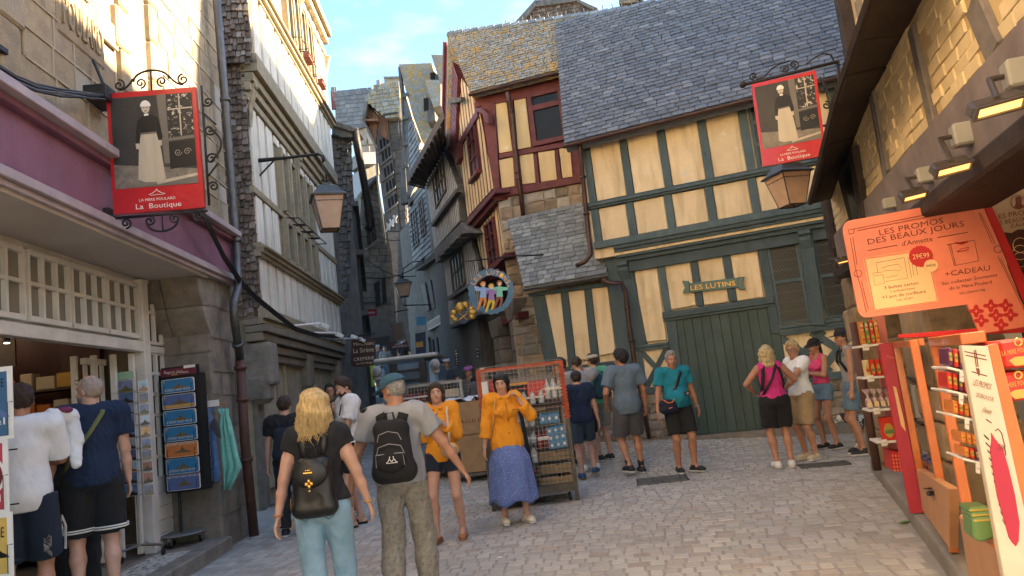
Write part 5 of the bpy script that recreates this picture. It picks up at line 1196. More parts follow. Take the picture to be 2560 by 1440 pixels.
for(p0,p1,w2,m_,nm)in(((560,0),(770,1440),.0,m_dbeam,'corner_post'),):
 ubox(H30,nm,m_dbeam,RS,-.28,-.12,2.7,3.7,-.2,.06,.02)
ubox(H30,'corner_post',m_dbeam,RS,.0,.14,2.3,3.7,-.2,.06,.02);ubox(H30,'stud',m_gpost,RS2,-1.75,-1.68,3.7,8.2,-.2,.05,.01)
one(H30,'window_frame',m_dbeam,RS,zr(600,1140,690,940,700,1000,770,1400,680,1440),-.02,.07);one(H30,'pane',m_glass,RS,zr(640,1160,680,1060,735,1390,700,1420),.07,.075,0)
oe=[RS.at(*p,.42)for p in zr(900,-120,830,0,600,670,430,1325)];ie=[RS.at(*p,.0)for p in zr(1330,-200,1150,0,830,590,560,1290)]
for i in range(3):
 a,b,c,d_=oe[i],oe[i+1],ie[i+1],ie[i];up=Vector((0,0,.07))
 a2,b2=a+Vector((0,0,.0)),b
 n=3
 for k in range(n):
  s0,s1=k/n,(k+.97)/n
  q4=[a.lerp(b,s0),a.lerp(b,s1),d_.lerp(c,s1),d_.lerp(c,s0)]
  jz=Vector((0,0,R.uniform(-.012,.012)))
  MB().add([x+jz for x in q4]+[x+up+jz for x in q4],[(0,1,2,3),(7,6,5,4),(0,4,5,1),(1,5,6,2),(2,6,7,3),(3,7,4,0)]).build('pent_board',m_dbeam,H30)
MB().tube([p+Vector((0,0,.04))for p in oe],.035,6).build('pent_edge',m_dbeam,H30)
ubox(H30,'verge',m_dbeam,RS2,.12,.30,3.5,8.2,-.3,.16,.02)
def pier(pl,u0,u1,v1,dp,label=None,d1=.04,h=.34,mat=m_rubble_l if 'm_rubble_l' in globals()else None):
 v=-.1;k=0
 while v<v1:
  hh=min(h*R.uniform(.75,1.2),v1-v);
  for(a,b)in(((u0,u1),)if k%2 else((u0,u0+(u1-u0)*R.uniform(.4,.6)),)+()):
   pass
  cut=u0+(u1-u0)*R.uniform(.38,.62)
  segs=((u0,cut),(cut,u1))if k%2 and(u1-u0)>.5 else((u0,u1),)
  for a,b in segs:
   o=MB().box(pl,a+.006,b-.006,v+.006,v+hh-.006,-dp,d1+R.uniform(-.025,.02)).build('pier_stone',m_pier,H30);bev(o,.03,2)
  v+=hh;k+=1
 MB().box(pl,u0+.02,u1-.02,-.1,v1,-dp+.02,d1-.035).build('pier_core',m_mortar_d,H30)
m_pier=M('brown granite pier',(.33,.235,.14),(.22,.155,.095),5,.9,.9,24,isl=.2,wear=[((.12,.09,.06),5,.6,.12)])
pier(RS,-.75,.0,2.44,.5);pier(RS,-3.55,-2.75,2.44,.5);pier(RS,-6.6,-5.9,2.44,.5)
for a,b in((-2.75,-.75),(-5.9,-3.55)):MB().box(RS,a,b,-.1,2.3,-.62,-.6).build('back_wall',m_shopred,H30)
rp_=[RS.at(*zy(168,395)[0],.14),RS.at(*zy(248,862)[0],.14)];pipe(H30,'downpipe',m_rustp,[RS.at(*zy(120,60)[0],.1)]+rp_,.045)
pv=[(4.08,9.30),(3.42,7.4),(2.70,5.4),(1.9,3.2),(1.0,0.6)]
pav=MB();vs_=[(x,y,.13)for x,y in pv]+[(6.5,0.6,.13),(7,9.6,.15)];n=len(vs_)
pav.add([(x,y,z-.3)for x,y,z in vs_]+vs_,[tuple(range(n,2*n))[::1],tuple(range(n-1,-1,-1))]+[(i,(i+1)%n,n+(i+1)%n,n+i)for i in range(n)])
pvm=struct(pav.build('pavement',M('worn kerb stone',(.30,.27,.235),(.22,.2,.17),2.5,.85,.5,30,wear=[((.17,.15,.13),3,.6,.1)])))
bm=bmesh.new();bm.from_mesh(pvm.data);bmesh.ops.recalc_face_normals(bm,faces=bm.faces);bm.to_mesh(pvm.data);bm.free();bev(pvm,.02,2)
m_lens=M('lit flood lens',(1,.75,.4),None,3,.3,0,emit=((1,.42,.10),.36));m_lamp=M('lamp housing',(.07,.05,.035),(.04,.03,.022),8,.4,.2)
m_conduit=P('grey junction box',(.30,.285,.25),.6)
for i,(bx,lp_,s)in enumerate((((1735,480),(1640,690),1.0),((1385,870),(1345,1085),.62),((1150,1130),(1095,1262),.45),((925,1310),None,.3),(None,(635,1681),.25))):
 nm=('nearest','second nearest','third nearest','fourth')[min(i,3)]
 d0=.10
 P0=RS.at(*zr(*(bx or(610,1660)))[0],d0);t=thing('floodlight',('%s lit floodlight under the timber beam of the shop at right'%nm)if i<4 else 'small lit floodlight low on the stone pier at right','floodlight',P0,'floodlights along the right hand shop')
 dist=(P0-CP).length;px_m=dist/F/2.57
 if bx:
  hs=(75,62,45,32)[i]*px_m;ub,vb=RS.uv(*zr(*bx)[0],d0);ubox(t,'junction_box',m_conduit,RS,ub-hs*.75,ub+hs*.75,vb-hs,vb+hs,.03,.14,.012)
 if lp_:
  c=RS.at(*zr(*lp_)[0],.26);w2=(118,88,62,0,28)[i]*px_m;hh=w2*.5
  fp_=Pl(c,(math.cos(rad(14)),-math.sin(rad(14)),.10),(.05,-.62,.78))
  if fp_.N.y>0:fp_.N=-fp_.N
  dn=fp_.N
  ubox(t,'housing',m_lamp,fp_,-w2,w2,-hh*.6,hh*.6,-.08,.0,.01)
  rim=MB();
  for a in((-w2,w2,-hh*.6,-hh*.42),(-w2,w2,hh*.42,hh*.6),(-w2,-w2*.86,-hh*.42,hh*.42),(w2*.86,w2,-hh*.42,hh*.42)):rim.box(fp_,*a,0,.02)
  rim.build('rim',m_lamp,t);MB().box(fp_,-w2*.86,w2*.86,-hh*.42,hh*.42,0,.004).build('lens',m_lens,t)
  l=bpy.data.lights.new('flood_beam','SPOT');l.energy=8 if i<3 else 2;l.color=(1,.68,.40);l.spot_size=rad(125);l.spot_blend=.7;l.shadow_soft_size=.08
  lo=bpy.data.objects.new('beam_light',l);COL.objects.link(lo);lo.parent=t;lo.matrix_parent_inverse=WM(t).inverted();lo.matrix_basis=Matrix.Translation(c+dn*.05)@(Vector((-.35,-.15,-1)).to_track_quat('-Z','Y').to_matrix().to_4x4())
  MB().tube([P0,P0+RS.N*.1,c+Vector((0,0,.04))],.014,6).build('arm',m_lamp,t)
BP=front(RS.at(2440,600,0).x-.4,5.0,13)
m_coral=P('coral board',(.80,.22,.13),.45);m_corald=P('brown print',(.16,.035,.025),.5);m_cream_b=P('cream print',(.80,.50,.24),.5);m_redp=P('red print',(.52,.02,.02),.45)
BT=thing('promo_board','large coral promo board with rounded corners reading LES PROMOS DES BEAUX JOURS','sign',BP.at(2300,700))
outl=[(1210,112),(1330,390),(1571,1010),(1571,1170),(1212,1225),(1105,985)]
corner_bl=[(235,1087),(262,1092),(290,1090),(215,1060),(203,1035)]
outl=[(160,296),(1205,105),(1571,1010),(1571,1170),(1212,1225),(1105,985),(300,1090),(262,1090),(232,1070),(215,1040),(90,385),(92,350),(110,318),(132,303)]
MB().ppoly(BP,[zx(*p)[0]for p in outl],-.02,0).build('board',m_coral,BT)
def bl(pts,th=.0022,mat=m_corald,nm='line'):return MB().tube([BP.at(*zx(*p)[0],.002)for p in pts],th,4).build(nm,mat,BT)
bl([(140,412),(135,375),(165,370),(1195,168),(1208,200)]);bl([(140,412),(178,400),(180,368)]);bl([(205,382),(1130,203)]);bl([(170,432),(205,660)]);bl([(150,440),(190,680),(242,870),(282,1050)]);bl([(240,790),(298,1030)]);bl([(1200,235),(1312,485)]);bl([(1215,240),(1335,490)]);bl([(1358,595),(1571,1030)]);bl([(1380,610),(1571,1000)])
bl([(292,545),(535,500)]);bl([(862,438),(1112,395)])
for cx,cy in((212,732),(1358,533)):bl([(cx+33*math.cos(i*.524),cy+28*math.sin(i*.524))for i in range(13)])
def bw(s,x0,y0,x1,y1,h,mat=m_corald):text(BT,s,BP,zx(x0,y0)[0],zx(x1,y1)[0],h/3.27,mat,.004)
bw('LES PROMOS',390,420,915,318,45);bw('DES BEAUX JOURS',296,496,1085,345,46);bw("d'Annette",574,508,825,465,40)
bw('+CADEAU',928,758,1295,705,42);bw('Sac collector Souvenirs',900,828,1352,755,28);bw('de la M\u00e8re Poulard',964,868,1308,812,28);bw('Gift collector bag',1044,904,1252,870,20)
def bpoly(nm,mat,pts,d):return MB().prism(BP,[BP.uv(*zx(*p)[0],d)for p in pts],.0003,d).build(nm,mat,BT)
bl([(256,610),(640,548),(800,640),(875,962),(346,1043),(256,610)],.002,m_cream_b,'frame_line')
bpoly('cream_card',m_cream_b,[(275,618),(770,545),(860,955),(355,1028)],.003)
bl([(375,725),(362,645),(590,602),(620,770),(440,798)]);bl([(410,690),(450,672),(540,655),(575,695)]);bl([(412,715),(480,705),(555,705),(530,750),(440,768)]);bl([(620,600),(650,765)]);bl([(645,600),(672,755)]);bl([(680,640),(700,745)]);bl([(330,745),(338,728),(410,725),(415,742),(335,752),(350,830),(430,812),(418,745)])
for cx,cy,r,m_,nm,n,s,h in((728,592,96,m_redp,'price_seal',18,"29\u20ac99",40),(810,668,56,m_cream_b,'price_seal',16,"44\u20ac90",22)):
 bpoly(nm,m_,[(cx+r*(1+.05*(i%2))*math.cos(i*math.pi/n),cy+r*.88*(1+.05*(i%2))*math.sin(i*math.pi/n))for i in range(2*n)],.006 if r>60 else .008)
 text(BT,s,BP,zx(cx-r*.68,cy+h*.6)[0],zx(cx+r*.72,cy+h*.2)[0],h/3.27,m_cream_b if r>60 else m_corald,.010)
bl([(955,495),(1000,668),(1200,628),(1165,460),(940,497)]);bl([(970,490),(1010,660)]);bl([(1020,555),(1060,530),(1120,518),(1110,540),(1030,556)],.0025,m_redp);bl([(1010,480),(1060,490),(1110,470)],.006,m_redp)
for s,x0,y0,x1,y1,h in(('3 bo\u00eetes carton',430,862,708,820,26),('3 cardboard boxes',478,888,680,858,18),('+1 pot de confiture',412,940,768,888,26),('1 jar of jam',528,960,665,936,18)):
 text(BT,s,BP,zx(x0,y0)[0],zx(x1,y1)[0],h/3.27,m_corald,.0055)
for i in range(4):
 for j in range(3):
  cx,cy=1200+i*120+j*42-20,1040-i*24+j*78-20*(i%2)
  if 1115+(cy-985)*.42<cx-20 and cx<1560 and cy<1190-(cx-1212)*.15 and cy>960+(0 if cx<1400 else 0):
   bpoly('flower',m_redp,[(cx+(48+17*math.cos(4*i_*.2618*1))*math.cos(i_*.2618),cy+(40+15*math.cos(4*i_*.2618))*math.sin(i_*.2618))for i_ in range(24)],.003)
   bpoly('flower_centre',m_coral,[(cx+a*10,cy+b*10)for a,b in((-1.4,-.3),(-.3,-.3),(-.3,-1.4),(.3,-1.4),(.3,-.3),(1.4,-.3),(1.4,.3),(.3,.3),(.3,1.4),(-.3,1.4),(-.3,.3),(-1.4,.3))],.005)
LT=thing('shop_door_leaf','open red framed door leaf with cream and brown poster, right of the coral board','door',BP.at(2520,700,-.03))
BQ=BP.off(-.03)
for pts,nm in(((770,120,1190,45,1700,-60,1700,0,1215,95,775,180),'rail'),((1190,60,1250,50,1760,1150,1650,1150),'stile'),((540,1232,1700,1140,1700,1210,545,1262),'rail')):one(LT,nm,m_redp,BQ,zx(*pts),0,.014 if nm=='rail' else .016,.004)
one(LT,'poster',P('cream poster',(.46,.33,.24),.5),BQ,zx(1235,95,1650,20,1650,400,1380,420),-.02,.002,0);one(LT,'poster',P('brown poster',(.06,.018,.015),.5),BQ,zx(1375,405,1420,395,1470,400,1520,372,1600,370,1700,360,1700,700,1480,700),-.02,.003,0)
for s,x0,y0,x1,y1,h in(('LES PROMOS',1332,292,1720,225,40),('DES BEAUX JOURS',1310,345,1760,270,34),("d'Annette",1462,362,1680,322,34)):text(LT,s,BQ,zx(x0,y0)[0],zx(x1,y1)[0],h/3.27,m_corald,.006)
def ring(par,pl,f,cx,cy,r,mat,d=.004,th=.0022):return MB().tube([pl.at(*f(cx+r*math.cos(i*.35),cy+r*math.sin(i*.35))[0],d)for i in range(19)],th,4).build('drawing',mat,par)
ring(LT,BQ,zx,1522,148,58,m_corald);MB().ppoly(BQ,zx(1490,190,1505,160,1500,110,1530,95,1555,115,1550,160,1575,190,1530,205),.002,.004).build('portrait_print',m_corald,LT)
for k in range(3):ring(LT,BQ,zx,1540,500+k*60,60,m_cream_b)
m_pink=P('pink shelf back',(.62,.20,.16),.6);m_wsh=P('white shelf',(.74,.70,.64),.4);m_orange=M('orange varnished wood',(.56,.155,.03),(.48,.12,.022),4,.35,.2,20,coat=.3);m_owood=M('pale orange wood',(.55,.27,.11),(.48,.22,.09),5,.45,.2,20);m_crimson=P('crimson panel',(.40,.02,.045),.45)
m_pack={'r':P('red pack',(.55,.035,.02),.35),'g':P('green pack',(.12,.22,.07),.35),'o':P('orange pack',(.62,.20,.04),.35),'p':P('plum pack',(.13,.03,.08),.35),'c':P('cream pack',(.66,.50,.28),.5),'y':P('gold pack',(.55,.38,.08),.3,.3),'b':P('blue pack',(.08,.11,.25),.35)}
m_cello=M('cellophane',(.26,.10,.11),(.6,.5,.5),14,.12,.5,40,spec=.8)
UN=front(*RS.at(*zy(250,860)[0],.35).xy,14)
SHL=thing('display_shelf','pink backed display shelf with four white boards against the far stone pier at right','shelf',UN.at(*zy(330,860)[0]))
one(SHL,'back',m_pink,UN,zy(225,25,285,20,420,880,320,860),-.35,-.30,0)
one(SHL,'patterned_base',m_redp,UN,zy(318,757,405,770,425,885,330,862),-.3,.0,0)
for i in range(5):
 for j in range(5):MB().ppoly(UN,zy(330+i*17+j*3,775+j*20,338+i*17+j*3,785+j*20,331+i*17+j*3,793+j*20,325+i*17+j*3,784+j*20),0,.002).build('pattern',m_coral,SHL)
tiers=((142,185,280,168),(170,355,316,345),(203,533,354,522),(243,706,390,700))
gd=(('biscuit_box','ogro',170,275,130),('biscuit_bag','crrr',190,312,92),('cellophane_bag','xxxx',200,345,100),('biscuit_tin','r',285,372,128))
for k,(x0,y0,x1,y1)in enumerate(tiers):
 lb=('top','second','third','lowest')[k]
 one(SHL,'board',m_wsh,UN,zy(x0,y0,x1,y1,x1,y1+11,x0,y0+13),-.3,.02,.003)
 tg_=one(SHL,'price_tag',m_wsh,UN,zy(x0+22,y0-8,x0+55,y0-12,x0+62,y0+22,x0+28,y0+26),.03,.034,0);text(tg_,'\u20ac 4,90',UN,zy(x0+32,y0+12)[0],zy(x0+56,y0+9)[0],3,m_corald,.037)
 nm,cs,a,b,hh=gd[k];n=len(cs)
 for i,c in enumerate(cs):
  xa=a+(b-a)*i/n;w2=(b-a)/n*.9;yb=y0+(y1-y0)*(xa-x0)/(x1-x0)
  uv=UN.uv(*zy(xa,yb)[0],0);uw=UN.uv(*zy(xa+w2,yb)[0],0)[0];vh=UN.uv(*zy(xa,yb-hh)[0],0)[1]
  lab='%s %s, number %d from the left on the %s board of the pink shelf'%({'c':'cream','r':'red','o':'orange','g':'green','x':'clear'}[c],nm.replace('_',' '),i+1,lb);lab='%s %s, %s on the %s board of the pink shelf'%({'c':'cream','r':'red','o':'orange','g':'green','x':'shiny'}[c],nm.replace('_',' '),('leftmost','second from left','third from left','rightmost')[i]if n>1 else 'alone',lb)
  if c=='x':
   o=MB().ball(UN.w((uv[0]+uw)/2,uv[1]+(vh-uv[1])*.32,-.08),1,10,7,((uw-uv[0])*.5,.05,(vh-uv[1])*.34)).build(nm,m_cello,None,True);MB().tube([UN.w((uv[0]+uw)/2,uv[1]+(vh-uv[1])*.6,-.08),UN.w((uv[0]+uw)/2,vh-.03,-.08),UN.w((uv[0]+uw)/2,vh+.02,-.08)],[.008,.015,.05],8).build('gathered_top',m_cello,o)
   MB().box(UN,(uv[0]+uw)/2-.02,(uv[0]+uw)/2+.02,uv[1]+.02,uv[1]+.07,-.03,-.026).build('label',m_pack['c'],o);tag(o,lab,'sweet bag','goods on the pink display shelf')
  else:
   rows_=2 if k==0 else 1
   o=ubox(None,nm,m_pack[c],UN,uv[0],uw,uv[1],vh,-.12,-.02,.006);tag(o,lab,nm.replace('_',' '),'goods on the pink display shelf')
   for r_ in range(rows_):
    va=uv[1]+(vh-uv[1])*(.08+.5*r_);vb_=va+(vh-uv[1])*(.36 if rows_==2 else .7);MB().prism(UN,[((uv[0]+uw)/2+(uw-uv[0])*.36*math.cos(i_*.63),(va+vb_)/2+(vb_-va)*.45*math.sin(i_*.63))for i_ in range(10)],-.02,-.017).build('label',m_pack['y' if r_==0 else 'c'],o)
    MB().box(UN,uv[0]+(uw-uv[0])*.2,uw-(uw-uv[0])*.2,va+(vb_-va)*.3,va+(vb_-va)*.55,-.017,-.015).build('label_band',m_pack['r' if c!='r' else 'g'],o)
def case(label,C0,plates,posts_,name='display_case'):pass
def onz(x,y,z=.15):d=ray(x,y);return CP+d*((z-CAMH)/d.z)
_a,_b=onz(2309,1278),onz(2372,1376);CA=Pl((_a.x,_a.y,0),(_a-_b)*Vector((1,1,0)),(0,0,1));
if CA.N.x>0:CA.N=-CA.N
DC=thing('display_case','orange framed display case with a crimson side panel, in front of the middle stone pier','display case',_a)
def cy_(nm,mat,pts,d0,d1,par=DC,bv=.004,f=zy):return one(par,nm,mat,CA,f(*pts),d0,d1,bv)
uN=-(_a-_b).length;uC=CA.uv(*zy(712,1100)[0])[0]
for u_,par in((0,DC),(uN,DC),(uC,None)):
 if par is None:par=CB=thing('display_case','nearest orange framed display case with open glazed front, bottom right corner','display case',CA.w(uC,.15,0))
 ubox(par,'post',m_orange,CA,u_-.03,u_+.02,.14,1.50,-.052,0,.004)
ubox(DC,'side_panel',m_crimson,CA,-.02,.03,.14,1.50,.003,.10,.004);ubox(DC,'rail',m_orange,CA,uN,0,1.455,1.503,-.09,.004,.004);ubox(CB,'rail',m_orange,CA,uC-1.0,uC,1.455,1.503,-.09,.004,.004)
cy_('back',P('white case back',(.55,.53,.5),.5),(375,175,410,172,590,1000,505,860),-.32,-.3)
cy_('drawer_front',m_owood,(463,855,640,965,640,1290,492,1080),-.03,.02);cy_('drawer_knob',m_iron,(512,980,528,975,532,1000,518,1004),.02,.05);cy_('handle',m_iron,(497,960,523,958,523,965,498,967),.02,.045)
for(x,y)in((420,360),(450,590)):cy_('shelf',m_dbeam,(x-15,y-10,x+35,y+20,x+35,y+32,x-15,y+2),-.28,-.1)
o_=front(CA.w(0,0,.1).x,CA.w(0,0,.1).y-.06,10);text(DC,'LES PROMOS',o_,zy(296,245)[0],zy(338,258)[0],5,m_coral,.01);one(DC,'poster',m_cream_b,o_,zy(335,405,350,410,395,600,402,650,378,620),.0,.01,0)
for i in range(3):
 for j in range(3):
  o=MB().ppoly(CA,zy(468+i*26,775+i*16+j*22,490+i*26,782+i*16+j*22,494+i*26,803+i*16+j*22,472+i*26,796+i*16+j*22),-.22,-.12-.03*j).build('small_tin',m_pack['bor'[j]],None);bev(o,.004);tag(o,'%s tin, %s in its row at the bottom of the crimson sided case'%(('purple','orange','red')[j],('first','second','third')[i]),'tin','tins in the crimson sided case')
cy_('front_board',m_owood,(692,1112,950,1290,960,1500,755,1500),-.03,.02,CB);cy_('top_edge',m_wsh,(700,1105,830,1150,950,1290,938,1318,690,1125),-.25,-.02,CB)
CPN=front(CA.at(*zy(880,600)[0]).x-.1,CA.at(*zy(880,600)[0]).y-.1,15)
def cp_(nm,mat,pts,d0,d1,par=CB,bv=.003):return one(par,nm,mat,CPN,zy(*pts),d0,d1,bv)
cp_('side_post',m_orange,(850,183,905,172,1300,1700,1180,1700,1040,1100),-.04,.01);
PB=cp_('poster_panel',P('cream panel',(.60,.50,.38),.5),(706,182,852,186,1190,1700,985,1700),-.02,.02)
for s,x0,y0,x1,y1,h in(('LES PROMOS',768,398,865,425,34),('DES BEAUX JOURS',784,462,880,490,24),("d'Annette",818,545,868,560,30)):text(PB,s,CPN,zy(x0,y0)[0],zy(x1,y1)[0],h/2.18,m_corald,.024)
def cl(pts,mat=m_corald,th=.0018):return MB().tube([CPN.at(*zy(*p)[0],.021)for p in pts],th,4).build('line',mat,PB)
cl([(722,215),(838,240)]);cl([(728,235),(845,262)]);cl([(762,325),(846,350)]);cl([(775,210),(788,300)]);cl([(783,205),(798,300)]);cl([(840,585),(870,605)])
cp_('drawing',m_corald,(785,305,805,308,808,330,803,355,792,330),.02,.023,PB)
m_rasp=P('raspberry print',(.42,.02,.05),.5)
cp_('jam_print',m_rasp,(868,655,890,690,935,750,965,850,1000,1000,1025,1150,1020,1250,1005,1280,985,1260,965,1230,900,1000,880,880,862,760,870,700),.02,.024,PB)
for k in range(12):cp_('stripe',m_sepk,(828+k*9,665+k*42,855+k*8,690+k*42,858+k*8,702+k*42,832+k*9,678+k*42),.02,.0225,PB,0)
cl([(890,650+0),(905,636),(925,660),(940,720),(948,780),(930,790)]);text(PB,'29\u20ac',CPN,zy(902,745)[0],zy(940,760)[0],14,m_corald,.024)
for(pts)in(((880,830),(895,820),(910,960),(895,965)),((925,900),(955,905),(975,985),(945,990))):cl(list(pts)+[pts[0]],m_cream_b,.0025)
CPB=CPN.off(-.22)
for k,(x,y,n,c,hh,lb)in enumerate(((640,300,5,'prprp',108,'top'),(636,424,5,'rrprr',100,'second'),(668,560,4,'oror',80,'third'),(712,720,4,'oooo',66,'fourth'),(728,800,4,'orpo',66,'fifth'))):
 if k!=3:one(CB,'shelf',m_wsh,CPB,zy(x-12,y-4,x+165,y+40,x+175,y+54,x-12,y+10),-.2,.03,.003)
 if k!=3:tg_=one(CB,'price_tag',m_wsh,CPB,zy(x+56,y+14,x+82,y+20,x+80,y+84,x+58,y+76),.032,.036,0);text(tg_,'6,90',CPB,zy(x+60,y+56)[0],zy(x+79,y+60)[0],4,m_corald,.04)
 for i in range(n):
  xa=x+i*30;ya=y+i*7
  o=MB().ppoly(CPB,zy(xa-8,ya-hh,xa+19,ya-hh+5,xa+25,ya-2,xa,ya-7),-.14,.0).build('biscuit_box',m_pack[c[i]],None);bev(o,.005);tag(o,'%s biscuit box, %s on the %s shelf of the nearest orange case'%({'p':'plum','r':'red','o':'orange'}[c[i]],('first','second','third','fourth','fifth')[i],lb),'biscuit box','boxes in the nearest orange case')
  MB().ppoly(CPB,zy(xa-2,ya-hh*.75,xa+14,ya-hh*.72,xa+18,ya-hh*.3,xa+3,ya-hh*.33),.0,.003).build('label',m_pack['y'],o);MB().ppoly(CPB,zy(xa,ya-hh*.6,xa+13,ya-hh*.58,xa+15,ya-hh*.46,xa+2,ya-hh*.48),.003,.005).build('label_band',m_pack['g' if c[i]!='o' else 'r'],o)
for k in range(3):
 for(x,y,c,nm_)in((742,1190,'g','green'),(838,1240,'o','copper')):
  xx,yy=x+k*(12 if c=='g' else 22),y-120+k*(28 if c=='g' else 35)
  h_=110 if k==2 else 30
  p4=zy(xx,yy,xx+120,yy-8,xx+124,yy+h_,xx+40,yy+h_+22,xx+6,yy+h_)
  o=MB().ppoly(CPN.off(-.12+.02*k),p4,-.12,-.0).build('biscuit_tin',m_pack[c],None);bev(o,.008);tag(o,'%s biscuit tin, %s of its pile low in the nearest orange case'%(nm_,('top','middle','front')[k]),'biscuit tin','tins low in the nearest case')
  MB().ppoly(CPN.off(-.12+.02*k),zy(xx+8,yy+8,xx+112,yy+2,xx+112,yy+12,xx+12,yy+18),0,.002).build('lid_band',m_pack['y'],o)
for k in range(2):
 y0=145+k*180
 o=one(None,'biscuit_tin',m_pack['r'],CPN.off(-.3),zy(905,y0+15,1120,y0-10,1120,y0+150,945,y0+165),-.3,0,.01);tag(o,'large red tin with an oval gold label, %s of two at the right edge'%('upper','lower')[k],'biscuit tin','large tins at the right edge')
 pl3=CPN.off(-.3);ring(o,pl3,zy,1015,y0+20,20,m_pack['y'],.003,.004);text(o,'LA MERE POULARD',pl3,zy(930,y0+95)[0],zy(1110,y0+60)[0],12,m_pack['y'],.004);one(o,'label',m_pack['y'],pl3,zy(965,y0+120,1000,y0+100,1060,y0+95,1075,y0+140,1000,y0+150),0,.003,0)
pR=RS.at(2092,260);ur=RS.uv(2092,260)[0];yy=RS.w(ur,0,0)
SP2=front(yy.x,yy.y,13)
t2,B2,uv2=picture_sign('red framed sign with an old photograph of a woman, in front of the slate roof',SP2,((1878,211),(2039,175),(2067,388),(1908,416)))
mb=MB();tl,tr=SP2.uv(1855,211),SP2.uv(2098,152)
mb.tube([SP2.w(*tl,-.02),SP2.w(*tr,-.02)],.018,6);mb.ball(SP2.w(*SP2.uv(1857,210),-.02),.038);
def sp(px,py,r,tn,a,sg):mb.tube(spiral(SP2,SP2.uv(px,py),r,tn,a,sg,-.02),.009,5)
sp(1884,188,.045,1.3,-1.6,-1);sp(1985,160,.055,1.3,-1.6,1);sp(1963,172,.04,1.3,1.6,-1)
mb.tube([SP2.w(*SP2.uv(x,y),-.02)for x,y in((1890,198),(1912,190),(1930,170),(1950,158),(1975,150))],.009,5);mb.tube([SP2.w(*SP2.uv(x,y),-.02)for x,y in((2015,160),(2040,140),(2060,132),(2078,135),(2085,150))],.009,5)
for x,y,s_ in((2062,222,1),(2066,262,-1),(2080,300,1)):sp(x,y,.045,1.3,1.6,s_)
mb.tube([SP2.w(*SP2.uv(2095,150),-.02),SP2.w(*SP2.uv(2112,330),-.02)],.018,6);mb.tube([SP2.w(*SP2.uv(2050,190),-.02),SP2.w(*SP2.uv(2078,240),-.02),SP2.w(*SP2.uv(2085,320),-.02)],.009,5)
mb.build('scrollwork',m_iron,t2,True)
m_lglass=M('frosted lantern pane',(.48,.33,.24),(.40,.27,.19),6,.3,.1,20);m_lmetal=M('lantern metal',(.09,.095,.09),(.06,.062,.06),8,.45,.2,30,metal=.5)
def lantern(label,top,H,W,rz=0.3,cap=True,group='street lanterns'):
 """top = point it hangs from; H glass height; W top width"""
 t=thing('street_lantern',label,'lantern',top,group);T=Vector(top);m3=Matrix.Rotation(rz,3,'Z')
 def ringp(w2,z):return[T+m3@Vector((x*w2/2,y*w2/2,0))+Vector((0,0,z))for x,y in((-1,-1),(1,-1),(1,1),(-1,1))]
 z0=-.42*H if cap else 0;a,b=ringp(W,z0),ringp(W*.58,z0-H)
 for i in range(4):j=(i+1)%4;MB().add([a[i],a[j],b[j],b[i]],[(3,2,1,0)]).build('glass_pane',m_lglass,t)
 fr=MB()
 for i in range(4):
  j=(i+1)%4;fr.tube([a[i],b[i]],W*.022,5);fr.tube([b[i],b[j]],W*.022,5);fr.tube([a[i],a[j]],W*.025,5)
  c1_,c2_=a[i].lerp(b[i],.17),a[j].lerp(b[j],.17);fr.tube([c1_,c2_],W*.012,4)
  for k in range(4):p_=c1_.lerp(c2_,(k+.5)/4);fr.tube([p_+Vector((0,0,W*.07)),p_+(c2_-c1_).normalized()*W*.07,p_-Vector((0,0,W*.03))],W*.008,4)
 fr.build('frame',m_lmetal,t)
 if cap:
  prof=[(1.16,-.02),(1.18,.02),(.95,.10),(.72,.24),(.62,.33),(.26,.40),(.24,.46)];cb_=MB();vs=[]
  for s_,z in prof:vs+=ringp(W*s_,z0+z*H)
  n=len(prof);fs=[(i*4+k,i*4+(k+1)%4,(i+1)*4+(k+1)%4,(i+1)*4+k)for i in range(n-1)for k in range(4)]+[(3,2,1,0),tuple((n-1)*4+k for k in range(4))]
  cb_.add(vs,fs).build('hood',m_lmetal,t);c2=MB();
  for k in range(8):c2.wbox(T+Vector((math.cos(k*.785)*W*.13,math.sin(k*.785)*W*.13,z0+.44*H)),W*.03,W*.03,.12*H)
  c2.lathe(T+Vector((0,0,z0+.54*H)),[(.16*W,0),(.17*W,.03*H),(.05*W,.06*H)],10);c2.build('vent_crown',m_lmetal,t)
 MB().lathe(T+Vector((0,0,z0-H*.75)),[(.04*W,0),(.09*W,.1*H),(.11*W,.25*H),(.08*W,.45*H)],12).build('bulb',m_wsh,t)
 return t
yb=12.25;tp=AT(816,462,yb)
L1=lantern('large lantern with amber panes hanging from the iron arm by the white panelled house',tp,.56,.50,.35)
mb=MB();pp=[AT(x,y,yb)for x,y in((590,405),(640,402),(720,394),(795,385),(805,390),(808,405))];mb.tube(pp,[.03,.04,.025,.025,.022,.02],7);mb.tube([AT(594,495,yb),AT(620,470,yb),AT(688,398,yb)],.016,6)
mb.tube([AT(808,388,yb),AT(812,400,yb),AT(803,408,yb),AT(806,420,yb),AT(816,432,yb),AT(815,450,yb)],.018,6);mb.tube([AT(590,395,yb),AT(592,420,yb)],.04,6);mb.build('bracket_arm',m_iron,L1,True)
yl2=SP2.at(1968,440,-.6);L2=lantern('lantern with pale amber panes half hidden below the right hand picture sign',yl2+Vector((0,0,.16)),.36,.36,.25,True);
MB().tube([yl2+Vector((0,0,.14)),yl2+Vector((0,0,.5)),yl2+Vector((.8,-.2,.5))],.015,5).build('bracket_arm',m_iron,L2)
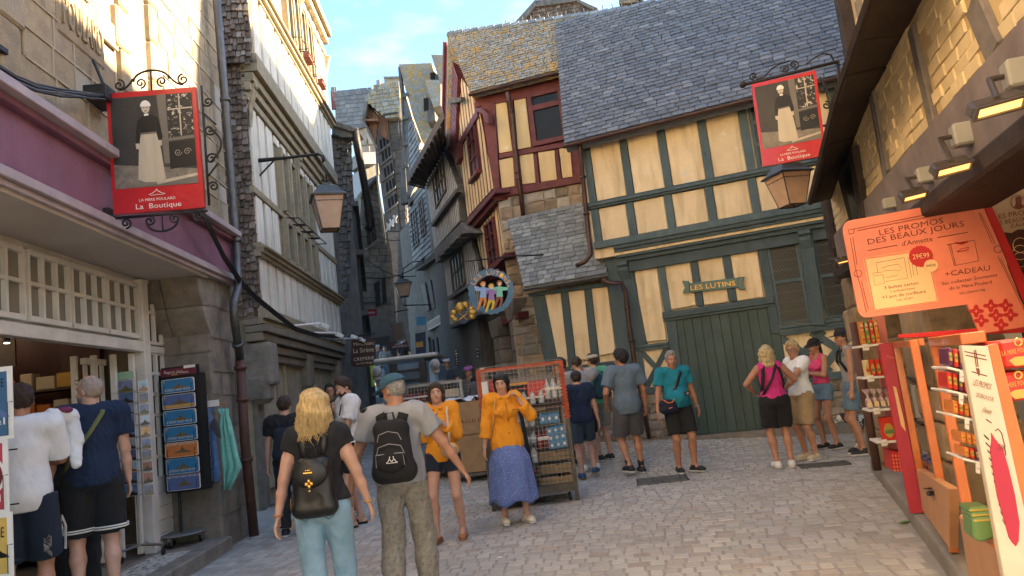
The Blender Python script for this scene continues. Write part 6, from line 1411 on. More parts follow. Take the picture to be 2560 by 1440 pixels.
yl=24;L3=lantern('far lantern hanging over the dark lane on a curled bracket',AT(1006,697,yl),.42,.5,.2);mb=MB();mb.tube([AT(1062,652,yl),AT(1030,655,yl),AT(1008,672,yl),AT(1006,690,yl)],.02,5);mb.tube([AT(1006,700,yl),AT(1006,680,yl)],.02,5);mb.build('bracket_arm',m_iron,L3)
for i,(a,b,y0,y1)in enumerate((((905,640),(1040,690),23,24),((895,690),(1060,655),21,23),((915,560),(1000,600),27,27))):
 p0,p1=AT(*a,y0),AT(*b,y1);o=MB().tube([p0.lerp(p1,t/8)-Vector((0,0,.25*math.sin(math.pi*t/8)))for t in range(9)],.014,4).build('overhead_cable',m_iron,None);tag(o,'%s thin black cable sagging across the dark lane'%('middle','lowest','highest')[i],'cable','cables across the lane')
for i,(x,y,s_)in enumerate(((2262,1307,.05),(1515,1240,.02),(1160,1130,.03),(1480,1330,.018),(1250,1395,.02))):
 p=G(x,y);o=MB().prism(Pl(p+Vector((0,0,.004)),(1,.3,0),(-.3,1,0)),[(s_*math.cos(k*.9)*(1+.4*(k%2)),s_*.6*math.sin(k*.9))for k in range(7)],0,.006).build('litter_scrap' if i else 'leaf',m_pwhite if i else m_pack['g'],None);tag(o,('green leaf lying on the paving near the right hand kerb','tiny pale scrap of paper near the orange cage','pale paper scrap in the shade behind the women in orange','pale speck of litter on the paving in mid foreground','pale scrap of litter near the bottom centre of the paving')[i],'leaf' if not i else 'litter')
m_sblue=P('sign blue',(.045,.15,.26),.4);m_gold=P('gold leaf',(.62,.36,.07),.35,.3);m_skin_s=P('sign skin',(.85,.55,.38),.5)
def hsign(name,label,px,y,yaw=0):pl=front(AT(*px,y).x,y,yaw);return thing(name,label,'sign',pl.at(*px)),pl
t,pl=hsign('hanging_sign','round blue sign LES LUTINS with three dancing elves in blue, mauve and green',(1227,727),14.6,8)
def Q(x,y):return zs(x,y)[0]
cx,cy,r0_,r1_=1890,250,290,215
n=44;out=[(cx+(r0_+(12 if i%2 else-8)+(10 if i>22 else 0))*math.cos(2*math.pi*i/n)*.99,cy-0+(r0_+(12 if i%2 else-6))*math.sin(2*math.pi*i/n))for i in range(n)]
inn=[(cx+r1_*math.cos(2*math.pi*i/n),cy+10+r1_*math.sin(2*math.pi*i/n))for i in range(n)]
V=[pl.at(*Q(*p),d)for d in(0,-.04)for p in out]+[pl.at(*Q(*p),d)for d in(0,-.04)for p in inn]
fs=[]
for i in range(n):
 j=(i+1)%n;fs+=[(i,j,2*n+j,2*n+i),(n+j,n+i,3*n+i,3*n+j),(i,n+i,n+j,j),(2*n+j,3*n+j,3*n+i,2*n+i)]
MB().add(V,fs).build('ring',m_sblue,t)
LET='LES LUTINS'
for i,ch_ in enumerate(LET):
 if ch_==' ':continue
 a=rad(208+i*13.4);rr2=228;bx,by=cx+rr2*math.cos(a),cy+10+rr2*math.sin(a);tx,ty=-math.sin(a),math.cos(a);hw=21
 text(t,ch_,pl,Q(bx-tx*hw,by-ty*hw),Q(bx+tx*hw,by+ty*hw),11,m_gold,.004,'letter')
def sf(nm,m_,pts,d=.01):
 MB().ppoly(pl,[Q(*p)for p in pts],-.02,d).build(nm,m_,fig)
for k,(x,y,coat,leg,hair,arm)in enumerate(((1790,160,P('elf pale blue',(.30,.45,.75),.5),P('elf orange',(.65,.24,.05),.5),P('elf auburn',(.55,.22,.05),.5),-1),(1895,190,P('elf mauve',(.33,.18,.42),.5),P('elf yellow',(.66,.5,.05),.5),P('elf gold',(.6,.42,.06),.5),0),(2000,150,P('elf green',(.22,.60,.42),.5),P('elf brown',(.25,.07,.05),.5),P('elf chestnut',(.3,.11,.04),.5),1))):
 fig=MB().ppoly(pl,[Q(x+26*math.cos(i*.524),y+28*math.sin(i*.524))for i in range(12)],-.02,.012).build('elf',m_skin_s,t)
 sf('hair',hair,[(x-34,y+20),(x-38,y-15),(x-15,y-42),(x+20,y-40),(x+36,y-10),(x+22,y-14),(x-8,y-20),(x-20,y+6)],.014)
 sf('tunic',coat,[(x-40,y+40),(x-5,y+30),(x+38,y+40),(x+36,y+110),(x+42,y+165),(x-44,y+170),(x-34,y+100)])
 sf('sleeve',coat,[(x-38,y+42),(x-100,y+48-30*(arm==-1)),(x-108,y+110-30*(arm==-1)),(x-40,y+85)],.008);sf('sleeve',coat,[(x+36,y+42),(x+110,y+55-10*(arm==1)),(x+108,y+100-20*(arm==1)),(x+34,y+90)],.008)
 sf('leg',leg,[(x-40,y+168),(x+4,y+168),(x-20,y+235),(x-60,y+330),(x-82,y+325),(x-60,y+240)],.009);sf('leg',leg,[(x-4,y+168),(x+40,y+168),(x+44,y+230),(x+12,y+300),(x-6,y+290),(x+10,y+230)],.0085)
 for dx in(-9,9):sf('eye',m_sepk,[(x+dx-3,y-4),(x+dx+3,y-4),(x+dx+3,y+2),(x+dx-3,y+2)],.0135)
 sf('hand',m_skin_s,[(x-112 if arm<0 else x+105,y+20),(x-96 if arm<0 else x+122,y+22),(x-98 if arm<0 else x+120,y+44),(x-112 if arm<0 else x+106,y+44)],.009)
mb=MB();mb.tube([pl.at(1150,655),pl.at(1285,640)],.014,5)
for x in(1182,1260):mb.tube([pl.at(x,650-(x-1182)*.1),pl.at(x+6,682)],.006,4)
mb.tube([pl.at(1285,640),pl.at(1300,636)+Vector((.5,.4,0))],.014,5)
mb.build('bracket_arm',m_iron,t)
t,pl=hsign('hanging_sign','small navy shield sign with gold crossed keys, left of the round blue sign',(1158,785),17.5,5)
MB().ppoly(pl,[Q(*p)for p in((1440,490),(1530,478),(1620,490),(1625,590),(1600,635),(1550,665),(1500,650),(1450,600))],-.03,0).build('shield',P('navy enamel',(.02,.05,.11),.4),t)
mb=MB();
for s_ in(1,-1):
 a,b=(1535-50*s_,530),(1535+50*s_,615);mb.tube([pl.at(*Q(*a),.01),pl.at(*Q(*b),.01)],.016,5);mb.tube([pl.at(*Q(a[0]+16*math.cos(i),a[1]-10+14*math.sin(i)),.01)for i in range(7)],.012,4)
mb.build('crossed_keys',m_gold,t)
mb=MB()
for x,y,r_ in((1490,430,.10),(1490,460,.13),(1555,420,.09),(1575,440,.06),(1640,470,.07),(1650,520,.10),(1670,515,.08),(1645,575,.09),(1410,520,.08),(1400,580,.08),(1430,610,.07),(1395,545,.05)):mb.ball(pl.at(*Q(x,y),.0),r_,8,5,(1,.35,.8))
mb.build('gilt_ornament',m_gold,t,True);MB().tube([pl.at(*Q(1330,360)),pl.at(*Q(1600,345))],.014,5).build('bracket_arm',m_iron,t)
def board(label,px,y,pts,mat,words,yaw=0,arm=None,f=zs,wm=m_pwhite):
 t,pl=hsign('hanging_sign',label,px,y,yaw);MB().ppoly(pl,f(*pts),-.04,0).build('board',mat,t)
 for s,x0,y0,x1,y1,h in words:text(t,s,pl,f(x0,y0)[0],f(x1,y1)[0],h/(5.144 if f is zs else 1),wm,.006)
 if arm:MB().tube([pl.at(*p)for p in f(*arm)],.02,5).build('bracket_arm',m_iron,t)
 return t,pl
m_bsign=P('dark brown sign',(.055,.016,.012),.5)
board('brown shield sign MAGASIN La Sirene CREPERIE beside the security cameras',(908,880),18.2,(95,890,150,850,240,832,330,840,400,880,410,1180,360,1205,240,1222,120,1215,90,1190),m_bsign,(('MAGASIN',125,948,380,935,38),('La Sir\u00e8ne',122,1045,385,1020,60),('CREPERIE',125,1148,392,1120,42),('au 1er \u00e9tage',160,1190,370,1170,26)),0,(60,838,400,790),wm=P('sign cream',(.62,.52,.36),.5))
board('small red sign with white gothic words far down the lane',(915,782),25,(165,490,420,470,425,560,170,582),P('deep red sign',(.35,.02,.03),.5),(('les Mouettes',182,548,400,530,32),),0,(150,400,560,390))
board('dark red scroll sign VISITE HISTORIQUE under a framed knight figure',(998,865),23,(600,905,700,925,815,880,820,950,700,990,612,975),P('maroon sign',(.13,.02,.025),.5),(('VISITE',655,945,760,932,24),('HISTORIQUE',618,978,805,955,22)),0)
t,pl=board('framed sign with a bronze knight silhouette above the maroon scroll',(990,820),23.3,(570,655,755,640,790,860,600,900),m_zinc,(),0,(640,520,830,480));MB().ppoly(pl,zs(640,690,700,665,745,700,750,790,730,870,690,880,650,860,630,780),0,.03).build('knight_print',P('bronze print',(.16,.10,.06),.5),t)
t,pl=board('tall dark blue hotel sign AUBERGE ST PIERRE in yellow',(1050,870),24,(915,790,1045,770,1055,1080,925,1085),P('hotel blue',(.015,.03,.08),.4),(),0)
MB().ppoly(pl,zs(925,905,1010,892,1018,960,932,970),0,.006).build('name_plate',m_gold,t)
for s,y_ in(('AUBERGE',928),('ST PIERRE',958)):text(t,s,pl,zs(932,y_)[0],zs(1008,y_-10)[0],4,m_sepk,.012)
t,pl=board('light blue and white banner sign hung above the dark blue hotel sign',(1052,820),24.2,(925,440,1000,430,1008,500,1045,560,1050,740,920,765),P('pale banner',(.36,.42,.46),.5),(),0,(760,430,1120,420));MB().ppoly(pl,zs(930,580,1045,570,1050,680,935,690),0,.006).build('blue_field',P('azure',(.05,.28,.52),.5),t)
t=thing('wall_sign','long brown carved wall sign over the dark shopfronts beyond the grey half-timbered house','sign',GHp.at(1090,795));pl=SHp.off(.1)
o=one(t,'board',m_bsign,pl,zs(1065,650,1330,475,1340,620,1075,765),-.1,0);text(t,'RESTAURANT',pl,zs(1085,725)[0],zs(1310,590)[0],11,P('faded red',(.28,.08,.06),.6),.01)
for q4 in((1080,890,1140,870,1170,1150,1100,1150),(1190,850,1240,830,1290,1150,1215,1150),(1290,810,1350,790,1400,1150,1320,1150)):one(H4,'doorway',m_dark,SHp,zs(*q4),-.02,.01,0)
for x_ in(1060,1170,1260):one(H4,'pier',m_stone_d,SHp,zs(x_-10,850,x_+20,840,x_+60,1200,x_+20,1200),-.02,.06,.01)
for x_,y_ in((985,160),(1060,130),(1180,100)):
 one(H4,'shutter',m_wood_g,SHp,zs(x_,y_,x_+50,y_-30,x_+110,y_+330,x_+70,y_+350),0,.06,.01)
for s,x0,y0,hh in(('PIZZAS',1425,1000,200),('BAR',1700,965,140)):
 t=thing('wall_sign','narrow black upright sign %s beside the dark restaurant doorway'%s,'sign',RG.at(*Q(x0,y0+hh),.1));pl=front(RG.at(*Q(x0,y0),.1).x,RG.at(*Q(x0,y0),.1).y,0)
 MB().ppoly(pl,zs(x0,y0,x0+35,y0-5,x0+52,y0+hh,x0+12,y0+hh+5),-.05,0).build('board',m_rackk,t)
 for i,c in enumerate(s):text(t,c,pl,Q(x0+9+i*2.5,y0+(i+.8)*hh/len(s)),Q(x0+30+i*2.5,y0+(i+.74)*hh/len(s)),3.6,m_pwhite,.006,'letter')
t=thing('name_ribbon','green carved ribbon with gold letters LES LUTINS above the wide green door','sign',LG.at(*z1(900,530)[0],.1));m_rib=P('ribbon green',(.05,.12,.105),.4)
o=one(t,'ribbon',m_rib,LG,z1(800,522,1015,497,1022,538,806,562),.05,.085,.006);one(t,'ribbon_end',m_rib,LG,z1(770,512,800,512,804,560,772,562,784,540),.05,.10,.006);one(t,'ribbon_end',m_rib,LG,z1(1008,496,1036,494,1028,520,1040,546,1012,548),.05,.10,.006)
text(t,'LES LUTINS',LG,z1(808,552)[0],z1(998,531)[0],12,m_gold,.095,ext=.006)
t=thing('security_cameras','white tubular arms carrying cameras and floodlights on the white house','cameras',A1.at(800,840,.3))
for(x0,y0,x1,y1)in((728,815,800,808),(770,832,842,832),(820,848,905,845)):
 MB().tube([A1.at(x0,y0,.2),A1.at(x1,y1,.6)],.02,6).build('arm',m_pwhite,t)
for x,y in((812,815),(848,838),(885,842),(905,850)):
 c=A1.at(x,y,.6);o=MB();fp_=Pl(c,(1,0,-.5),(.5,0,1));o.box(fp_,-.07,.09,-.04,.04,-.05,.05);o=o.build('camera_body',m_pwhite,t);bev(o,.012)
MB().tube([A1.at(800,845,.6),A1.at(850,850,.6),A1.at(872,835,.6)],.015,5).build('cable',m_cab,t)
m_oldg=M('dark old iron',(.07,.065,.06),(.04,.037,.034),12,.6,.3,40)
for lab,(x,y),(sx,sy),rz in(('larger iron drain grate with slots at the feet of the man in the teal shirt',(1655,1200),(.70,.56),-.12),('small faint drain grate near the white trainers at right',(2060,1162),(.62,.34),-.2)):
 p=G(x,y);pl=Pl(p,(math.cos(rz),math.sin(rz),0),(-math.sin(rz),math.cos(rz),0),(0,0,1));t=thing('drain_grate',lab,'drain grate',p)
 fr=MB();fr.box(pl,-sx/2,sx/2,-sy/2,-sy/2+.04,-.03,.014);fr.box(pl,-sx/2,sx/2,sy/2-.04,sy/2,-.03,.014);fr.box(pl,-sx/2,-sx/2+.04,-sy/2,sy/2,-.03,.013);fr.box(pl,sx/2-.04,sx/2,-sy/2,sy/2,-.03,.013);fr.box(pl,-.03,.03,-sy/2,sy/2,-.03,.0135);fr.build('frame',m_oldg if sx>.8 else m_zinc,t)
 MB().box(pl,-sx/2+.02,sx/2-.02,-sy/2+.02,sy/2-.02,-.03,.008).build('pit',m_dark if sx>.8 else m_asph,t)
 k=0;u=-sx/2+.07
 while u<sx/2-.06:MB().box(pl,u,u+.035,-sy/2+.03,sy/2-.03,-.02,.012).build('bar',m_oldg if sx>.8 else m_zinc,t);u+=.065
m_cage_o=M('orange cage paint',(.44,.075,.02),(.32,.052,.018),8,.5,.3,40,wear=[((.16,.11,.08),12,.66,.06)]);m_cage_g=M('galvanised cage',(.30,.30,.29),(.2,.2,.195),10,.45,.2,40,metal=.5);m_wire=P('zinc wire',(.30,.29,.26),.4,.5);m_oldst=M('rusty grey steel',(.12,.105,.085),(.07,.055,.045),10,.6,.4,40)
m_carton=M('brown carton',(.32,.20,.10),(.26,.16,.08),5,.85,.15,40,isl=.12);m_bottle=M('clear bottles',(.40,.43,.43),(.62,.64,.64),30,.12,.5,30,spec=.9);m_redb=M('red bottles',(.28,.035,.03),(.16,.02,.02),20,.15,.3,30);m_milk=P('milk pack blue',(.05,.22,.42),.4)
def bottles(label,pl,u0,u1,v0,v1,d,mat,r=.042):
 o=None;n=max(2,int((u1-u0)/(2*r)));t=thing('bottle_pack',label,'bottle pack',pl.w((u0+u1)/2,v0,d),None);h=(v1-v0)
 for i in range(n):
  for k in range(2):
   c=pl.w(u0+r+i*(u1-u0-2*r)/max(n-1,1),v0,d-r-k*r*2.05)
   MB().lathe(c,[(r*.9,0),(r,.01),(r,h*.3),(r*.93,h*.35),(r,h*.42),(r,h*.62),(r*.45,h*.84),(r*.3,h*.93),(r*.36,h*.94),(r*.36,h)],10).build('bottle',mat,t,True)
 MB().box(pl,u0+.01,u1-.01,v0+h*.42,v0+h*.58,d+.001,d+.003).build('label',m_pwhite,t)
 return t
def carton(label,nm,pl,u0,u1,v0,v1,d,mat,dp=.3,txt=None,tm=None,rz=0):
 o=ubox(None,nm,mat,pl,u0,u1,v0,v1,d-dp,d,.006);tag(o,label,nm.replace('_',' '))
 if txt:text(o,txt,pl,PX(pl.w(u0+(u1-u0)*.12,v0+(v1-v0)*.35,d)),PX(pl.w(u1-(u1-u0)*.12,v0+(v1-v0)*.35,d)),5,tm or m_corald,d+.004,up=PX(pl.w(u0+(u1-u0)*.12,v0+(v1-v0)*.35+min(.06,(v1-v0)*.35),d)))
 return o
def cagebox(label,pl,W,H,D,mo,mlow,base=.14,top_bar=True):
 t=thing('roll_cage',label,'roll cage',pl.w(0,0,0));s=.022
 for u in(0,W):
  for d in(0,-D):
   MB().box(pl,u-s,u+s,0 if d==0 else .1,H*.58,d-s,d+s).build('post',mlow,t);MB().box(pl,u-s-.002,u+s+.002,H*.58,H,d-s,d+s+.001).build('post',mo,t)
 for d in(0,-D):
  MB().box(pl,0,W,H-.03,H,d-.015,d+.015).build('rail',mo,t);MB().box(pl,0,W,base-.02,base+.09,d-.02,d+.02).build('rail',mlow,t)
 for u in(0,W):MB().box(pl,u-.015,u+.015,H-.03,H,-D,0).build('rail',mo,t);MB().box(pl,u-.02,u+.02,base-.02,base+.06,-D,0).build('rail',mlow,t)
 MB().box(pl,0,W,base+.03,base+.06,-D,0).build('deck',mlow,t)
 def panel(p2,w2):
  mb=MB();r=.0022
  for i in range(int(w2/.055)+1):u=i*w2/int(w2/.055);mb.box(p2,u-r,u+r,base+.1,H-.03,-r,r)
  for j in range(int((H-base)/.055)):v=base+.12+j*.055;mb.box(p2,0,w2,v-r,v+r,r,3*r)
  o=mb.build('mesh_panel',m_wire,t);o['kind']='stuff'
 panel(pl.off(.012),W);panel(Pl(pl.w(W+.012,0,0),-pl.N,pl.V,pl.U),D);panel(Pl(pl.w(-.012,0,0),-pl.N,pl.V,-pl.U),D)
 for u in(.1,W-.1):MB().lathe(pl.w(u,.06,-.1),[(.06,0),(.06,.03)],12,pl.U).build('castor',m_rackk,t)
 return t
a,b=G(1235,1278),G(1445,1250);CO=Pl(a,(b-a)*Vector((1,1,0)),(0,0,1));
if CO.N.y>0:CO.N=-CO.N
Wc=(b-a).length;Hc=1.78
OC=cagebox('tall orange topped wire cage packed with bottles, milk packs and cartons',CO,Wc,Hc,.75,m_cage_o,m_oldst)
for i in range(16):MB().box(CO,Wc-.05,Wc+.035,1.05+i*.043,1.07+i*.043,.02,.04).build('tooth',m_cage_o,OC)
MB().box(CO,0,Wc,1.22,1.25,.022,.03).build('strap',m_blk_:=P('black webbing',(.012,.012,.012),.7),OC);MB().beam(CO,(Wc*.44,1.24),(Wc*.52,.2),.05,.022,.028).build('strap',m_blk_,OC)
MB().box(CO,.02,.10,1.30,1.62,.025,.03).build('paper_label',m_pwhite,OC)
d=-.03
def g6(x,y):return CO.uv(*z6(x,y)[0],d)
def rect6(x0,y0,x1,y1):a,b=g6(x0,y1),g6(x1,y0);return a[0],b[0],a[1],b[1]
for i,(r_,t_)in enumerate((((650,745,780,830),0),((790,735,925,820),0),((660,850,785,935),1),((795,840,930,925),1),((670,950,795,1035),2),((800,940,935,1025),2))):
 carton('brown printed carton, %s of the %s row low in the orange cage'%(('left','right')[i%2],('upper','middle','lowest')[t_]),'carton',CO,*rect6(*r_),d,m_carton,.4,'Heineken',P('dark green print',(.03,.08,.03),.6))
for i,(r_,m_,lb)in enumerate((((655,425,810,530),m_milk,'upper blue milk pack lying flat against the orange cage wires'),((735,535,865,735),m_milk,'lower blue milk pack standing tilted against the orange cage wires'),((640,545,725,735),m_redb,''))):
 if m_ is m_milk:
  o=carton(lb,'milk_pack',CO,*rect6(*r_),d,m_,.2);u0,u1,v0,v1=rect6(*r_);
  for a_ in range(3):
   for b_ in range(3 if i else 1):MB().prism(CO,[(u0+(u1-u0)*(a_+.5)/3+.018*math.cos(q*.8),v0+(v1-v0)*(b_+.5)/(3 if i else 1)+.022*math.sin(q*.8))for q in range(8)],d,d+.003).build('print',m_pwhite,o)
  if i:o.matrix_basis=Matrix.Translation(CO.w(u0,v0,0))@Matrix.Rotation(rad(4),4,CO.N)@Matrix.Translation(-CO.w(u0,v0,0))@o.matrix_basis
 else:
  u0,u1,v0,v1=rect6(*r_);bottles('pack of red bottles behind the blue milk packs',CO,u0,u1,v0,v1,d,m_redb)
for r_,lb in(((700,140,842,318),'large clear bottle pack at the top right of the orange cage'),((505,240,685,372),'clear bottle pack beside the brown carton high in the orange cage'),((455,420,608,560),'clear bottle pack at mid height by the black strap of the orange cage'),((470,590,625,700),'crumpled clear bottle pack below the strap of the orange cage'),((480,715,630,860),'clear bottle pack above the red bags in the orange cage')):bottles(lb,CO,*rect6(*r_),d,m_bottle)
carton('plain brown carton leaning at the upper left of the orange cage','carton',CO,*rect6(455,290,610,415),d-.1,m_carton,.3)
carton('white lidded maroon box under the large clear bottle pack','box',CO,*rect6(700,330,860,400),d,P('maroon carton',(.16,.05,.05),.7),.3,None)
carton('low brown carton between the maroon box and the blue milk pack','carton',CO,*rect6(610,375,700,425),d,m_carton,.3)
for r_,c,lb in(((400,175,560,215),'y','yellow crate at the top left of the orange cage'),((410,215,690,240),'r','red crate under the yellow one in the orange cage'),((560,160,700,330),'r','red crate with a white emblem at the top of the orange cage'),((250,150,400,330),'r','red crate behind the head of the black haired woman')):
 o=carton(lb,'crate',CO,*rect6(*r_),d-.03,P('crate yellow',(.75,.33,.03),.5)if c=='y' else m_pack['r'],.35)
ec=CO.uv(*z6(688,258)[0],d);o=[x for x in COL.objects if x.name.startswith('crate')][2];MB().tube([CO.w(ec[0]+.035*math.cos(i*.63),ec[1]+.035*math.sin(i*.63),d-.02)for i in range(11)],.006,5).build('emblem',m_pwhite,o)
for i,r_ in enumerate(((520,880,635,960),(540,985,640,1045))):
 u0,u1,v0,v1=rect6(*r_);o=MB().ball(CO.w((u0+u1)/2,(v0+v1)/2,d-.09),1,12,8,((u1-u0)*.5,.09,(v1-v0)*.52)).build('sack',m_pack['r'],None,True);tag(o,'%s glossy red sack at the bottom left of the orange cage'%('upper','lower')[i],'sack')
for i,(u0,u1,v0,v1)in enumerate(((.05,.3,.25,.7),(.05,.28,.72,1.15),(.32,.42,.25,.5))):carton('pale carton, %s, at the hidden left end of the orange cage'%('bottom','middle','narrow')[i],'carton',CO,u0,u1,v0,v1,d-.15,m_carton,.4)
carton('large shrink wrapped stack filling the back of the orange cage','wrapped_pack',CO,.04,Wc-.04,.24,1.62,-.42,P('dim shrink wrap',(.16,.14,.12),.35),.28)
b=G(1178,1192);GC=Pl(b+Vector((-1.15,.12,0)),(1.15,-.12,0),(0,0,1));
if GC.N.y>0:GC.N=-GC.N
GC.O.z=b.z
t=cagebox('galvanised grey wire cage of cartons and drinks behind the man with the teal cap',GC,1.15,1.62,.8,m_cage_g,m_cage_g)
for i,(u0,u1,v0,v1,m_,nm,lb)in enumerate(((.03,.38,1.02,1.30,m_carton,'carton','brown carton, upper left'),(.72,1.1,1.10,1.32,m_carton,'carton','brown carton, upper right'),(.72,1.1,1.34,1.48,P('pale carton',(.50,.42,.32),.8),'carton','pale flat carton on top, right'),(.03,.6,.25,.6,P('wrap blue',(.12,.2,.3),.3),'wrapped_pack','blue shrink wrapped pack, lower left'),(.62,1.1,.25,.62,P('wrap grey',(.3,.34,.38),.3),'wrapped_pack','grey shrink wrapped pack, lower right'),(.03,.55,.62,.98,P('wrap pale',(.45,.45,.45),.3),'wrapped_pack','pale shrink wrapped pack, middle left'))):carton('%s of the grey cage'%lb,nm,GC,u0,u1,v0,v1,d,m_,.4)
for(u0,u1,v0,v1,m_,lb)in((.40,.70,1.02,1.26,m_bottle,'clear and yellow bottles between the cartons in the grey cage'),(.6,1.08,.66,1.02,m_bottle,'tall clear bottles in the middle of the grey cage'),(.08,.62,1.32,1.50,m_redb,'red and dark bottles along the top of the grey cage')):bottles(lb,GC,u0,u1,v0,v1,d,m_,.04)
p=AT(1172,1035,12.2);PP=front(p.x-.38,12.2,4);z0=gz(p.x,12.2)
o=carton('large brown carton stack top between the two cages','carton',PP,0,.66,z0+.75,z0+1.28,0,m_carton,.6,'FRAGILE');carton('brown carton under the large one between the two cages','carton',PP,.02,.62,z0+.15,z0+.74,0,m_carton,.6)
v=MB();rr=random.Random(3);pts=[PP.w(i*.66/9,z0+1.285+rr.uniform(0,.09),-j*.09)for j in range(7)for i in range(10)];o=v.add(pts,[(j*10+i,j*10+i+1,(j+1)*10+i+1,(j+1)*10+i)for j in range(6)for i in range(9)]).build('plastic_sheet',P('white plastic sheet',(.75,.75,.75),.25),None,True);tag(o,'crumpled white plastic sheet on top of the large brown carton','plastic sheet')
pt=thing('hand_truck','low grey pallet truck under the cartons between the two cages','pallet truck',PP.w(.3,z0,-.3));MB().box(PP,0,.66,z0+.09,z0+.14,-.6,0).build('deck',m_oldst,pt)
for u in(.08,.58):MB().lathe(PP.w(u,z0+.05,-.1),[(.05,0),(.05,.03)],12,PP.U).build('wheel',m_rackk,pt)
yt=15.2;tl_,tr_=AT(940,915,yt),AT(1086,900,yt);TP=Pl((tl_.x,yt,gz(tl_.x,yt)),(1,-.02,0),(0,0,1));
if TP.N.y>0:TP.N=-TP.N
Wt=1.24;m_tw=P('truck white',(.36,.36,.35),.35,coat=.3);m_tb=P('truck pale blue',(.20,.32,.43),.35,coat=.3);m_scr=M('windscreen',(.10,.17,.24),(.06,.10,.15),1.5,.08,0,spec=.9)
tk=thing('small_truck','small pale blue utility truck with white roof and black forks beyond the grey cage','truck',TP.w(Wt/2,0,-1));Ht=AT(1010,887,yt).z-TP.O.z
q=ubox(tk,'cab',m_tb,TP,0,Wt,.45,Ht-.22,-1.5,0,.05);ubox(tk,'roof',m_tw,TP,-.04,Wt+.04,Ht-.11,Ht-.02,-1.6,.05,.03);ubox(tk,'windscreen',m_scr,TP,.16,Wt-.16,Ht-.75,Ht-.18,-.05,.015,.02)
for u in(.02,Wt-.02):
 h=MB().lathe(TP.w(u,Ht-.27,.04),[(.10,0),(.105,.05),(.085,.075)],18,TP.N).build('headlight',m_tw,tk,True);MB().lathe(TP.w(u,Ht-.27,.1),[(.08,0),(.07,.02),(.03,.03)],16,TP.N).build('lens',m_lens0:=P('grey lens',(.25,.25,.27),.1),h,True)
 ubox(tk,'lamp_pod',m_tw,TP,u-.07,u+.07,Ht-.45,Ht-.16,-.1,.03,.02)
for u in(.30,Wt-.34):ubox(tk,'fork_upright',m_iron,TP,u,u+.14,.5,Ht-.16,.08,.16,.01)
for v_ in(Ht-.36,Ht-.56):ubox(tk,'cross_bar',m_iron,TP,.3,Wt-.2,v_,v_+.05,.10,.14,.005)
ubox(tk,'hopper',m_rackk,TP,.15,Wt+.3,Ht-.82,Ht-.70,.1,.7,.02);ubox(tk,'number_plate',m_steel,TP,.45,.7,Ht-.78,Ht-.72,.70,.72,.003);ubox(tk,'load_bed',m_tw,TP,-.05,Wt+.05,.5,1.1,-3.4,-1.55,.02);ubox(tk,'bonnet',m_tb,TP,.05,Wt-.05,.4,Ht-.9,0,.35,.04)
for u in(.02,Wt-.2):
 for d_ in(.0,-2.6):MB().lathe(TP.w(u,.3,d_-.3),[(.28,0),(.30,.04),(.30,.14),(.28,.18)],20,TP.U).build('wheel',m_rackk,tk,True)
V3=np.array
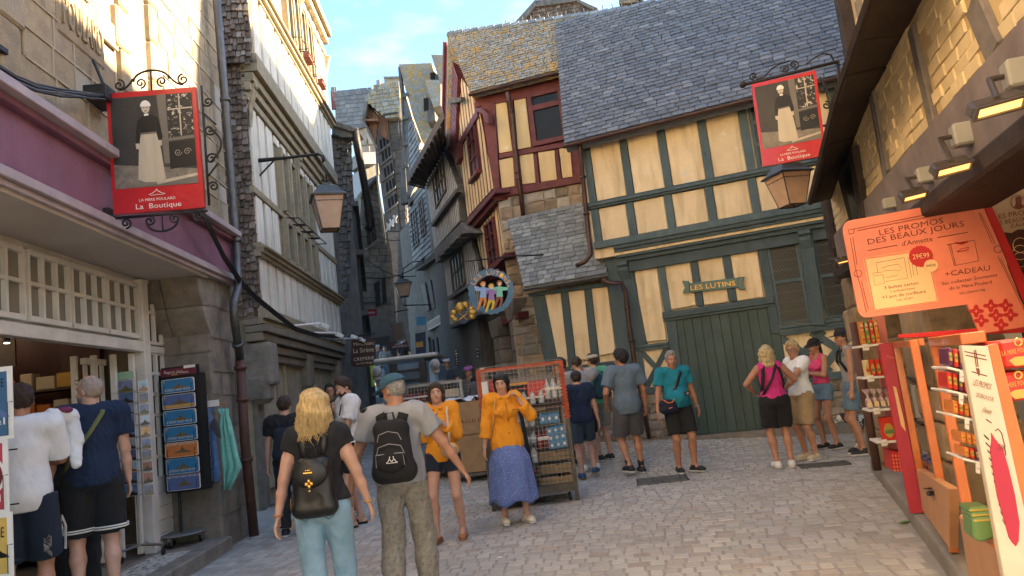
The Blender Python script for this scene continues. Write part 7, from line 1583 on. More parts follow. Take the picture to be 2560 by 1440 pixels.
class Vol:
 def __init__(s,lo,hi,h):
  s.h=h;s.lo=np.array(lo,float)-3*h;n=np.ceil((np.array(hi)-s.lo)/h).astype(int)+4
  s.ax=[s.lo[i]+h*np.arange(n[i])for i in range(3)];s.F=np.full(tuple(n),.3,np.float32)
 def _sl(s,lo,hi):
  return tuple(slice(max(0,int((lo[i]-s.lo[i])/s.h)),max(0,min(len(s.ax[i]),int((hi[i]-s.lo[i])/s.h)+2)))for i in range(3))
 def _put(s,sl,d,k):
  f=s.F[sl];
  if k>0:hh=np.maximum(k-np.abs(f-d),0)/k;s.F[sl]=np.minimum(f,d)-hh*hh*k*.25
  else:s.F[sl]=np.minimum(f,d)
 def cone(s,a,b,ra,rb,k=.03,flat=None,clip=None):
  a=np.array(a,float);b=np.array(b,float);m=max(ra,rb)+.06
  sl=s._sl(np.minimum(a,b)-m,np.maximum(a,b)+m)
  if any(q.stop<=q.start for q in sl):return
  X,Y,Z=np.meshgrid(*[s.ax[i][sl[i]]for i in range(3)],indexing='ij',sparse=True)
  d=b-a;L2=max(d.dot(d),1e-8);t=np.clip(((X-a[0])*d[0]+(Y-a[1])*d[1]+(Z-a[2])*d[2])/L2,0,1)
  dx,dy,dz=X-a[0]-t*d[0],Y-a[1]-t*d[1],Z-a[2]-t*d[2]
  if flat is not None:n,q=flat;n=np.array(n,float);w_=dx*n[0]+dy*n[1]+dz*n[2];D=np.sqrt(np.maximum(dx*dx+dy*dy+dz*dz+(q*q-1)*w_*w_,1e-9))
  else:D=np.sqrt(dx*dx+dy*dy+dz*dz)
  D=D-(ra+(rb-ra)*t)
  if clip is not None:
   for p,n in(clip if isinstance(clip,list)else[clip]):D=np.maximum(D,(X-p[0])*n[0]+(Y-p[1])*n[1]+(Z-p[2])*n[2])
  s._put(sl,D,k)
 def ell(s,c,r,k=.03,rot=None,clip=None):
  c=np.array(c,float);r=np.array(r,float);m=r.max()+.06;sl=s._sl(c-m,c+m)
  if any(q.stop<=q.start for q in sl):return
  X,Y,Z=np.meshgrid(*[s.ax[i][sl[i]]-c[i]for i in range(3)],indexing='ij',sparse=True)
  if rot is not None:x=rot[0][0]*X+rot[1][0]*Y+rot[2][0]*Z;y=rot[0][1]*X+rot[1][1]*Y+rot[2][1]*Z;z=rot[0][2]*X+rot[1][2]*Y+rot[2][2]*Z
  else:x,y,z=X,Y,Z
  q=np.sqrt((x/r[0])**2+(y/r[1])**2+(z/r[2])**2);g=np.sqrt((x/r[0]**2)**2+(y/r[1]**2)**2+(z/r[2]**2)**2)+1e-6
  D=q*(q-1)/g
  if clip is not None:
   for p,n in(clip if isinstance(clip,list)else[clip]):D=np.maximum(D,(X+c[0]-p[0])*n[0]+(Y+c[1]-p[1])*n[1]+(Z+c[2]-p[2])*n[2])
  s._put(sl,D,k)
 def cut(s,p,n):
  X,Y,Z=np.meshgrid(*s.ax,indexing='ij',sparse=True);s.F=np.maximum(s.F,(X-p[0])*n[0]+(Y-p[1])*n[1]+(Z-p[2])*n[2]).astype(np.float32)
 def noise(s,amp,fr,seed=0,stretch=(1,1,1)):
  r=np.random.RandomState(seed);X,Y,Z=np.meshgrid(*s.ax,indexing='ij',sparse=True);N=0
  for i in range(5):
   w_=r.normal(size=3)*fr*(1+.5*i)*np.array(stretch);N=N+np.sin(X*w_[0]+Y*w_[1]+Z*w_[2]+r.uniform(0,6)+1.3*np.sin((X*w_[1]-Z*w_[0])*.6+i))/(1+.5*i)
  s.F+=(amp*.5*N).astype(np.float32)
 def mesh(s,name,mat,M4):
  F_=s.F;S=F_<0;nx,ny,nz=F_.shape
  c=[S[i:nx-1+i,j:ny-1+j,k:nz-1+k]for i in(0,1)for j in(0,1)for k in(0,1)]
  al=c[0].copy();an=c[0].copy()
  for q in c[1:]:al&=q;an|=q
  act=an&~al;I=np.argwhere(act)
  if not len(I):return None
  idx=np.full(act.shape,-1,np.int32);idx[act]=np.arange(len(I))
  P_=np.zeros((len(I),3));W=np.zeros(len(I));cs=[(i,j,k)for i in(0,1)for j in(0,1)for k in(0,1)]
  for a in range(8):
   for b in range(a+1,8):
    if sum(abs(cs[a][i]-cs[b][i])for i in range(3))!=1:continue
    fa=F_[I[:,0]+cs[a][0],I[:,1]+cs[a][1],I[:,2]+cs[a][2]];fb=F_[I[:,0]+cs[b][0],I[:,1]+cs[b][1],I[:,2]+cs[b][2]]
    m=(fa<0)!=(fb<0);t=np.where(m,fa/np.where(fa==fb,1,fa-fb),0)
    P_+=m[:,None]*(np.array(cs[a])+t[:,None]*(np.array(cs[b])-np.array(cs[a])));W+=m
  P_=(I+P_/np.maximum(W,1)[:,None])*s.h+s.lo
  Q=[]
  for ax in range(3):
   sl0=[slice(None)]*3;sl1=[slice(None)]*3;sl0[ax]=slice(0,-1);sl1[ax]=slice(1,None);A,B=S[tuple(sl0)],S[tuple(sl1)]
   o1,o2=[i for i in range(3)if i!=ax]
   e=np.argwhere(A!=B);e=e[(e[:,o1]>0)&(e[:,o2]>0)&(e[:,o1]<F_.shape[o1]-1)&(e[:,o2]<F_.shape[o2]-1)]
   if not len(e):continue
   u=np.zeros(3,int);v=np.zeros(3,int);u[o1]=1;v[o2]=1
   g=lambda q:idx[q[:,0],q[:,1],q[:,2]]
   q4=np.stack([g(e-u-v),g(e-v),g(e),g(e-u)],1);fl=A[e[:,0],e[:,1],e[:,2]]
   if ax==1:fl=~fl
   q4[~fl]=q4[~fl][:,::-1];Q.append(q4)
  Q=np.concatenate(Q);Q=Q[(Q>=0).all(1)]
  m4=np.array(M4);P_=P_@m4[:3,:3].T+m4[:3,3]
  me=bpy.data.meshes.new(name);me.vertices.add(len(P_));me.vertices.foreach_set('co',P_.ravel());me.loops.add(len(Q)*4);me.loops.foreach_set('vertex_index',Q.ravel().astype(np.int32));me.polygons.add(len(Q));me.polygons.foreach_set('loop_start',np.arange(0,len(Q)*4,4,dtype=np.int32));me.polygons.foreach_set('use_smooth',np.ones(len(Q),bool))
  me.materials.append(mat);me.update(calc_edges=True);return me
def ik(a,t,l1,l2,hint):
 a,t,hint=(np.array(q,float)for q in(a,t,hint));d=t-a;L=np.linalg.norm(d);
 if L>(l1+l2)*.999:t=a+d/L*(l1+l2)*.999;d=t-a;L=np.linalg.norm(d)
 x=(l1*l1-l2*l2+L*L)/(2*L);h=math.sqrt(max(l1*l1-x*x,0));n=d/L;q=hint-n*hint.dot(n);q=q/(np.linalg.norm(q)+1e-9)
 return a+n*x+q*h,t
def rotz(a):a=rad(a);return np.array([[math.cos(a),-math.sin(a),0],[math.sin(a),math.cos(a),0],[0,0,1]])
def rotx(a):a=rad(a);return np.array([[1,0,0],[0,math.cos(a),-math.sin(a)],[0,math.sin(a),math.cos(a)]])
def roty(a):a=rad(a);return np.array([[math.cos(a),0,math.sin(a)],[0,1,0],[-math.sin(a),0,math.cos(a)]])
def skinm(nm,c):
 m=M('skin '+nm,c,tuple(x*y for x,y in zip(c,(.86,.80,.78))),9,.5,.12,120);b=m.node_tree.nodes['Principled BSDF'];b.inputs['Subsurface Weight'].default_value=.08;b.inputs['Subsurface Radius'].default_value=(.02,.008,.004);return m
SK={'fair':skinm('fair',(.56,.33,.24)),'tan':skinm('tan',(.42,.215,.135)),'brown':skinm('brown',(.30,.15,.09)),'dark':skinm('dark',(.10,.05,.035))}
def cloth(nm,c,c2=None,**k):return M('cloth '+nm,c,c2 or tuple(x*.82 for x in c),k.pop('ns',5),k.pop('rough',.9),k.pop('bump',.25),k.pop('bs',150),sheen=.02,**k)
HC={'stubble':M('hair stubble',(.36,.27,.21),(.26,.21,.18),60,.7,.4,110),'blonde':M('hair blonde',(.72,.52,.24),(.42,.27,.105),60,.5,.9,90,stretch=((1,1,.22),)),'black':M('hair black',(.012,.010,.010),(.025,.02,.018),70,.4,.8,110,stretch=((1,1,.3),)),'brown':M('hair brown',(.055,.030,.018),(.028,.015,.01),70,.5,.8,110,stretch=((1,1,.3),)),'grey':M('hair grey',(.36,.34,.32),(.16,.15,.14),60,.6,.8,110),'lblonde':M('hair pale blonde',(.58,.46,.25),(.34,.24,.11),60,.5,.8,100,stretch=((1,1,.25),))}
m_eyew=P('eye white',(.7,.68,.65),.2);m_iris=P('iris',(.03,.018,.01),.2);m_lip=P('lip',(.42,.13,.11),.4);m_blk=P('black plastic',(.012,.012,.013),.35)
SHOE={'white':P('white trainer',(.66,.65,.62),.6),'black':P('black trainer',(.02,.02,.022),.6),'blue':P('blue trainer',(.02,.07,.17),.6),'beige':P('beige trainer',(.52,.44,.30),.7),'tanl':P('tan leather',(.36,.15,.06),.5),'cream':P('cream canvas',(.62,.56,.45),.8)}
m_solew=P('pale sole',(.62,.60,.56),.6)
def person(label,pos,rz=0,H=1.72,skin='tan',hair=('short','brown'),top=None,bottom=None,shoe='black',hL=None,hR=None,eL=None,eR=None,fL=None,fR=None,head=(0,0),w=1.0,belly=0,female=False,res=.011,lean=0,face=False,fingers='relax',kL=None,kR=None,group=None,sole=None,socks=None,tilt=0,clothes_amp=.006,hide_legs=False,beard=None,acc=None):
 s=H/1.75;T=thing('person',label,'person',pos,group)
 M4=Matrix.Translation(Vector(pos))@Matrix.Rotation(rad(tilt),4,'Y')@Matrix.Rotation(rad(rz),4,'Z')@Matrix.Scale(s,4)
 shw=.165 if female else .190;hpw=.098 if female else .092
 J={}
 fL=fL or(-.10,.0,0,8);fR=fR or(.10,.0,0,-8)
 pel=V3([(fL[0]+fR[0])/2*.7,(fL[1]+fR[1])/2*.8,.95]);Rl=rotx(-lean)
 def up(x,y,z):return pel+Rl@V3([x,y,z-.95])
 hips={-1:up(-hpw,0,.93),1:up(hpw,0,.93)};sh={-1:up(-shw,-.01,1.435),1:up(shw,-.01,1.435)}
 legs={}
 for sg,f,kh in((-1,fL,kL),(1,fR,kR)):
  an=V3([f[0],f[1],f[2]+.085]);kn,an=ik(hips[sg],an,.445,.42,kh or(sg*.12,1,0));legs[sg]=(kn,an,f[3])
 arms={}
 for sg,h_,e_ in((-1,hL,eL),(1,hR,eR)):
  tg_=V3(h_)if h_ is not None else V3([sg*(shw+.075*w),.03,.88]);el,wr=ik(sh[sg],tg_,.285,.255,e_ or(sg*.6,-1,-.1));arms[sg]=(el,wr)
 hr=Rl@rotz(head[0])@rotx(head[1]);hc=up(0,.02,1.615)
 def hp(x,y,z):return hc+hr@V3([x,y,z])
 allp=[hips[1],hips[-1],sh[1],sh[-1],hp(0,0,.13)]+[q for l in legs.values()for q in l[:2]]+[q for a in arms.values()for q in a]
 lo=np.min(allp,0)-.2;hi=np.max(allp,0)+.2;lo[2]=-.02
 B=Vol(lo,hi,res)
 wd=w;ws=(.88 if female else 1)*w
 B.ell(up(0,-.01,.96),(.155*wd*(1.04 if female else .97),.112*wd,.115),.04);B.ell(up(0,.0,1.10),(.130*ws,.095*w,.14),.05);B.ell(up(0,0,1.28),(.158*ws,.108*w,.17),.05)
 if belly:B.ell(up(0,.045+belly*.3,1.08),(.12*w,.07+belly*.8,.12),.04)
 B.cone(sh[-1]*.8+sh[1]*.2+V3([0,0,-.0]),sh[1]*.8+sh[-1]*.2,.068*w,.068*w,.05)
 B.cone(up(0,-.005,1.45),hp(0,-.01,-.07),.062*w,.052*w,.04)
 B.ell(hp(0,-.008,.035),(.074,.094,.094),.02,hr);B.ell(hp(0,.022,-.035),(.056,.066,.075),.03,hr);B.ell(hp(0,.060,-.078),(.026,.022,.022),.03,hr)
 B.cone(hp(0,.083,.018),hp(0,.104,-.020),.009,.0135,.014);B.ell(hp(0,.080,.035),(.05,.012,.010),.02,hr)
 for sg in(-1,1):B.ell(hp(sg*.076,-.008,-.002),(.009,.018,.030),.006,hr);B.ell(hp(sg*.036,.058,-.028),(.020,.018,.020),.02,hr);B.ell(hp(sg*.014,.104,-.024),(.010,.009,.008),.008,hr)
 B.ell(hp(0,.084,-.052),(.022,.010,.007),.012,hr)
 for sg in(-1,1):
  kn,an,ta=legs[sg];hj=hips[sg];cf=kn*.66+an*.34;bk=V3([0,-.018,0])
  if not hide_legs or 1:
   B.cone(hj,kn,.088*wd,.054*w**.5,.03);B.cone(kn,cf+bk,.052,.055*w**.5,.03);B.cone(cf+bk,an,.054*w**.5,.034,.03);B.ell(kn+V3([0,.012,0]),(.05,.05,.055),.02)
   t=rotz(ta);heel=an+t@V3([0,-.045,-.055]);toe=an+t@V3([0,.13,-.062])
   B.cone(heel,toe,.030,.024,.02);B.cone(an,toe,.034,.022,.03)
 for sg in(-1,1):
  el,wr=arms[sg];B.cone(sh[sg],el,.050*w**.7,.038,.03);B.cone(sh[sg]*.5+el*.5,el,.046*w**.5,.036,.02);B.cone(el,el*.6+wr*.4,.037,.037,.02);B.cone(el*.6+wr*.4,wr,.037,.0245,.02)
  d=wr-el;d=d/np.linalg.norm(d);side_=np.cross(d,V3([0,1,0])if abs(d[1])<.8 else V3([0,0,1]));side_/=np.linalg.norm(side_)
  fw_=np.cross(side_,d);
  if fw_[1]<0 and abs(d[1])<.8:fw_=-fw_
  inn_=-V3([sg,0,0]);inn_=inn_-d*inn_.dot(d);inn_=inn_/(np.linalg.norm(inn_)+1e-6)
  if abs(inn_.dot(fw_))>.7:inn_=np.cross(d,fw_)
  pc=wr+d*.055;B.cone(wr,wr+d*.085,.022,.030,.015,flat=(inn_,1.9))
  cur={'relax':.35,'fist':1.0,'open':.05}[fingers if isinstance(fingers,str)else fingers[0 if sg<0 else 1]]
  for i,(o,ln)in enumerate(((-.030,.062),(-.010,.074),(.010,.078),(.029,.070))):
   b0=wr+d*.088+fw_*o;b1=b0+(d*math.cos(cur)+inn_*math.sin(cur))*ln*.5;b2=b1+(d*math.cos(cur*2.2)+inn_*math.sin(cur*2.2))*ln*.5
   B.cone(b0-d*.02,b1,.0095,.0088,.004);B.cone(b1,b2,.0088,.0072,.004)
  t0=wr+d*.025+fw_*.024;t1=t0+(d*.7+fw_*.75)*.042;B.cone(t0,t1,.013,.0105,.012);B.cone(t1,t1+(d*.93+fw_*.25+inn_*.2)*.034,.0105,.008,.004)
 me=B.mesh('body',SK[skin],M4);obj('body',me,T)
 def vol(pts,pad,r=None):pts=np.array(pts);return Vol(pts.min(0)-pad,pts.max(0)+pad,r or res)
 if top:
  kind,mat,zh=top[0],top[1],top[2];extra=top[3]if len(top)>3 else 0
  ex={'tee':.021,'jacket':.017,'tank':.010}[kind]+extra;sl={'tee':.62,'jacket':1.0,'tank':0}[kind];sl=top[4]if len(top)>4 else sl
  v=vol([sh[1],sh[-1],up(0,0,zh),arms[1][0],arms[-1][0],arms[1][1],arms[-1][1]]if sl>.9 else[sh[1],sh[-1],up(0,0,zh),arms[1][0],arms[-1][0]],.27 if belly else .22)
  hemp=(up(0,0,zh),Rl@V3([0,0,-1]))
  cl=[(up(0,0,zh-.04),Rl@V3([0,0,-1]))];flare=.012 if kind!='tank' else 0
  v.ell(up(0,-.01,.96),(.155*wd*(1.04 if female else .97)+ex+flare,.112*wd+ex+flare,.16+ex),.04,clip=cl);v.ell(up(0,0,1.10),(.132*ws+ex+.008,.098*w+ex,.17),.06,clip=cl);v.ell(up(0,0,1.28),(.152*ws+ex,.104*w+ex,.165+ex*.5),.05,clip=cl)
  if zh<.84:v.cone(up(0,-.01,1.0),up(0,0,zh),.15*w+ex,.155*w+ex,.05,flat=(V3([0,1,0]),1.3),clip=cl)
  if belly:v.ell(up(0,.06+belly*.4,1.08),(.13*w+ex,.09+belly+ex,.15),.06,clip=cl)
  if female:
   for sg in(-1,1):v.ell(up(sg*.072,.095*w,1.29),(.062+ex*.5,.050+ex*.5,.062),.04,clip=cl)
  a8=.86 if kind!='tank' else .58;mid=(sh[1]+sh[-1])/2
  v.cone(mid+(sh[-1]-mid)*a8,mid+(sh[1]-mid)*a8,.066*w+ex,.066*w+ex,.05)
  for sg in(-1,1):
   el,wr=arms[sg]
   if sl>0:
    e1=sh[sg]+(el-sh[sg])*min(sl,1);d=el-sh[sg];d/=np.linalg.norm(d)
    if sl<.99:v.cone(sh[sg],e1+d*.05,.052*w**.7+ex,.050*w**.5+ex*1.2,.03,clip=(e1,d))
    else:
     v.cone(sh[sg],el,.052+ex,.040+ex,.03);dd=wr-el;dd/=np.linalg.norm(dd);e2=el+dd*(.255*(.62 if kind=='jacket' else .9));v.cone(el,e2+dd*.06,.042+ex,.036+ex,.03,clip=(e2,dd));v.cone(e2-dd*.04,e2+dd*.05,.046+ex,.046+ex,.0,clip=[(e2,dd),(e2-dd*.045,-dd)])
  v.noise(clothes_amp*1.25,24,R.randrange(999),(1.2,1.2,.38));v.cut(*hemp)
  X,Y,Z=np.meshgrid(*v.ax,indexing='ij',sparse=True);nc=up(0,.015,1.535 if kind!='tank' else 1.49);rn=.078 if kind!='tank' else .10
  v.F=np.maximum(v.F,-(np.sqrt((X-nc[0])**2+(Y-nc[1])**2+((Z-nc[2])*.9)**2)-rn)).astype(np.float32)
  o=obj({'tee':'shirt','jacket':'jacket','tank':'vest_top'}[kind],v.mesh('shirt',mat,M4),T)
  if kind=='jacket':
   cv=Vol(up(0,0,1.5)-.16,up(0,0,1.5)+.16,res);
   for sg in(-1,1):cv.cone(up(sg*.07,-.03,1.50),up(sg*.045,.085,1.455),.022,.03,.01,flat=(V3([0,.3,.9]),2.2));cv.cone(up(-.06,-.06,1.505),up(.06,-.06,1.505),.022,.022,.01)
   obj('collar',cv.mesh('collar',mat,M4),T);
   for z in(1.36,1.2,1.04):MB().ball(M4@Vector(up(.0,.155,z)),.008,6,4).build('button',m_blk,T)
 if bottom:
  kind,mat=bottom[0],bottom[1];fr=bottom[2];ex=bottom[3]if len(bottom)>3 else .018;zt=bottom[4]if len(bottom)>4 else 1.03
  pts=[hips[1],hips[-1]]+[l[0]for l in legs.values()]+[l[1]for l in legs.values()]
  if kind=='skirt':
   rings=[];n=44;zb_=fr;vs=[];m=16
   for j in range(m+1):
    t=j/m;z=zt+(zb_-zt)*t;c=up(0,0,zt)*(1-t)+V3([(fL[0]+fR[0])/2,(fL[1]+fR[1])/2,0])*t
    rx=.128+(.10*min(1,t*3))+.045*t;ry=.10+.09*min(1,t*3)+.08*t
    for k in range(n):
     a=2*math.pi*k/n;f=1+t*(.07*math.sin(7*a+2*t)+.05*math.sin(12*a+1));vs.append(M4@Vector((c[0]+math.cos(a)*rx*f,c[1]+math.sin(a)*ry*f,z+t*.03*math.sin(5*a))))
   MB().add(vs,[(j*n+k,(j+1)*n+k,(j+1)*n+(k+1)%n,j*n+(k+1)%n)for j in range(m)for k in range(n)]).build('skirt',mat,T,True).modifiers.new('thick','SOLIDIFY').thickness=.004
  else:
   v=vol(pts,.2);cp_=(up(0,0,zt),Rl@V3([0,0,1]))
   v.ell(up(0,-.01,.96),(.155*wd*(1.04 if female else .97)+ex*.7,.112*wd+ex*.7,.13),.04,clip=cp_)
   if female:
    for sg in(-1,1):v.ell(up(sg*.068,-.062,.93),(.085,.075,.09),.03)
   for sg in(-1,1):
    kn,an,ta=legs[sg];hj=hips[sg]
    if fr<=1:
     e=hj+(kn-hj)*fr;d=(kn-hj)/np.linalg.norm(kn-hj);r1=.088*wd+(.054-.088)*fr;v.cone(hj,e+d*.05,.088*wd+ex*.8,r1+ex*1.25,.025,clip=(e,d))
    else:
     v.ell(kn+V3([0,.012,0]),(.056+ex,.058+ex,.075+ex),.03);v.cone(hj,kn,.090*wd+ex*.6,.066+ex,.025);v.ell(kn*.6+an*.4+V3([0,-.018,0]),(.062+ex,.062+ex,.13),.03);d=(an-kn)/np.linalg.norm(an-kn);e=kn+(an-kn)*(fr-1);v.cone(kn,e+d*.04,.066+ex,(.045 if ex<.02 else .055)+ex,.03,clip=(e,d))
   v.cut(*cp_);v.noise(clothes_amp*(1.0 if kind=='jeans' else .8 if fr<=1 else 1.2),22,R.randrange(999),(1.1,1.1,.5))
   obj({'jeans':'trousers','shorts':'shorts','trousers':'trousers'}[kind],v.mesh('shorts',mat,M4),T)
 for sg in(-1,1):
  kn,an,ta=legs[sg];t=rotz(ta);hl=an+t@V3([0,-.05,-.05]);to=an+t@V3([0,.145,-.060]);fz=(fL if sg<0 else fR)[2]
  if shoe=='sandal':
   mb=MB();a,b=M4@Vector(an+t@V3([0,-.075,-.078])),M4@Vector(an+t@V3([0,.16,-.078]));pl=Pl(a,b-a,(b-a).cross(Vector((0,0,1))).normalized(),(0,0,1));mb.prism(pl,[((b-a).length*(.5+.5*math.cos(i*.45)),.048*math.sin(i*.45))for i in range(14)],-.012,.012);so=mb.build('sandal',m_blk,T)
   for q in(.05,.11):MB().tube([M4@Vector(an+t@V3([.045*math.cos(i*.314)*(1 if sg else 1),q,-.07+.05*math.sin(i*.314)]))for i in range(11)],.011,5).build('strap',m_blk,so)
   continue
  v=Vol(an-.2,an+.26,min(res,.010));gl=an[2]-.085
  low=shoe in('tanl',);cpz=(V3([0,0,an[2]+(-.035 if low else .012)]),V3([0,0,1]))
  v.cone(hl,to,.044,.040,.03,clip=cpz);v.ell(an+t@V3([0,.10,-.05]),(.050,.07,.045),.03,clip=cpz)
  if not low:v.cone(an+V3([0,0,.0]),hl,.046,.044,.02,clip=cpz)
  v.cut((0,0,gl+.022),(0,0,-1));so=obj('shoe',v.mesh('shoe',SHOE[shoe],M4),T)
  v=Vol(an-.2,an+.26,min(res,.010));v.cone(hl+V3([0,0,-.02]),to+V3([0,0,-.015]),.048,.043,.03);v.cut((0,0,gl+.024),(0,0,1));v.cut((0,0,gl),(0,0,-1));sm=v.mesh('sole',sole or(m_solew if shoe!='tanl' else SHOE['tanl']),M4)
  if sm:obj('sole',sm,so)
  if socks:v=Vol(an-.15,an+.2,res);v.cone(an-V3([0,0,.02]),an+(kn-an)*.28,.042,.046,.02,clip=(an+(kn-an)*.24,(kn-an)/np.linalg.norm(kn-an)));obj('sock',v.mesh('sock',socks,M4),T)
 st,hcol=hair[0],hair[1]
 if st!='none':
  v=Vol(hp(0,0,0)-.34,hp(0,0,0)+.24,min(res,.010));nf=hr@V3([0,.80,-.60]);pf=hp(0,.048,.052)
  fc=(pf,nf/np.linalg.norm(nf))
  if st in('short','curly','buzz'):
   e={'short':.014,'curly':.026,'buzz':.004}[st];v.ell(hp(0,-.010,.042),(.076+e*.8,.095+e*.8,.093+e),.02,hr,clip=[fc,(hp(0,0,-.055),hr@V3([0,0.15,-1]))])
   if st!='buzz':v.ell(hp(0,.03,.115),(.055,.05,.03+e*.5),.02,hr)
   v.noise(.012 if st=='curly' else .006,75 if st=='curly' else 60,3)
  elif st=='fringe':
   v.ell(hp(0,-.012,.03),(.081,.101,.095),.02,hr,clip=[(hp(0,-.0,.02),hr@V3([0,.9,-.3])),(hp(0,0,-.05),hr@V3([0,.1,-1]))]);v.noise(.004,60,3)
  elif st in('bob','wavy','long'):
   ln={'bob':.13,'wavy':.22,'long':.30}[st];e={'bob':.018,'wavy':.034,'long':.010}[st]
   v.ell(hp(0,-.012,.04),(.078+e,.097+e,.096+e),.02,hr,clip=[(hp(0,.075,.05),fc[1])])
   if st=='wavy':v.ell(hp(0,-.035,-.085),(.128,.105,.165),.04,hr,clip=[(hp(0,.035,-.02),hr@V3([0,1,.1]))])
   for sg in(-1,1)if st!='wavy' else():
    v.cone(hp(sg*.070,-.005 if st!='long' else-.03,.03),hp(sg*(.088 if st!='long' else .066),-.02+(.02 if st=='long' else 0),-ln),.030+e*.6 if st!='long' else .026,.036 if st!='long' else .020,.04);v.cone(hp(sg*.035,-.075,.02),hp(sg*.045,-.085,-ln),.045+e*.5,.045 if st!='long' else .03,.05)
   if st!='wavy':v.cone(hp(0,-.085,.02),hp(0,-.095,-ln-.01),.05,.045,.05)
   v.noise({'bob':.008,'wavy':.009,'long':.006}[st],{'bob':40,'wavy':32,'long':40}[st],5,(1,1,.8))
  elif st=='tail':v.ell(hp(0,-.010,.040),(.082,.102,.099),.02,hr,clip=fc);v.cone(hp(0,-.10,.01),hp(.02,-.12,-.16),.032,.020,.03)
  hm_=v.mesh('hair',HC[hcol],M4);ho=obj('hair',hm_,T)if hm_ else None
  if st=='wavy' and ho:
   mb=MB();rr=random.Random(5)
   for i in range(900):
    a=rr.uniform(-2.6,2.6)-math.pi/2;z0=rr.uniform(-.02,.12);rad0=.118*math.cos(max(0,z0-.02)*9);p0=V3([math.cos(a)*rad0*.9,math.sin(a)*rad0-.02,z0]);ln=rr.uniform(.10,.24);ph=rr.uniform(0,6);pts=[]
    for k in range(8):t=k/7;q=1+.16*t;pts.append(M4@Vector(hp(p0[0]*q+.020*t*math.sin(ph+t*10),p0[1]*q-.01*t,p0[2]-ln*t+.004*math.cos(ph+8*t))))
    mb.tube(pts,[.0032]*3+[.003,.0028,.0024,.0018,.001],4,False)
   mb.build('lock',HC[hcol],ho,True)['kind']='stuff'
 if beard:v=Vol(hp(0,0,0)-.16,hp(0,0,0)+.16,min(res,.010));v.ell(hp(0,.026,-.042),(.060,.070,.074),.02,hr,clip=[(hp(0,.02,-.03),hr@V3([0,-.5,.9])),(hp(0,0,0),hr@V3([0,-1,.2]))]);bm_=v.mesh('beard',beard,M4);bm_ and obj('beard',bm_,T)
 if face:
  for sg in(-1,1):
   MB().ball(M4@Vector(hp(sg*.030,.0795,.012)),.0125*s,10,7).build('eye',m_eyew,T,True);MB().ball(M4@Vector(hp(sg*.030,.0880,.012)),.0062*s,8,5).build('iris',m_iris,T,True)
   MB().tube([M4@Vector(hp(sg*.012,.092,.033)),M4@Vector(hp(sg*.030,.092,.038)),M4@Vector(hp(sg*.047,.080,.033))],.0034,5).build('eyebrow',HC['black' if hcol=='black' else 'brown'],T);MB().tube([M4@Vector(hp(sg*.019,.0885,.0195)),M4@Vector(hp(sg*.030,.0915,.0225)),M4@Vector(hp(sg*.043,.083,.018))],.0022,4).build('eyelid',m_iris if female else SK[skin],T)
  MB().tube([M4@Vector(hp(-.024,.084,-.052)),M4@Vector(hp(-.010,.093,-.048)),M4@Vector(hp(0,.0945,-.050)),M4@Vector(hp(.010,.093,-.048)),M4@Vector(hp(.024,.084,-.052))],[.002,.0050,.0055,.0050,.002],6).build('lips',m_lip if female else P('lip dark',(.30,.12,.10),.5),T,True)
 def L(*p):return M4@Vector(up(*p))
 def HP(*p):return M4@Vector(hp(*p))
 T['kind']='';del T['kind']
 return dict(T=T,M4=M4,up=L,hp=HP,s=s,legs=legs,arms=arms,J=lambda q:M4@Vector(q),hr=hr,res=res)
def blob(P_,name,mat,prims,parent=None,res=.010,noise=None,cuts=()):
 """extra soft shape in the person's frame: prims = [(kind, args..)]"""
 inv=P_['M4'].inverted();pts=[]
 for p in prims:
  if p[0]=='c':pts+=[np.array(inv@Vector(p[1]))-max(p[3],p[4]),np.array(inv@Vector(p[2]))+max(p[3],p[4]),np.array(inv@Vector(p[2]))-max(p[3],p[4]),np.array(inv@Vector(p[1]))+max(p[3],p[4])]
  else:pts+=[np.array(inv@Vector(p[1]))-max(p[2]),np.array(inv@Vector(p[1]))+max(p[2])]
 pts=np.array(pts);v=Vol(pts.min(0)-.03,pts.max(0)+.03,res)
 for p in prims:
  if p[0]=='c':v.cone(np.array(inv@Vector(p[1])),np.array(inv@Vector(p[2])),p[3],p[4],.02,flat=p[5]if len(p)>5 else None)
  else:v.ell(np.array(inv@Vector(p[1])),p[2],.02,P_['hr']if len(p)>3 and p[3]else None)
 for c in cuts:v.cut(np.array(inv@Vector(c[0])),np.array(inv.to_3x3()@Vector(c[1])))
 if noise:v.noise(*noise)
 me=v.mesh(name,mat,P_['M4']);return obj(name,me,parent or P_['T'])if me else None
def cap(P_,mat,brim=True,hgt=.085,label=None,fwd=1,wide=False):
 """baseball or bucket hat on a head"""
 hp=P_['hp'];c=hp(0,-.012,.062);inv=P_['M4'].inverted();v=Vol(np.array(inv@c)-.25,np.array(inv@c)+.25,.009);hr=P_['hr'];n=hr@V3([0,-.12,-1])
 v.ell(np.array(inv@c),(.092,.112,hgt),.02,hr,clip=(np.array(inv@hp(0,0,.052)),n));me=v.mesh('cap',mat,P_['M4']);o=obj('cap',me,None);o['label']=label;o['category']='hat'
 if brim:
  vs=[];m=13 if not wide else 24
  for i in range(m):
   a=math.pi*(i/(m-1))if not wide else 2*math.pi*i/m
   vs+=[hp(.088*math.cos(a),(-.012+.104*math.sin(a))*(fwd if not wide else 1),.056),hp((.094 if not wide else .14)*math.cos(a),(-.012+(.215 if not wide else .165)*math.sin(a))*(fwd if not wide else 1),.045-(.012*math.sin(a)if not wide else .008))]
  k=m if wide else m-1;b=MB().add(vs,[(2*i,2*i+1,2*((i+1)%m)+1,2*((i+1)%m))for i in range(k)]).build('brim',mat,o,True);b.modifiers.new('t','SOLIDIFY').thickness=.005
 return o
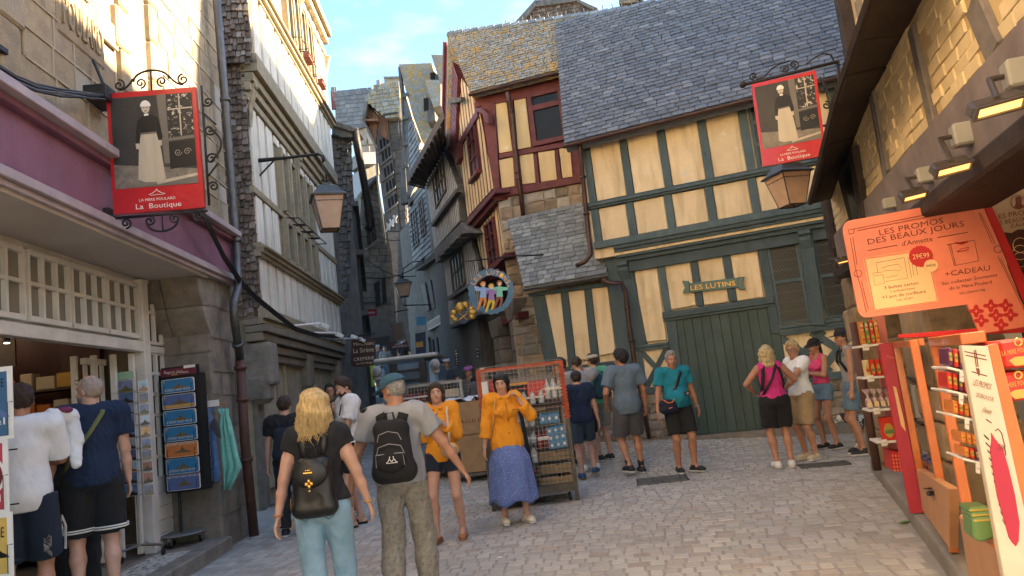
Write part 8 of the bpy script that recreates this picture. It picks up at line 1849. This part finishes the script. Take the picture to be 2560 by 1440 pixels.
def strap(P_,pts,r,mat,name='strap',parent=None,flat=2.2):
 """band following points (person frame), wide and thin"""
 ps=[P_['up'](*p)if len(p)==3 else P_['hp'](*p[:3])for p in pts];c=sum(ps,Vector())/len(ps);vs=[];n=len(ps)
 cen=P_['up'](0,0,1.2);out=[]
 for i,p in enumerate(ps):
  t=(ps[min(i+1,n-1)]-ps[max(i-1,0)]).normalized();q=p-cen;q=(q-t*q.dot(t)).normalized();b=t.cross(q).normalized();vs+=[p+b*r+q*.004,p-b*r+q*.004,p-b*r-q*.006,p+b*r-q*.006]
 fs=[(i*4+k,i*4+(k+1)%4,(i+1)*4+(k+1)%4,(i+1)*4+k)for i in range(n-1)for k in range(4)]+[(3,2,1,0),tuple((n-1)*4+k for k in range(4))]
 return MB().add(vs,fs).build(name,mat,parent,True)
def backpack(P_,label,mat,z=1.22,w2=.13,h2=.19,d=.10,sw=.022,m2=None,yy=-.125):
 up=P_['up'];c=up(0,yy-d*.5,z);B=thing('backpack',label,'backpack',c)
 blob(P_,'pack_body',mat,[('c',up(-w2*.55,yy-d*.4,z-h2*.72),up(w2*.55,yy-d*.4,z-h2*.72),d*.62,d*.62),('c',up(-w2*.45,yy-d*.35,z+h2*.6),up(w2*.45,yy-d*.35,z+h2*.6),d*.5,d*.5),('c',up(-w2*.5,yy-d*.45,z-h2*.6),up(-w2*.35,yy-d*.35,z+h2*.6),d*.58,d*.5),('c',up(w2*.5,yy-d*.45,z-h2*.6),up(w2*.35,yy-d*.35,z+h2*.6),d*.58,d*.5),('e',up(0,yy-d*.5,z-.02),(w2*.8,d*.55,h2*.85))],B,.011,(.003,25,4))
 for sg in(-1,1):strap(P_,[(sg*w2*.35,yy-.0,z+h2*.6),(sg*.085,-.115,1.43),(sg*.105,-.06,1.495),(sg*.115,.02,1.50),(sg*.125,.10,1.42),(sg*.14,.12,1.30),(sg*.155,.05,1.16),(sg*w2*.7,yy+.01,z-h2*.7)],sw,mat,'strap',B)
 MB().tube([up(-.03,yy-.03,z+h2*.8),up(-.025,yy-.05,z+h2+.03),up(.025,yy-.05,z+h2+.03),up(.03,yy-.03,z+h2*.8)],.008,6).build('loop',mat,B)
 return B
def glasses(P_,mat=None):
 hp=P_['hp'];mb=MB()
 for sg in(-1,1):mb.tube([hp(sg*.031+.021*math.cos(i*.52),.101,.010+.017*math.sin(i*.52))for i in range(13)],.0022,4);mb.tube([hp(sg*.052,.098,.014),hp(sg*.078,.0,.012)],.002,4)
 mb.tube([hp(-.010,.103,.012),hp(.010,.103,.012)],.002,4);o=mb.build('glasses',mat or m_blk,None);return o
def tagl(o,l,c,g=None):return tag(o,l,c,g)
def at_y(px,y,z=None):p=AT(px,1123.6-.12*px,y);return Vector((p.x,p.y,gz(p.x,p.y)if z is None else z))
c_black=cloth('black',(.014,.014,.016),ns=8);c_navy=cloth('navy',(.010,.022,.055));c_grey=cloth('mid grey',(.30,.30,.31));c_jean=cloth('pale blue denim',(.27,.42,.53),(.18,.31,.41),ns=7,bump=.5);c_white=cloth('white cotton',(.74,.74,.75));c_orange=cloth('orange canvas',(.80,.32,.022),(.70,.26,.015),ns=4,bump=.5,bs=60);c_camo=cloth('leaf printed grey',(.27,.25,.21),(.20,.18,.15),ns=20,wear=[((.15,.138,.115),38,.52,.08)]);c_dnavy=cloth('dark denim',(.014,.022,.042),bump=.4);c_blueg=cloth('slate blue cotton',(.12,.17,.225));c_dgrey=cloth('charcoal cotton',(.075,.078,.09));c_teal=cloth('teal blue jersey',(.010,.20,.27));c_mag=cloth('magenta jersey',(.60,.035,.22));c_khaki=cloth('khaki cotton',(.34,.235,.125));c_denim=cloth('mid blue denim',(.13,.21,.29),ns=9,bump=.4);c_green=cloth('green jersey',(.10,.40,.25));c_bgrey=cloth('stone grey cotton',(.24,.235,.22));c_pink=cloth('hot pink cotton',(.72,.07,.20));c_print=cloth('blue ditsy print',(.12,.18,.44),(.09,.14,.36),ns=8,wear=[((.66,.66,.74),95,.60,.02)])
p1=person('blonde woman in black t-shirt and pale jeans walking away, small black backpack with gold clover',at_y(782,5.0),0,1.63,'fair',('wavy','blonde'),('tee',c_black,.985,-.003,.30),('jeans',c_jean,1.97,.010,1.06),'white',hL=(-.33,-.02,.80),hR=(.33,.12,.88),eR=(.8,-.8,0),fL=(-.05,-.14,0,5),fR=(.09,.12,0,-6),head=(-4,-2),female=True,w=1.13,res=.0095,fingers='relax',clothes_amp=.005)
B=backpack(p1,'small black leather backpack with a gold clover clasp on the blonde woman',P('black leather',(.012,.012,.013),.35,bump=.15),1.12,.175,.22,.105,.022)
u1_=p1['up'];fl=blob(p1,'flap',P('black leather',(.012,.012,.013),.35),[('e',u1_(0,-.235,1.20),(.125,.035,.10))],B,.010)
m_g2=P('polished gold',(.75,.45,.12),.25,.9)
for dx,dz in((0,.018),(-.018,0),(.018,0),(0,-.016)):MB().ball(u1_(dx,-.272,1.135+dz),.014,8,5).build('clover_leaf',m_g2,B,True)
MB().ball(u1_(0,-.272,1.09),.009,8,5).build('pendant',m_g2,B);MB().box(Pl(u1_(0,-.275,1.21),(1,0,0),(0,0,1),(0,-1,0)),-.028,.028,-.004,.004,0,.006).build('nameplate',m_g2,B)
for k in range(3):MB().ball(u1_(-.012+.012*k,-.278,1.225),.006,6,4).build('nameplate_crest',m_g2,B)
for z in(-.05,-.19):MB().tube([u1_(-.155,-.20,1.10+z),u1_(-.16,-.20,1.02+z)],.003,4).build('zip',m_g2,B)
el,wr=p1['arms'][1];MB().tube([p1['J'](V3(wr)+.033*V3([math.cos(i*.7),math.sin(i*.7),.1]))for i in range(10)],.005,5).build('bracelet',m_g2,p1['T'])
el,wr=p1['arms'][-1];MB().tube([p1['J'](V3(wr)+.032*V3([math.cos(i*.7),math.sin(i*.7),.1]))for i in range(10)],.006,5).build('bracelet',SHOE['tanl'],p1['T'])
for sg in(-1,1):
 MB().tube([u1_(sg*.115,-.135,.985),u1_(sg*.12,-.142,.90),u1_(sg*.08,-.15,.875),u1_(sg*.045,-.148,.90),u1_(sg*.04,-.145,.985)],.0025,4).build('pocket_seam',c_dnavy,p1['T'])
p2=person('man in grey t-shirt, teal cap and leaf print trousers, seen from behind, arms held out',at_y(985,5.6),-4,1.71,'tan',('fringe','grey'),('tee',c_grey,.93,.008,.62),('trousers',c_camo,1.95,.022,1.02),'black',hL=(-.40,.04,.94),hR=(.52,.10,.86),eL=(-1,-.5,.4),eR=(1,-.6,.4),fL=(-.11,-.1,0,5),fR=(.10,.14,0,-10),head=(62,-12),w=1.0,belly=.01,res=.0095,beard=HC['grey'])
cp2=cap(p2,cloth('washed teal',(.035,.10,.15)),True,.08,'faded teal baseball cap on the man in the grey t-shirt')
B=backpack(p2,'black sports backpack with a white outline logo on the man in the grey t-shirt',cloth('black nylon',(.013,.012,.013)),1.20,.155,.23,.14,.038);u2=p2['up']
m_pipe=P('grey piping',(.30,.30,.31),.5)
for(z,w_,h_)in((1.31,.09,.05),(1.22,.105,.06)):MB().tube([u2(-w_,-.255,z-h_),u2(-w_*.8,-.27,z),u2(0,-.278,z+.02),u2(w_*.8,-.27,z),u2(w_,-.255,z-h_)],.003,4).build('piping',m_pipe,B)
pk=blob(p2,'front_pocket',cloth('black nylon',(.013,.012,.013)),[('e',u2(0,-.275,1.12),(.115,.03,.085))],B,.010);MB().tube([u2(-.105,-.285,1.08),u2(-.1,-.295,1.17),u2(.1,-.295,1.17),u2(.105,-.285,1.08)],.003,4).build('piping',m_pipe,B)
lg=Pl(u2(.02,-.315,1.115),(math.cos(rad(-4)),math.sin(rad(-4)),0),(0,0,1),(0,-1,0));mb=MB()
for sg in(-1,1):mb.tube([lg.w(0,.0,0),lg.w(sg*.012,.012,0),lg.w(sg*.014,.026,0),lg.w(sg*.02,.016,0),lg.w(sg*.028,.0,0),lg.w(sg*.04,-.006,0)],.0028,4);mb.ball(lg.w(sg*.013,.032,0),.005,6,4)
mb.tube([lg.w(-.04,-.009,0),lg.w(.04,-.009,0)],.0025,4);mb.build('logo',m_pwhite,B)
cm=blob(p2,'camera_bag',m_blk,[('e',u2(-.19,-.02,1.49),(.07,.06,.035))]);tag(cm,'small black pouch on the left shoulder of the man in the grey t-shirt','pouch');cm.parent=None;cm.matrix_parent_inverse=Matrix()
q3=G(1136,1345)
p3=person('dark haired woman in orange jacket and navy shorts, hands raised together in front of her',q3,180-8,1.66,'fair',('long','brown'),('jacket',c_orange,.86,.008),('shorts',c_dnavy,.42,.022),'tanl',hL=(-.05,.26,1.31),hR=(.05,.26,1.31),eL=(-.4,-.3,-1),eR=(.4,-.3,-1),fL=(-.11,.0,0,8),fR=(.15,.17,0,-10),head=(12,2),female=True,res=.0085,face=True,fingers='open',w=1.0)
u3=p3['up'];B=thing('shoulder_bag','small tan saddle bag on a cream strap worn by the woman with raised hands','bag',u3(-.12,.2,.98));blob(p3,'bag_body',P('tan bag leather',(.50,.33,.17),.5),[('e',u3(-.13,.185,.985),(.105,.045,.085)),('e',u3(-.13,.20,1.0),(.09,.045,.07))],B,.009,None);blob(p3,'flap',P('tan flap leather',(.56,.38,.20),.5),[('e',u3(-.13,.205,1.01),(.085,.045,.058))],B,.009)
strap(p3,[(-.13,.165,1.05),(-.14,.168,1.2),(-.13,.14,1.40),(-.12,.02,1.51),(-.08,-.12,1.42)],.012,P('cream strap',(.62,.50,.36),.5),'strap',B)
sg_=MB();
for dz in(0,.055):sg_.ball(u3(.0,.30,1.215-dz),.028,10,6,(1,.5,1))
o=sg_.build('sunglasses',m_blk,None,True);tag(o,'black sunglasses dangling from the hands of the woman with the tan bag','sunglasses')
q4=G(1290,1305)
p4=person('black haired woman in orange jacket and long blue print skirt touching her ear',q4,180+14,1.69,'fair',('long','black'),('jacket',c_orange,.80,.008),('skirt',c_print,.25,0,.98),'cream',hL=(-.155,.17,1.42),hR=(.30,.05,.82),eL=(-.8,.1,-1.2),fL=(-.12,.10,0,10),fR=(.12,.0,0,-8),head=(-22,-8),female=True,res=.0085,face=True,fingers=('fist','relax'))
u4=p4['up'];MB().box(Pl(u4(-.1,.165,1.30),(-1,0,0),(0,0,1),(0,-1,0)),-.035,.03,0,.005,0,.004).build('chest_logo',m_blk,p4['T']);MB().tube([u4(.0,.168,1.40),u4(.0,.170,1.18)],.004,4).build('placket',cloth('orange shade',(.55,.2,.01)),p4['T'])
strap(p4,[(.10,-.1,1.42),(.115,.02,1.51),(.12,.12,1.42),(.16,.10,1.2),(.21,.03,.95)],.007,m_ygold,'strap',p4['T'])
p5=person('bearded man in white t-shirt and black shorts looking down at his phone, black sandals',G(900,1312),180-62,1.90,'fair',('short','brown'),('tee',c_white,.86,.02,.72),('shorts',c_black,.72,.035),'sandal',hL=(-.10,.33,1.10),hR=(.2,.12,.86),fL=(-.10,.12,0,8),fR=(.10,-.05,0,-8),head=(6,-20),res=.010,face=True,beard=HC['brown'])
u5=p5['up'];o=MB().box(Pl(u5(-.10,.38,1.16),(-.5,.85,0),(0,0,1)),-.035,.035,-.07,.07,-.005,.005).build('phone',m_blk,None);tag(o,'black phone in the hand of the man in the white t-shirt','phone')
strap(p5,[(-.10,.13,1.30),(-.11,.10,1.42),(-.10,.0,1.505),(.0,-.135,1.36),(.14,-.10,1.1)],.006,m_blk,'strap',p5['T'])
tp5=Pl(u5(0,.150,1.28),(p5['M4'].to_3x3()@Vector((-1,0,0))).normalized(),(0,0,1));text(p5['T'],'RIPPERS',tp5,PX(tp5.w(-.12,0,.012)),PX(tp5.w(.12,0,.012)),9,m_blk,.012,up=PX(tp5.w(-.12,.06,.012)))
p6=person('brown haired man in black t-shirt and trousers standing by the beige doors, back turned',at_y(712,9.6),6,1.74,'fair',('short','brown'),('tee',c_black,.88,.008,.6),('trousers',cloth('black cotton',(.018,.02,.027)),1.96,.02),'black',head=(-12,0),res=.012);backpack(p6,'dark navy square backpack on the man in black by the doors',cloth('dark blue nylon',(.015,.02,.032)),1.17,.14,.2,.13,.025)
p7=person('woman with wavy brown hair half hidden behind the man in the white t-shirt',at_y(846,10.9),150,1.66,'fair',('bob','brown'),('jacket',cloth('dark floral',(.10,.11,.09),wear=[((.4,.38,.33),14,.6,.05)]),.95),('trousers',c_black,1.9),'black',res=.014)
p8=person('dark haired man in black with glasses beyond the woman with wavy brown hair',at_y(828,12.6),200,1.78,'tan',('short','black'),('tee',c_black,.9),('trousers',c_black,1.9),'black',res=.016);tag(glasses(p8),'thin dark glasses on the man in black beyond the wavy haired woman','glasses')
p9=person('balding man in navy t-shirt and black basketball shorts with white stripes at the shop door',at_y(230,6.2,.15),34,1.88,'fair',('fringe','stubble'),('tee',c_navy,.90,.012,.6),('shorts',c_black,.88,.045,1.0),'black',hL=(-.30,.12,.92),hR=(.25,.1,.9),fL=(-.12,.05,0,6),fR=(.11,.0,0,-6),head=(46,0),w=1.0,belly=.04,res=.0095,beard=HC['grey'])
u9=p9['up'];strap(p9,[(-.20,.0,.95),(-.16,-.12,1.12),(-.02,-.155,1.30),(.07,-.13,1.44),(.10,-.03,1.52),(.06,.10,1.46)],.018,cloth('olive webbing',(.14,.15,.06)),'strap',p9['T'])
g9=glasses(p9);tag(g9,'sunglasses pushed up on the head of the man in the navy t-shirt','sunglasses');g9.matrix_world=Matrix.Translation(p9['hp'](0,-.02,.085))@Matrix.Rotation(rad(-18),4,'X')@Matrix.Translation(-p9['hp'](0,0,.012))
for sg in(-1,1):
 kn=V3(p9['legs'][sg][0]);hj=V3([sg*.092,.0,.93]);
 for q,dz in((.84,0),(.80,0)):
  c=hj+(kn-hj)*q;MB().tube([p9['J'](c+V3([.124*math.cos(i*.3),.124*math.sin(i*.3),0]))for i in range(22)],.0065,5,False).build('white_stripe',m_pwhite,p9['T'])
cz=p9['J'](V3([-.215,-.01,.60]));nn=(p9['M4'].to_3x3()@Vector((-.95,-.30,0))).normalized();lp9=Pl(cz,Vector((0,0,1)).cross(nn),(0,0,1),nn)
mb=MB();
for k in(0,.022):mb.tube([lp9.w(-.10+k,-.13,0),lp9.w(-.075+k,.05,0),lp9.w(0,.13-k,0),lp9.w(.075-k,.05,0),lp9.w(.055-k,-.13,0)],.0055,4)
mb.build('white_stripe',m_pwhite,p9['T']);mb=MB()
mb.tube([lp9.w(-.03,-.05,0),lp9.w(-.005,-.02,0),lp9.w(.0,.015,0),lp9.w(-.004,.045,0)],.006,4);mb.tube([lp9.w(0,-.015,0),lp9.w(.035,-.035,0)],.006,4);mb.tube([lp9.w(0,.012,0),lp9.w(.03,.005,0)],.004,4);mb.tube([lp9.w(0,.015,0),lp9.w(-.02,-.012,0)],.004,4);mb.ball(lp9.w(0,.03,0),.008,6,4);mb.ball(lp9.w(-.004,.055,0),.006,6,4);mb.build('jumping_man_logo',m_pwhite,p9['T'])
p10=person('young man in loose white shirt and dark denim shorts at the left edge',at_y(54,5.6,.15),28,1.82,'tan',('short','brown'),('tee',c_white,.84,.014,.9),('shorts',c_dnavy,.98,.05,.95),'white',fL=(-.12,.02,0,6),fR=(.12,.0,0,-6),hR=(.12,.35,1.15),head=(10,-6),res=.0095,w=.94,clothes_amp=.003)
u10=p10['up'];blob(p10,'hoodie',c_white,[('c',u10(.19,-.02,1.50),u10(.30,.10,1.48),.05,.055),('c',u10(.30,.10,1.48),u10(.34,.10,1.30),.05,.05),('c',u10(.33,.10,1.32),u10(.33,.06,1.12),.05,.04)],None,.010,(.008,20,6));cl_=[o for o in p10['T'].children if o.name.startswith('hoodie')][0];cl_.matrix_basis=cl_.matrix_basis;tag(cl_,'white hooded top with a red and plum print slung over the white shirt','hoodie');wm=WM(cl_);cl_.parent=None;cl_.matrix_parent_inverse=Matrix();cl_.matrix_basis=wm
MB().ball(u10(.27,.03,1.53),1,10,6,(.06,.06,.03)).build('print_panel',P('plum print',(.16,.02,.07),.6),cl_,True)
lw=u10(.16,-.12,.62);mb=MB()
for k in range(5):mb.tube([lw+Vector((.03*math.sin(i*.9+k),-.02,.012*k-.1+.03*math.cos(i*1.1+k*2)+.012*i))for i in range(9)],.0015,4)
mb.build('embroidery',P('beige thread',(.4,.34,.26),.7),p10['T'])
p11=person('person with long black hair and wide black trousers bending behind the man in navy',at_y(180,6.8,.15),40,1.62,'fair',('long','black'),('tee',c_black,.9,.02,1.0),('trousers',c_black,1.93,.05),'white',lean=22,hL=(-.15,.45,.95),hR=(.15,.45,.95),head=(0,-25),female=True,res=.012)
rb=ubox(None,'shopping_bag',m_pack['r'],Pl(at_y(185,6.4,.15),(1,0,0),(0,0,1),(0,-1,0)),-.11,.09,.56,.80,-.06,.03,.01);tag(rb,'bright red printed bag behind the legs of the man in navy','bag');MB().tube([at_y(185,6.4,.15)+Vector((-.05,0,.8)),at_y(185,6.4,.15)+Vector((0,0,.95)),at_y(185,6.4,.15)+Vector((.05,0,.8))],.006,5).build('handle',m_pack['r'],rb)
p12=person('grey haired man in teal t-shirt and black shorts standing alone before the green door',G(1712,1180),180+6,1.75,'tan',('short','grey'),('tee',c_teal,.93,.010,.60),('shorts',c_black,.86,.035),'black',hL=(-.33,.0,.90),hR=(.29,.06,.88),fL=(-.14,.08,0,30),fR=(.08,.02,0,-5),head=(-6,-6),w=1.08,belly=.045,res=.010,face=True)
u=p12['up'];strap(p12,[(-.02,-.13,1.35),(-.09,-.02,1.51),(-.08,.12,1.43),(.03,.175,1.25),(.12,.17,1.1),(.16,.12,1.02)],.020,m_blk,'strap',None);st_=bpy.data.objects[-1]if 0 else None
B=thing('shoulder_bag','navy shoulder bag with orange cord on the man in teal','bag',u(.2,.1,.95));blob(p12,'bag_body',cloth('navy nylon',(.012,.016,.035)),[('c',u(.12,.15,.93),u(.24,.12,.93),.075,.07),('c',u(.12,.15,1.0),u(.24,.12,1.0),.07,.065)],B,.011);MB().tube([u(.10,.22,1.06),u(.14,.235,1.02),u(.20,.225,1.02),u(.25,.18,1.07)],.007,5).build('cord',P('orange cord',(.75,.18,.03),.5),B);MB().tube([u(.15,.236,.95),u(.20,.226,.94)],.006,5).build('logo',P('orange cord',(.75,.18,.03),.5),B)
B=thing('camera','small black camera hanging from a neck cord on the man in teal','camera',u(-.10,.2,1.12));MB().box(Pl(u(-.10,.21,1.12),(1,0,0),(0,0,1),(0,-1,0)),-.045,.045,-.03,.03,-.02,.02).build('camera_body',m_blk,B);MB().lathe(u(-.10,.23,1.12),[(.02,0),(.02,.03)],10,(0,-1,0)).build('lens',m_steel,B)
for o in list(COL.objects):
 if o.name.startswith('strap')and o.parent is None and o.type=='MESH':o.parent=bpy.data.objects['shoulder_bag.001'];o.matrix_parent_inverse=WM(bpy.data.objects['shoulder_bag.001']).inverted();
el,wr=p12['arms'][-1];MB().tube([p12['J'](V3(wr)+.031*V3([math.cos(i*.7),math.sin(i*.7),0]))for i in range(10)],.008,5).build('watch',m_steel,p12['T'])
p13=person('tall young man with curly black hair, slate blue t-shirt and grey shorts, walking away',G(1592,1185),10,1.86,'tan',('curly','black'),('tee',c_blueg,.84,.022,.72),('shorts',c_dgrey,.88,.045),'black',socks=c_black,hL=(-.26,.14,1.0),hR=(.28,.05,.92),fL=(-.12,-.10,.05,12),fR=(.10,.05,0,-6),head=(40,0),res=.010,w=.97)
p14=person('man in green t-shirt and stone shorts with a teal backpack and beige cap',G(1515,1150),25,1.80,'fair',('short','brown'),('tee',c_green,.92,.012,.65),('shorts',c_bgrey,.85,.035),'black',head=(10,0),res=.012,hL=(-.2,.25,1.2));cap(p14,cloth('beige cap',(.45,.40,.32)),True,.075,'beige cap on the man in the green t-shirt');backpack(p14,'dark teal backpack on the man in the green t-shirt',cloth('teal nylon',(.025,.075,.095)),1.22,.14,.2,.13,.025)
p15=person('man with shaved brown hair in grey t-shirt, black sling strap, hand raised to his face',G(1478,1175),8,1.82,'fair',('buzz','brown'),('tee',c_grey,.92,.012,.6),('shorts',c_black,.85,.03),'white',hR=(.08,.2,1.56),eR=(1,.2,-.3),head=(-30,0),res=.012);strap(p15,[(-.09,.03,1.51),(-.12,-.11,1.44),(.0,-.135,1.2),(.12,-.12,1.02)],.02,m_blk,'sling_strap',p15['T'])
p16=person('boy in navy t-shirt, denim shorts and dark cap beside the orange cage',G(1472,1195),6,1.62,'fair',('short','brown'),('tee',c_navy,.90,.014,.62),('shorts',cloth('washed navy',(.045,.075,.11)),.80,.03),'blue',sole=P('gum sole',(.35,.16,.07),.6),fL=(-.10,-.02,0,5),fR=(.14,.12,.05,-25),hR=(.30,.05,.85),head=(4,0),res=.011,w=1.08);cap(p16,cloth('charcoal cap',(.03,.034,.045)),True,.08,'charcoal cap on the boy in navy')
p17=person('black haired man with glasses, only his head showing above the orange cage',at_y(1408,12.6),40,1.80,'tan',('short','black'),('tee',c_black,.9),('trousers',c_black,1.9),'black',res=.016);tag(glasses(p17),'dark glasses on the black haired man above the orange cage','glasses')
p18=person('woman with blonde bob, magenta and black vest top and black shorts, back turned',G(1963,1168),-6,1.66,'tan',('bob','lblonde'),('tank',c_mag,.98,.004),('shorts',c_black,.78,.035),'white',hL=(-.22,.22,1.08),hR=(.22,.22,1.08),eL=(-1,-.5,0),eR=(1,-.5,0),female=True,w=1.14,res=.010,head=(-10,0));u=p18['up']
for sg in(-1,1):strap(p18,[(sg*.155,.0,1.08),(sg*.150,-.105,1.20),(sg*.125,-.135,1.34),(sg*.10,-.085,1.465),(sg*.09,.0,1.49)],.026,c_black,'black_side_panel',p18['T'])
strap(p18,[(.10,.02,1.50),(.08,-.10,1.45),(-.02,-.148,1.26),(-.12,-.13,1.12),(-.17,-.03,1.02)],.016,m_blk,'strap',p18['T'])
p19=person('woman with short curly blonde hair, glasses, white t-shirt and khaki shorts',G(2030,1148),112,1.68,'tan',('curly','lblonde'),('tee',c_white,.95,.006,.6),('shorts',c_khaki,.95,.035),'beige',hL=(-.12,.42,1.05),hR=(.2,.3,1.08),head=(25,-5),female=True,w=1.06,res=.011,face=True,fingers='open');tag(glasses(p19),'black glasses on the woman in the white t-shirt','glasses')
p20=person('girl in hot pink vest top, denim shorts and black bucket hat, hands together',G(2092,1120),105,1.69,'tan',('tail','black'),('tank',c_pink,1.03,.002),('shorts',c_denim,.38,.025,1.06),'black',hL=(-.06,.34,1.22),hR=(.08,.32,1.20),fL=(-.10,.05,0,5),fR=(.12,.12,0,-8),head=(4,-10),female=True,w=.93,res=.010,face=True,fingers='open');cap(p20,cloth('black felt',(.012,.012,.013)),True,.085,'black bucket hat on the girl in hot pink',wide=True)
p21=person('slim person in grey vest, denim shorts and black cap by the pink shelf',G(2160,1135),75,1.78,'tan',('short','brown'),('tank',c_grey,1.0,.004),('shorts',c_denim,.72,.03),'black',hL=(-.26,.05,.86),head=(15,0),res=.011,w=.92);cap(p21,cloth('black cap',(.02,.022,.03)),True,.08,'black cap on the person in the grey vest');backpack(p21,'black backpack on the person in the grey vest',c_black,1.2,.12,.2,.11,.02)
dp=G(2165,1118);D=Matrix.Translation(dp)@Matrix.Rotation(rad(86),4,'Z');m_fur=M('dog fur',(.72,.69,.64),(.6,.57,.52),8,.9,.6,90,wear=[((.03,.022,.02),5.5,.50,.02)]);v=Vol((-.16,-.4,-.01),(.16,.5,.62),.010)
v.ell((0,.05,.38),(.085,.12,.115),.05);v.ell((0,-.12,.37),(.075,.17,.09),.06);v.ell((0,-.25,.36),(.075,.10,.095),.05)
for sg in(-1,1):
 v.cone((sg*.055,.09,.34),(sg*.055,.085,.18),.042,.026,.03);v.cone((sg*.055,.085,.18),(sg*.055,.10,.03),.024,.019,.02);v.ell((sg*.055,.12,.018),(.024,.038,.020),.015)
 v.cone((sg*.055,-.26,.34),(sg*.06,-.20,.22),.055,.034,.03);v.cone((sg*.06,-.20,.22),(sg*.06,-.30,.12),.030,.02,.02);v.cone((sg*.06,-.30,.12),(sg*.06,-.28,.03),.019,.018,.02);v.ell((sg*.06,-.255,.018),(.024,.036,.020),.015)
v.cone((0,.10,.42),(0,.22,.46),.065,.052,.04);v.ell((0,.27,.47),(.062,.072,.058),.03);v.cone((0,.30,.45),(0,.375,.42),.036,.025,.02)
v.cone((0,-.32,.40),(0,-.42,.30),.02,.012,.02)
for sg in(-1,1):v.cone((sg*.055,.25,.51),(sg*.085,.25,.42),.022,.026,.015,flat=(V3([1,0,0]),2))
dg=thing('dog','black and white dog sniffing by the stone wall behind the bare legs','dog',dp);obj('body',v.mesh('body',m_fur,D),dg);MB().ball(D@Vector((0,.392,.425)),.014,8,5).build('nose',m_blk,dg,True);MB().tube([D@Vector((.068*math.cos(i*.63),.16+.02*math.sin(i*.63),.445+.062*math.sin(i*.63)))for i in range(11)],.010,5).build('collar',SHOE['blue'],dg)
hd_=blob(dict(M4=D,T=dg,hr=None),'dark_head_patch',P('dark fur',(.03,.02,.016),.8),[('e',D@Vector((0,.262,.475)),(.067,.068,.062)),('c',D@Vector((.06,.25,.51)),D@Vector((.09,.25,.42)),.024,.028),('c',D@Vector((-.06,.25,.51)),D@Vector((-.09,.25,.42)),.024,.028)])
far_=[(1212,12.9,175,1.76,'fair','fringe','black',c_dgrey,'balding man with glasses looking over the orange cage',None),(1178,14.6,160,1.70,'tan','short','black',c_black,'person in purple cap beyond the cardboard boxes',(.28,.10,.30)),(1125,17.5,190,1.72,'fair','short','brown',c_dgrey,'person in pale cap beyond the grey cage',(.55,.55,.6)),(1312,12.0,10,1.58,'fair','short','grey',c_khaki,'person in beige sun hat behind the orange cage',(.60,.52,.36)),(925,21,20,1.75,'tan','short','black',cloth('yellow vest',(.55,.70,.05)),'worker in yellow high visibility vest far down the lane',None),(957,31,170,1.75,'tan','short','brown',c_dgrey,'far person in pale blue cap above the truck roof, left',(.35,.5,.62)),(1022,32,175,1.75,'tan','short','brown',c_black,'far person in pale blue cap above the truck roof, right',(.4,.55,.68)),(975,30,180,1.7,'fair','short','brown',c_bgrey,'far person in beige between the two pale blue caps',None),(1096,19,0,1.78,'dark','short','black',c_black,'dark silhouette of a person right of the truck',None),(893,24,180,1.7,'tan','short','brown',c_black,'person in black in the shade under the brown shield sign',None)]
for px,y,rz,H,sk,hs,hc_,tp_,lb,cpc in far_:
 pp_=person(lb,at_y(px,y),rz,H,sk,(hs,hc_),('tee',tp_,.9),('trousers',c_dgrey,1.9),'black',res=.017,face=(y<14 and cpc is None))
 if y<14 and hs=='fringe':tag(glasses(pp_),'glasses on the balding man over the orange cage','glasses')
 if cpc:cap(pp_,cloth('cap %d'%px,cpc),True,.08,('%s sun hat seen just over the orange cage' if px==1312 else '%s cap '%('purple' if px==1178 else 'pale')+{1178:'beyond the cardboard boxes',1125:'beyond the grey cage',957:'far off above the left of the truck roof',1022:'far off above the right of the truck roof'}.get(px,''))%'beige' if px==1312 else '%s cap %s'%('purple' if px==1178 else 'pale',{1178:'beyond the cardboard boxes',1125:'beyond the grey cage',957:'far off above the left of the truck roof',1022:'far off above the right of the truck roof'}[px]),wide=(px==1312))
sc.cycles.use_denoising=True
sc.cycles.max_bounces=6;sc.cycles.diffuse_bounces=4;sc.cycles.glossy_bounces=3;sc.cycles.transmission_bounces=4;sc.cycles.transparent_max_bounces=8
sc.cycles.caustics_reflective=False;sc.cycles.caustics_refractive=False
sc.cycles.sample_clamp_indirect=4
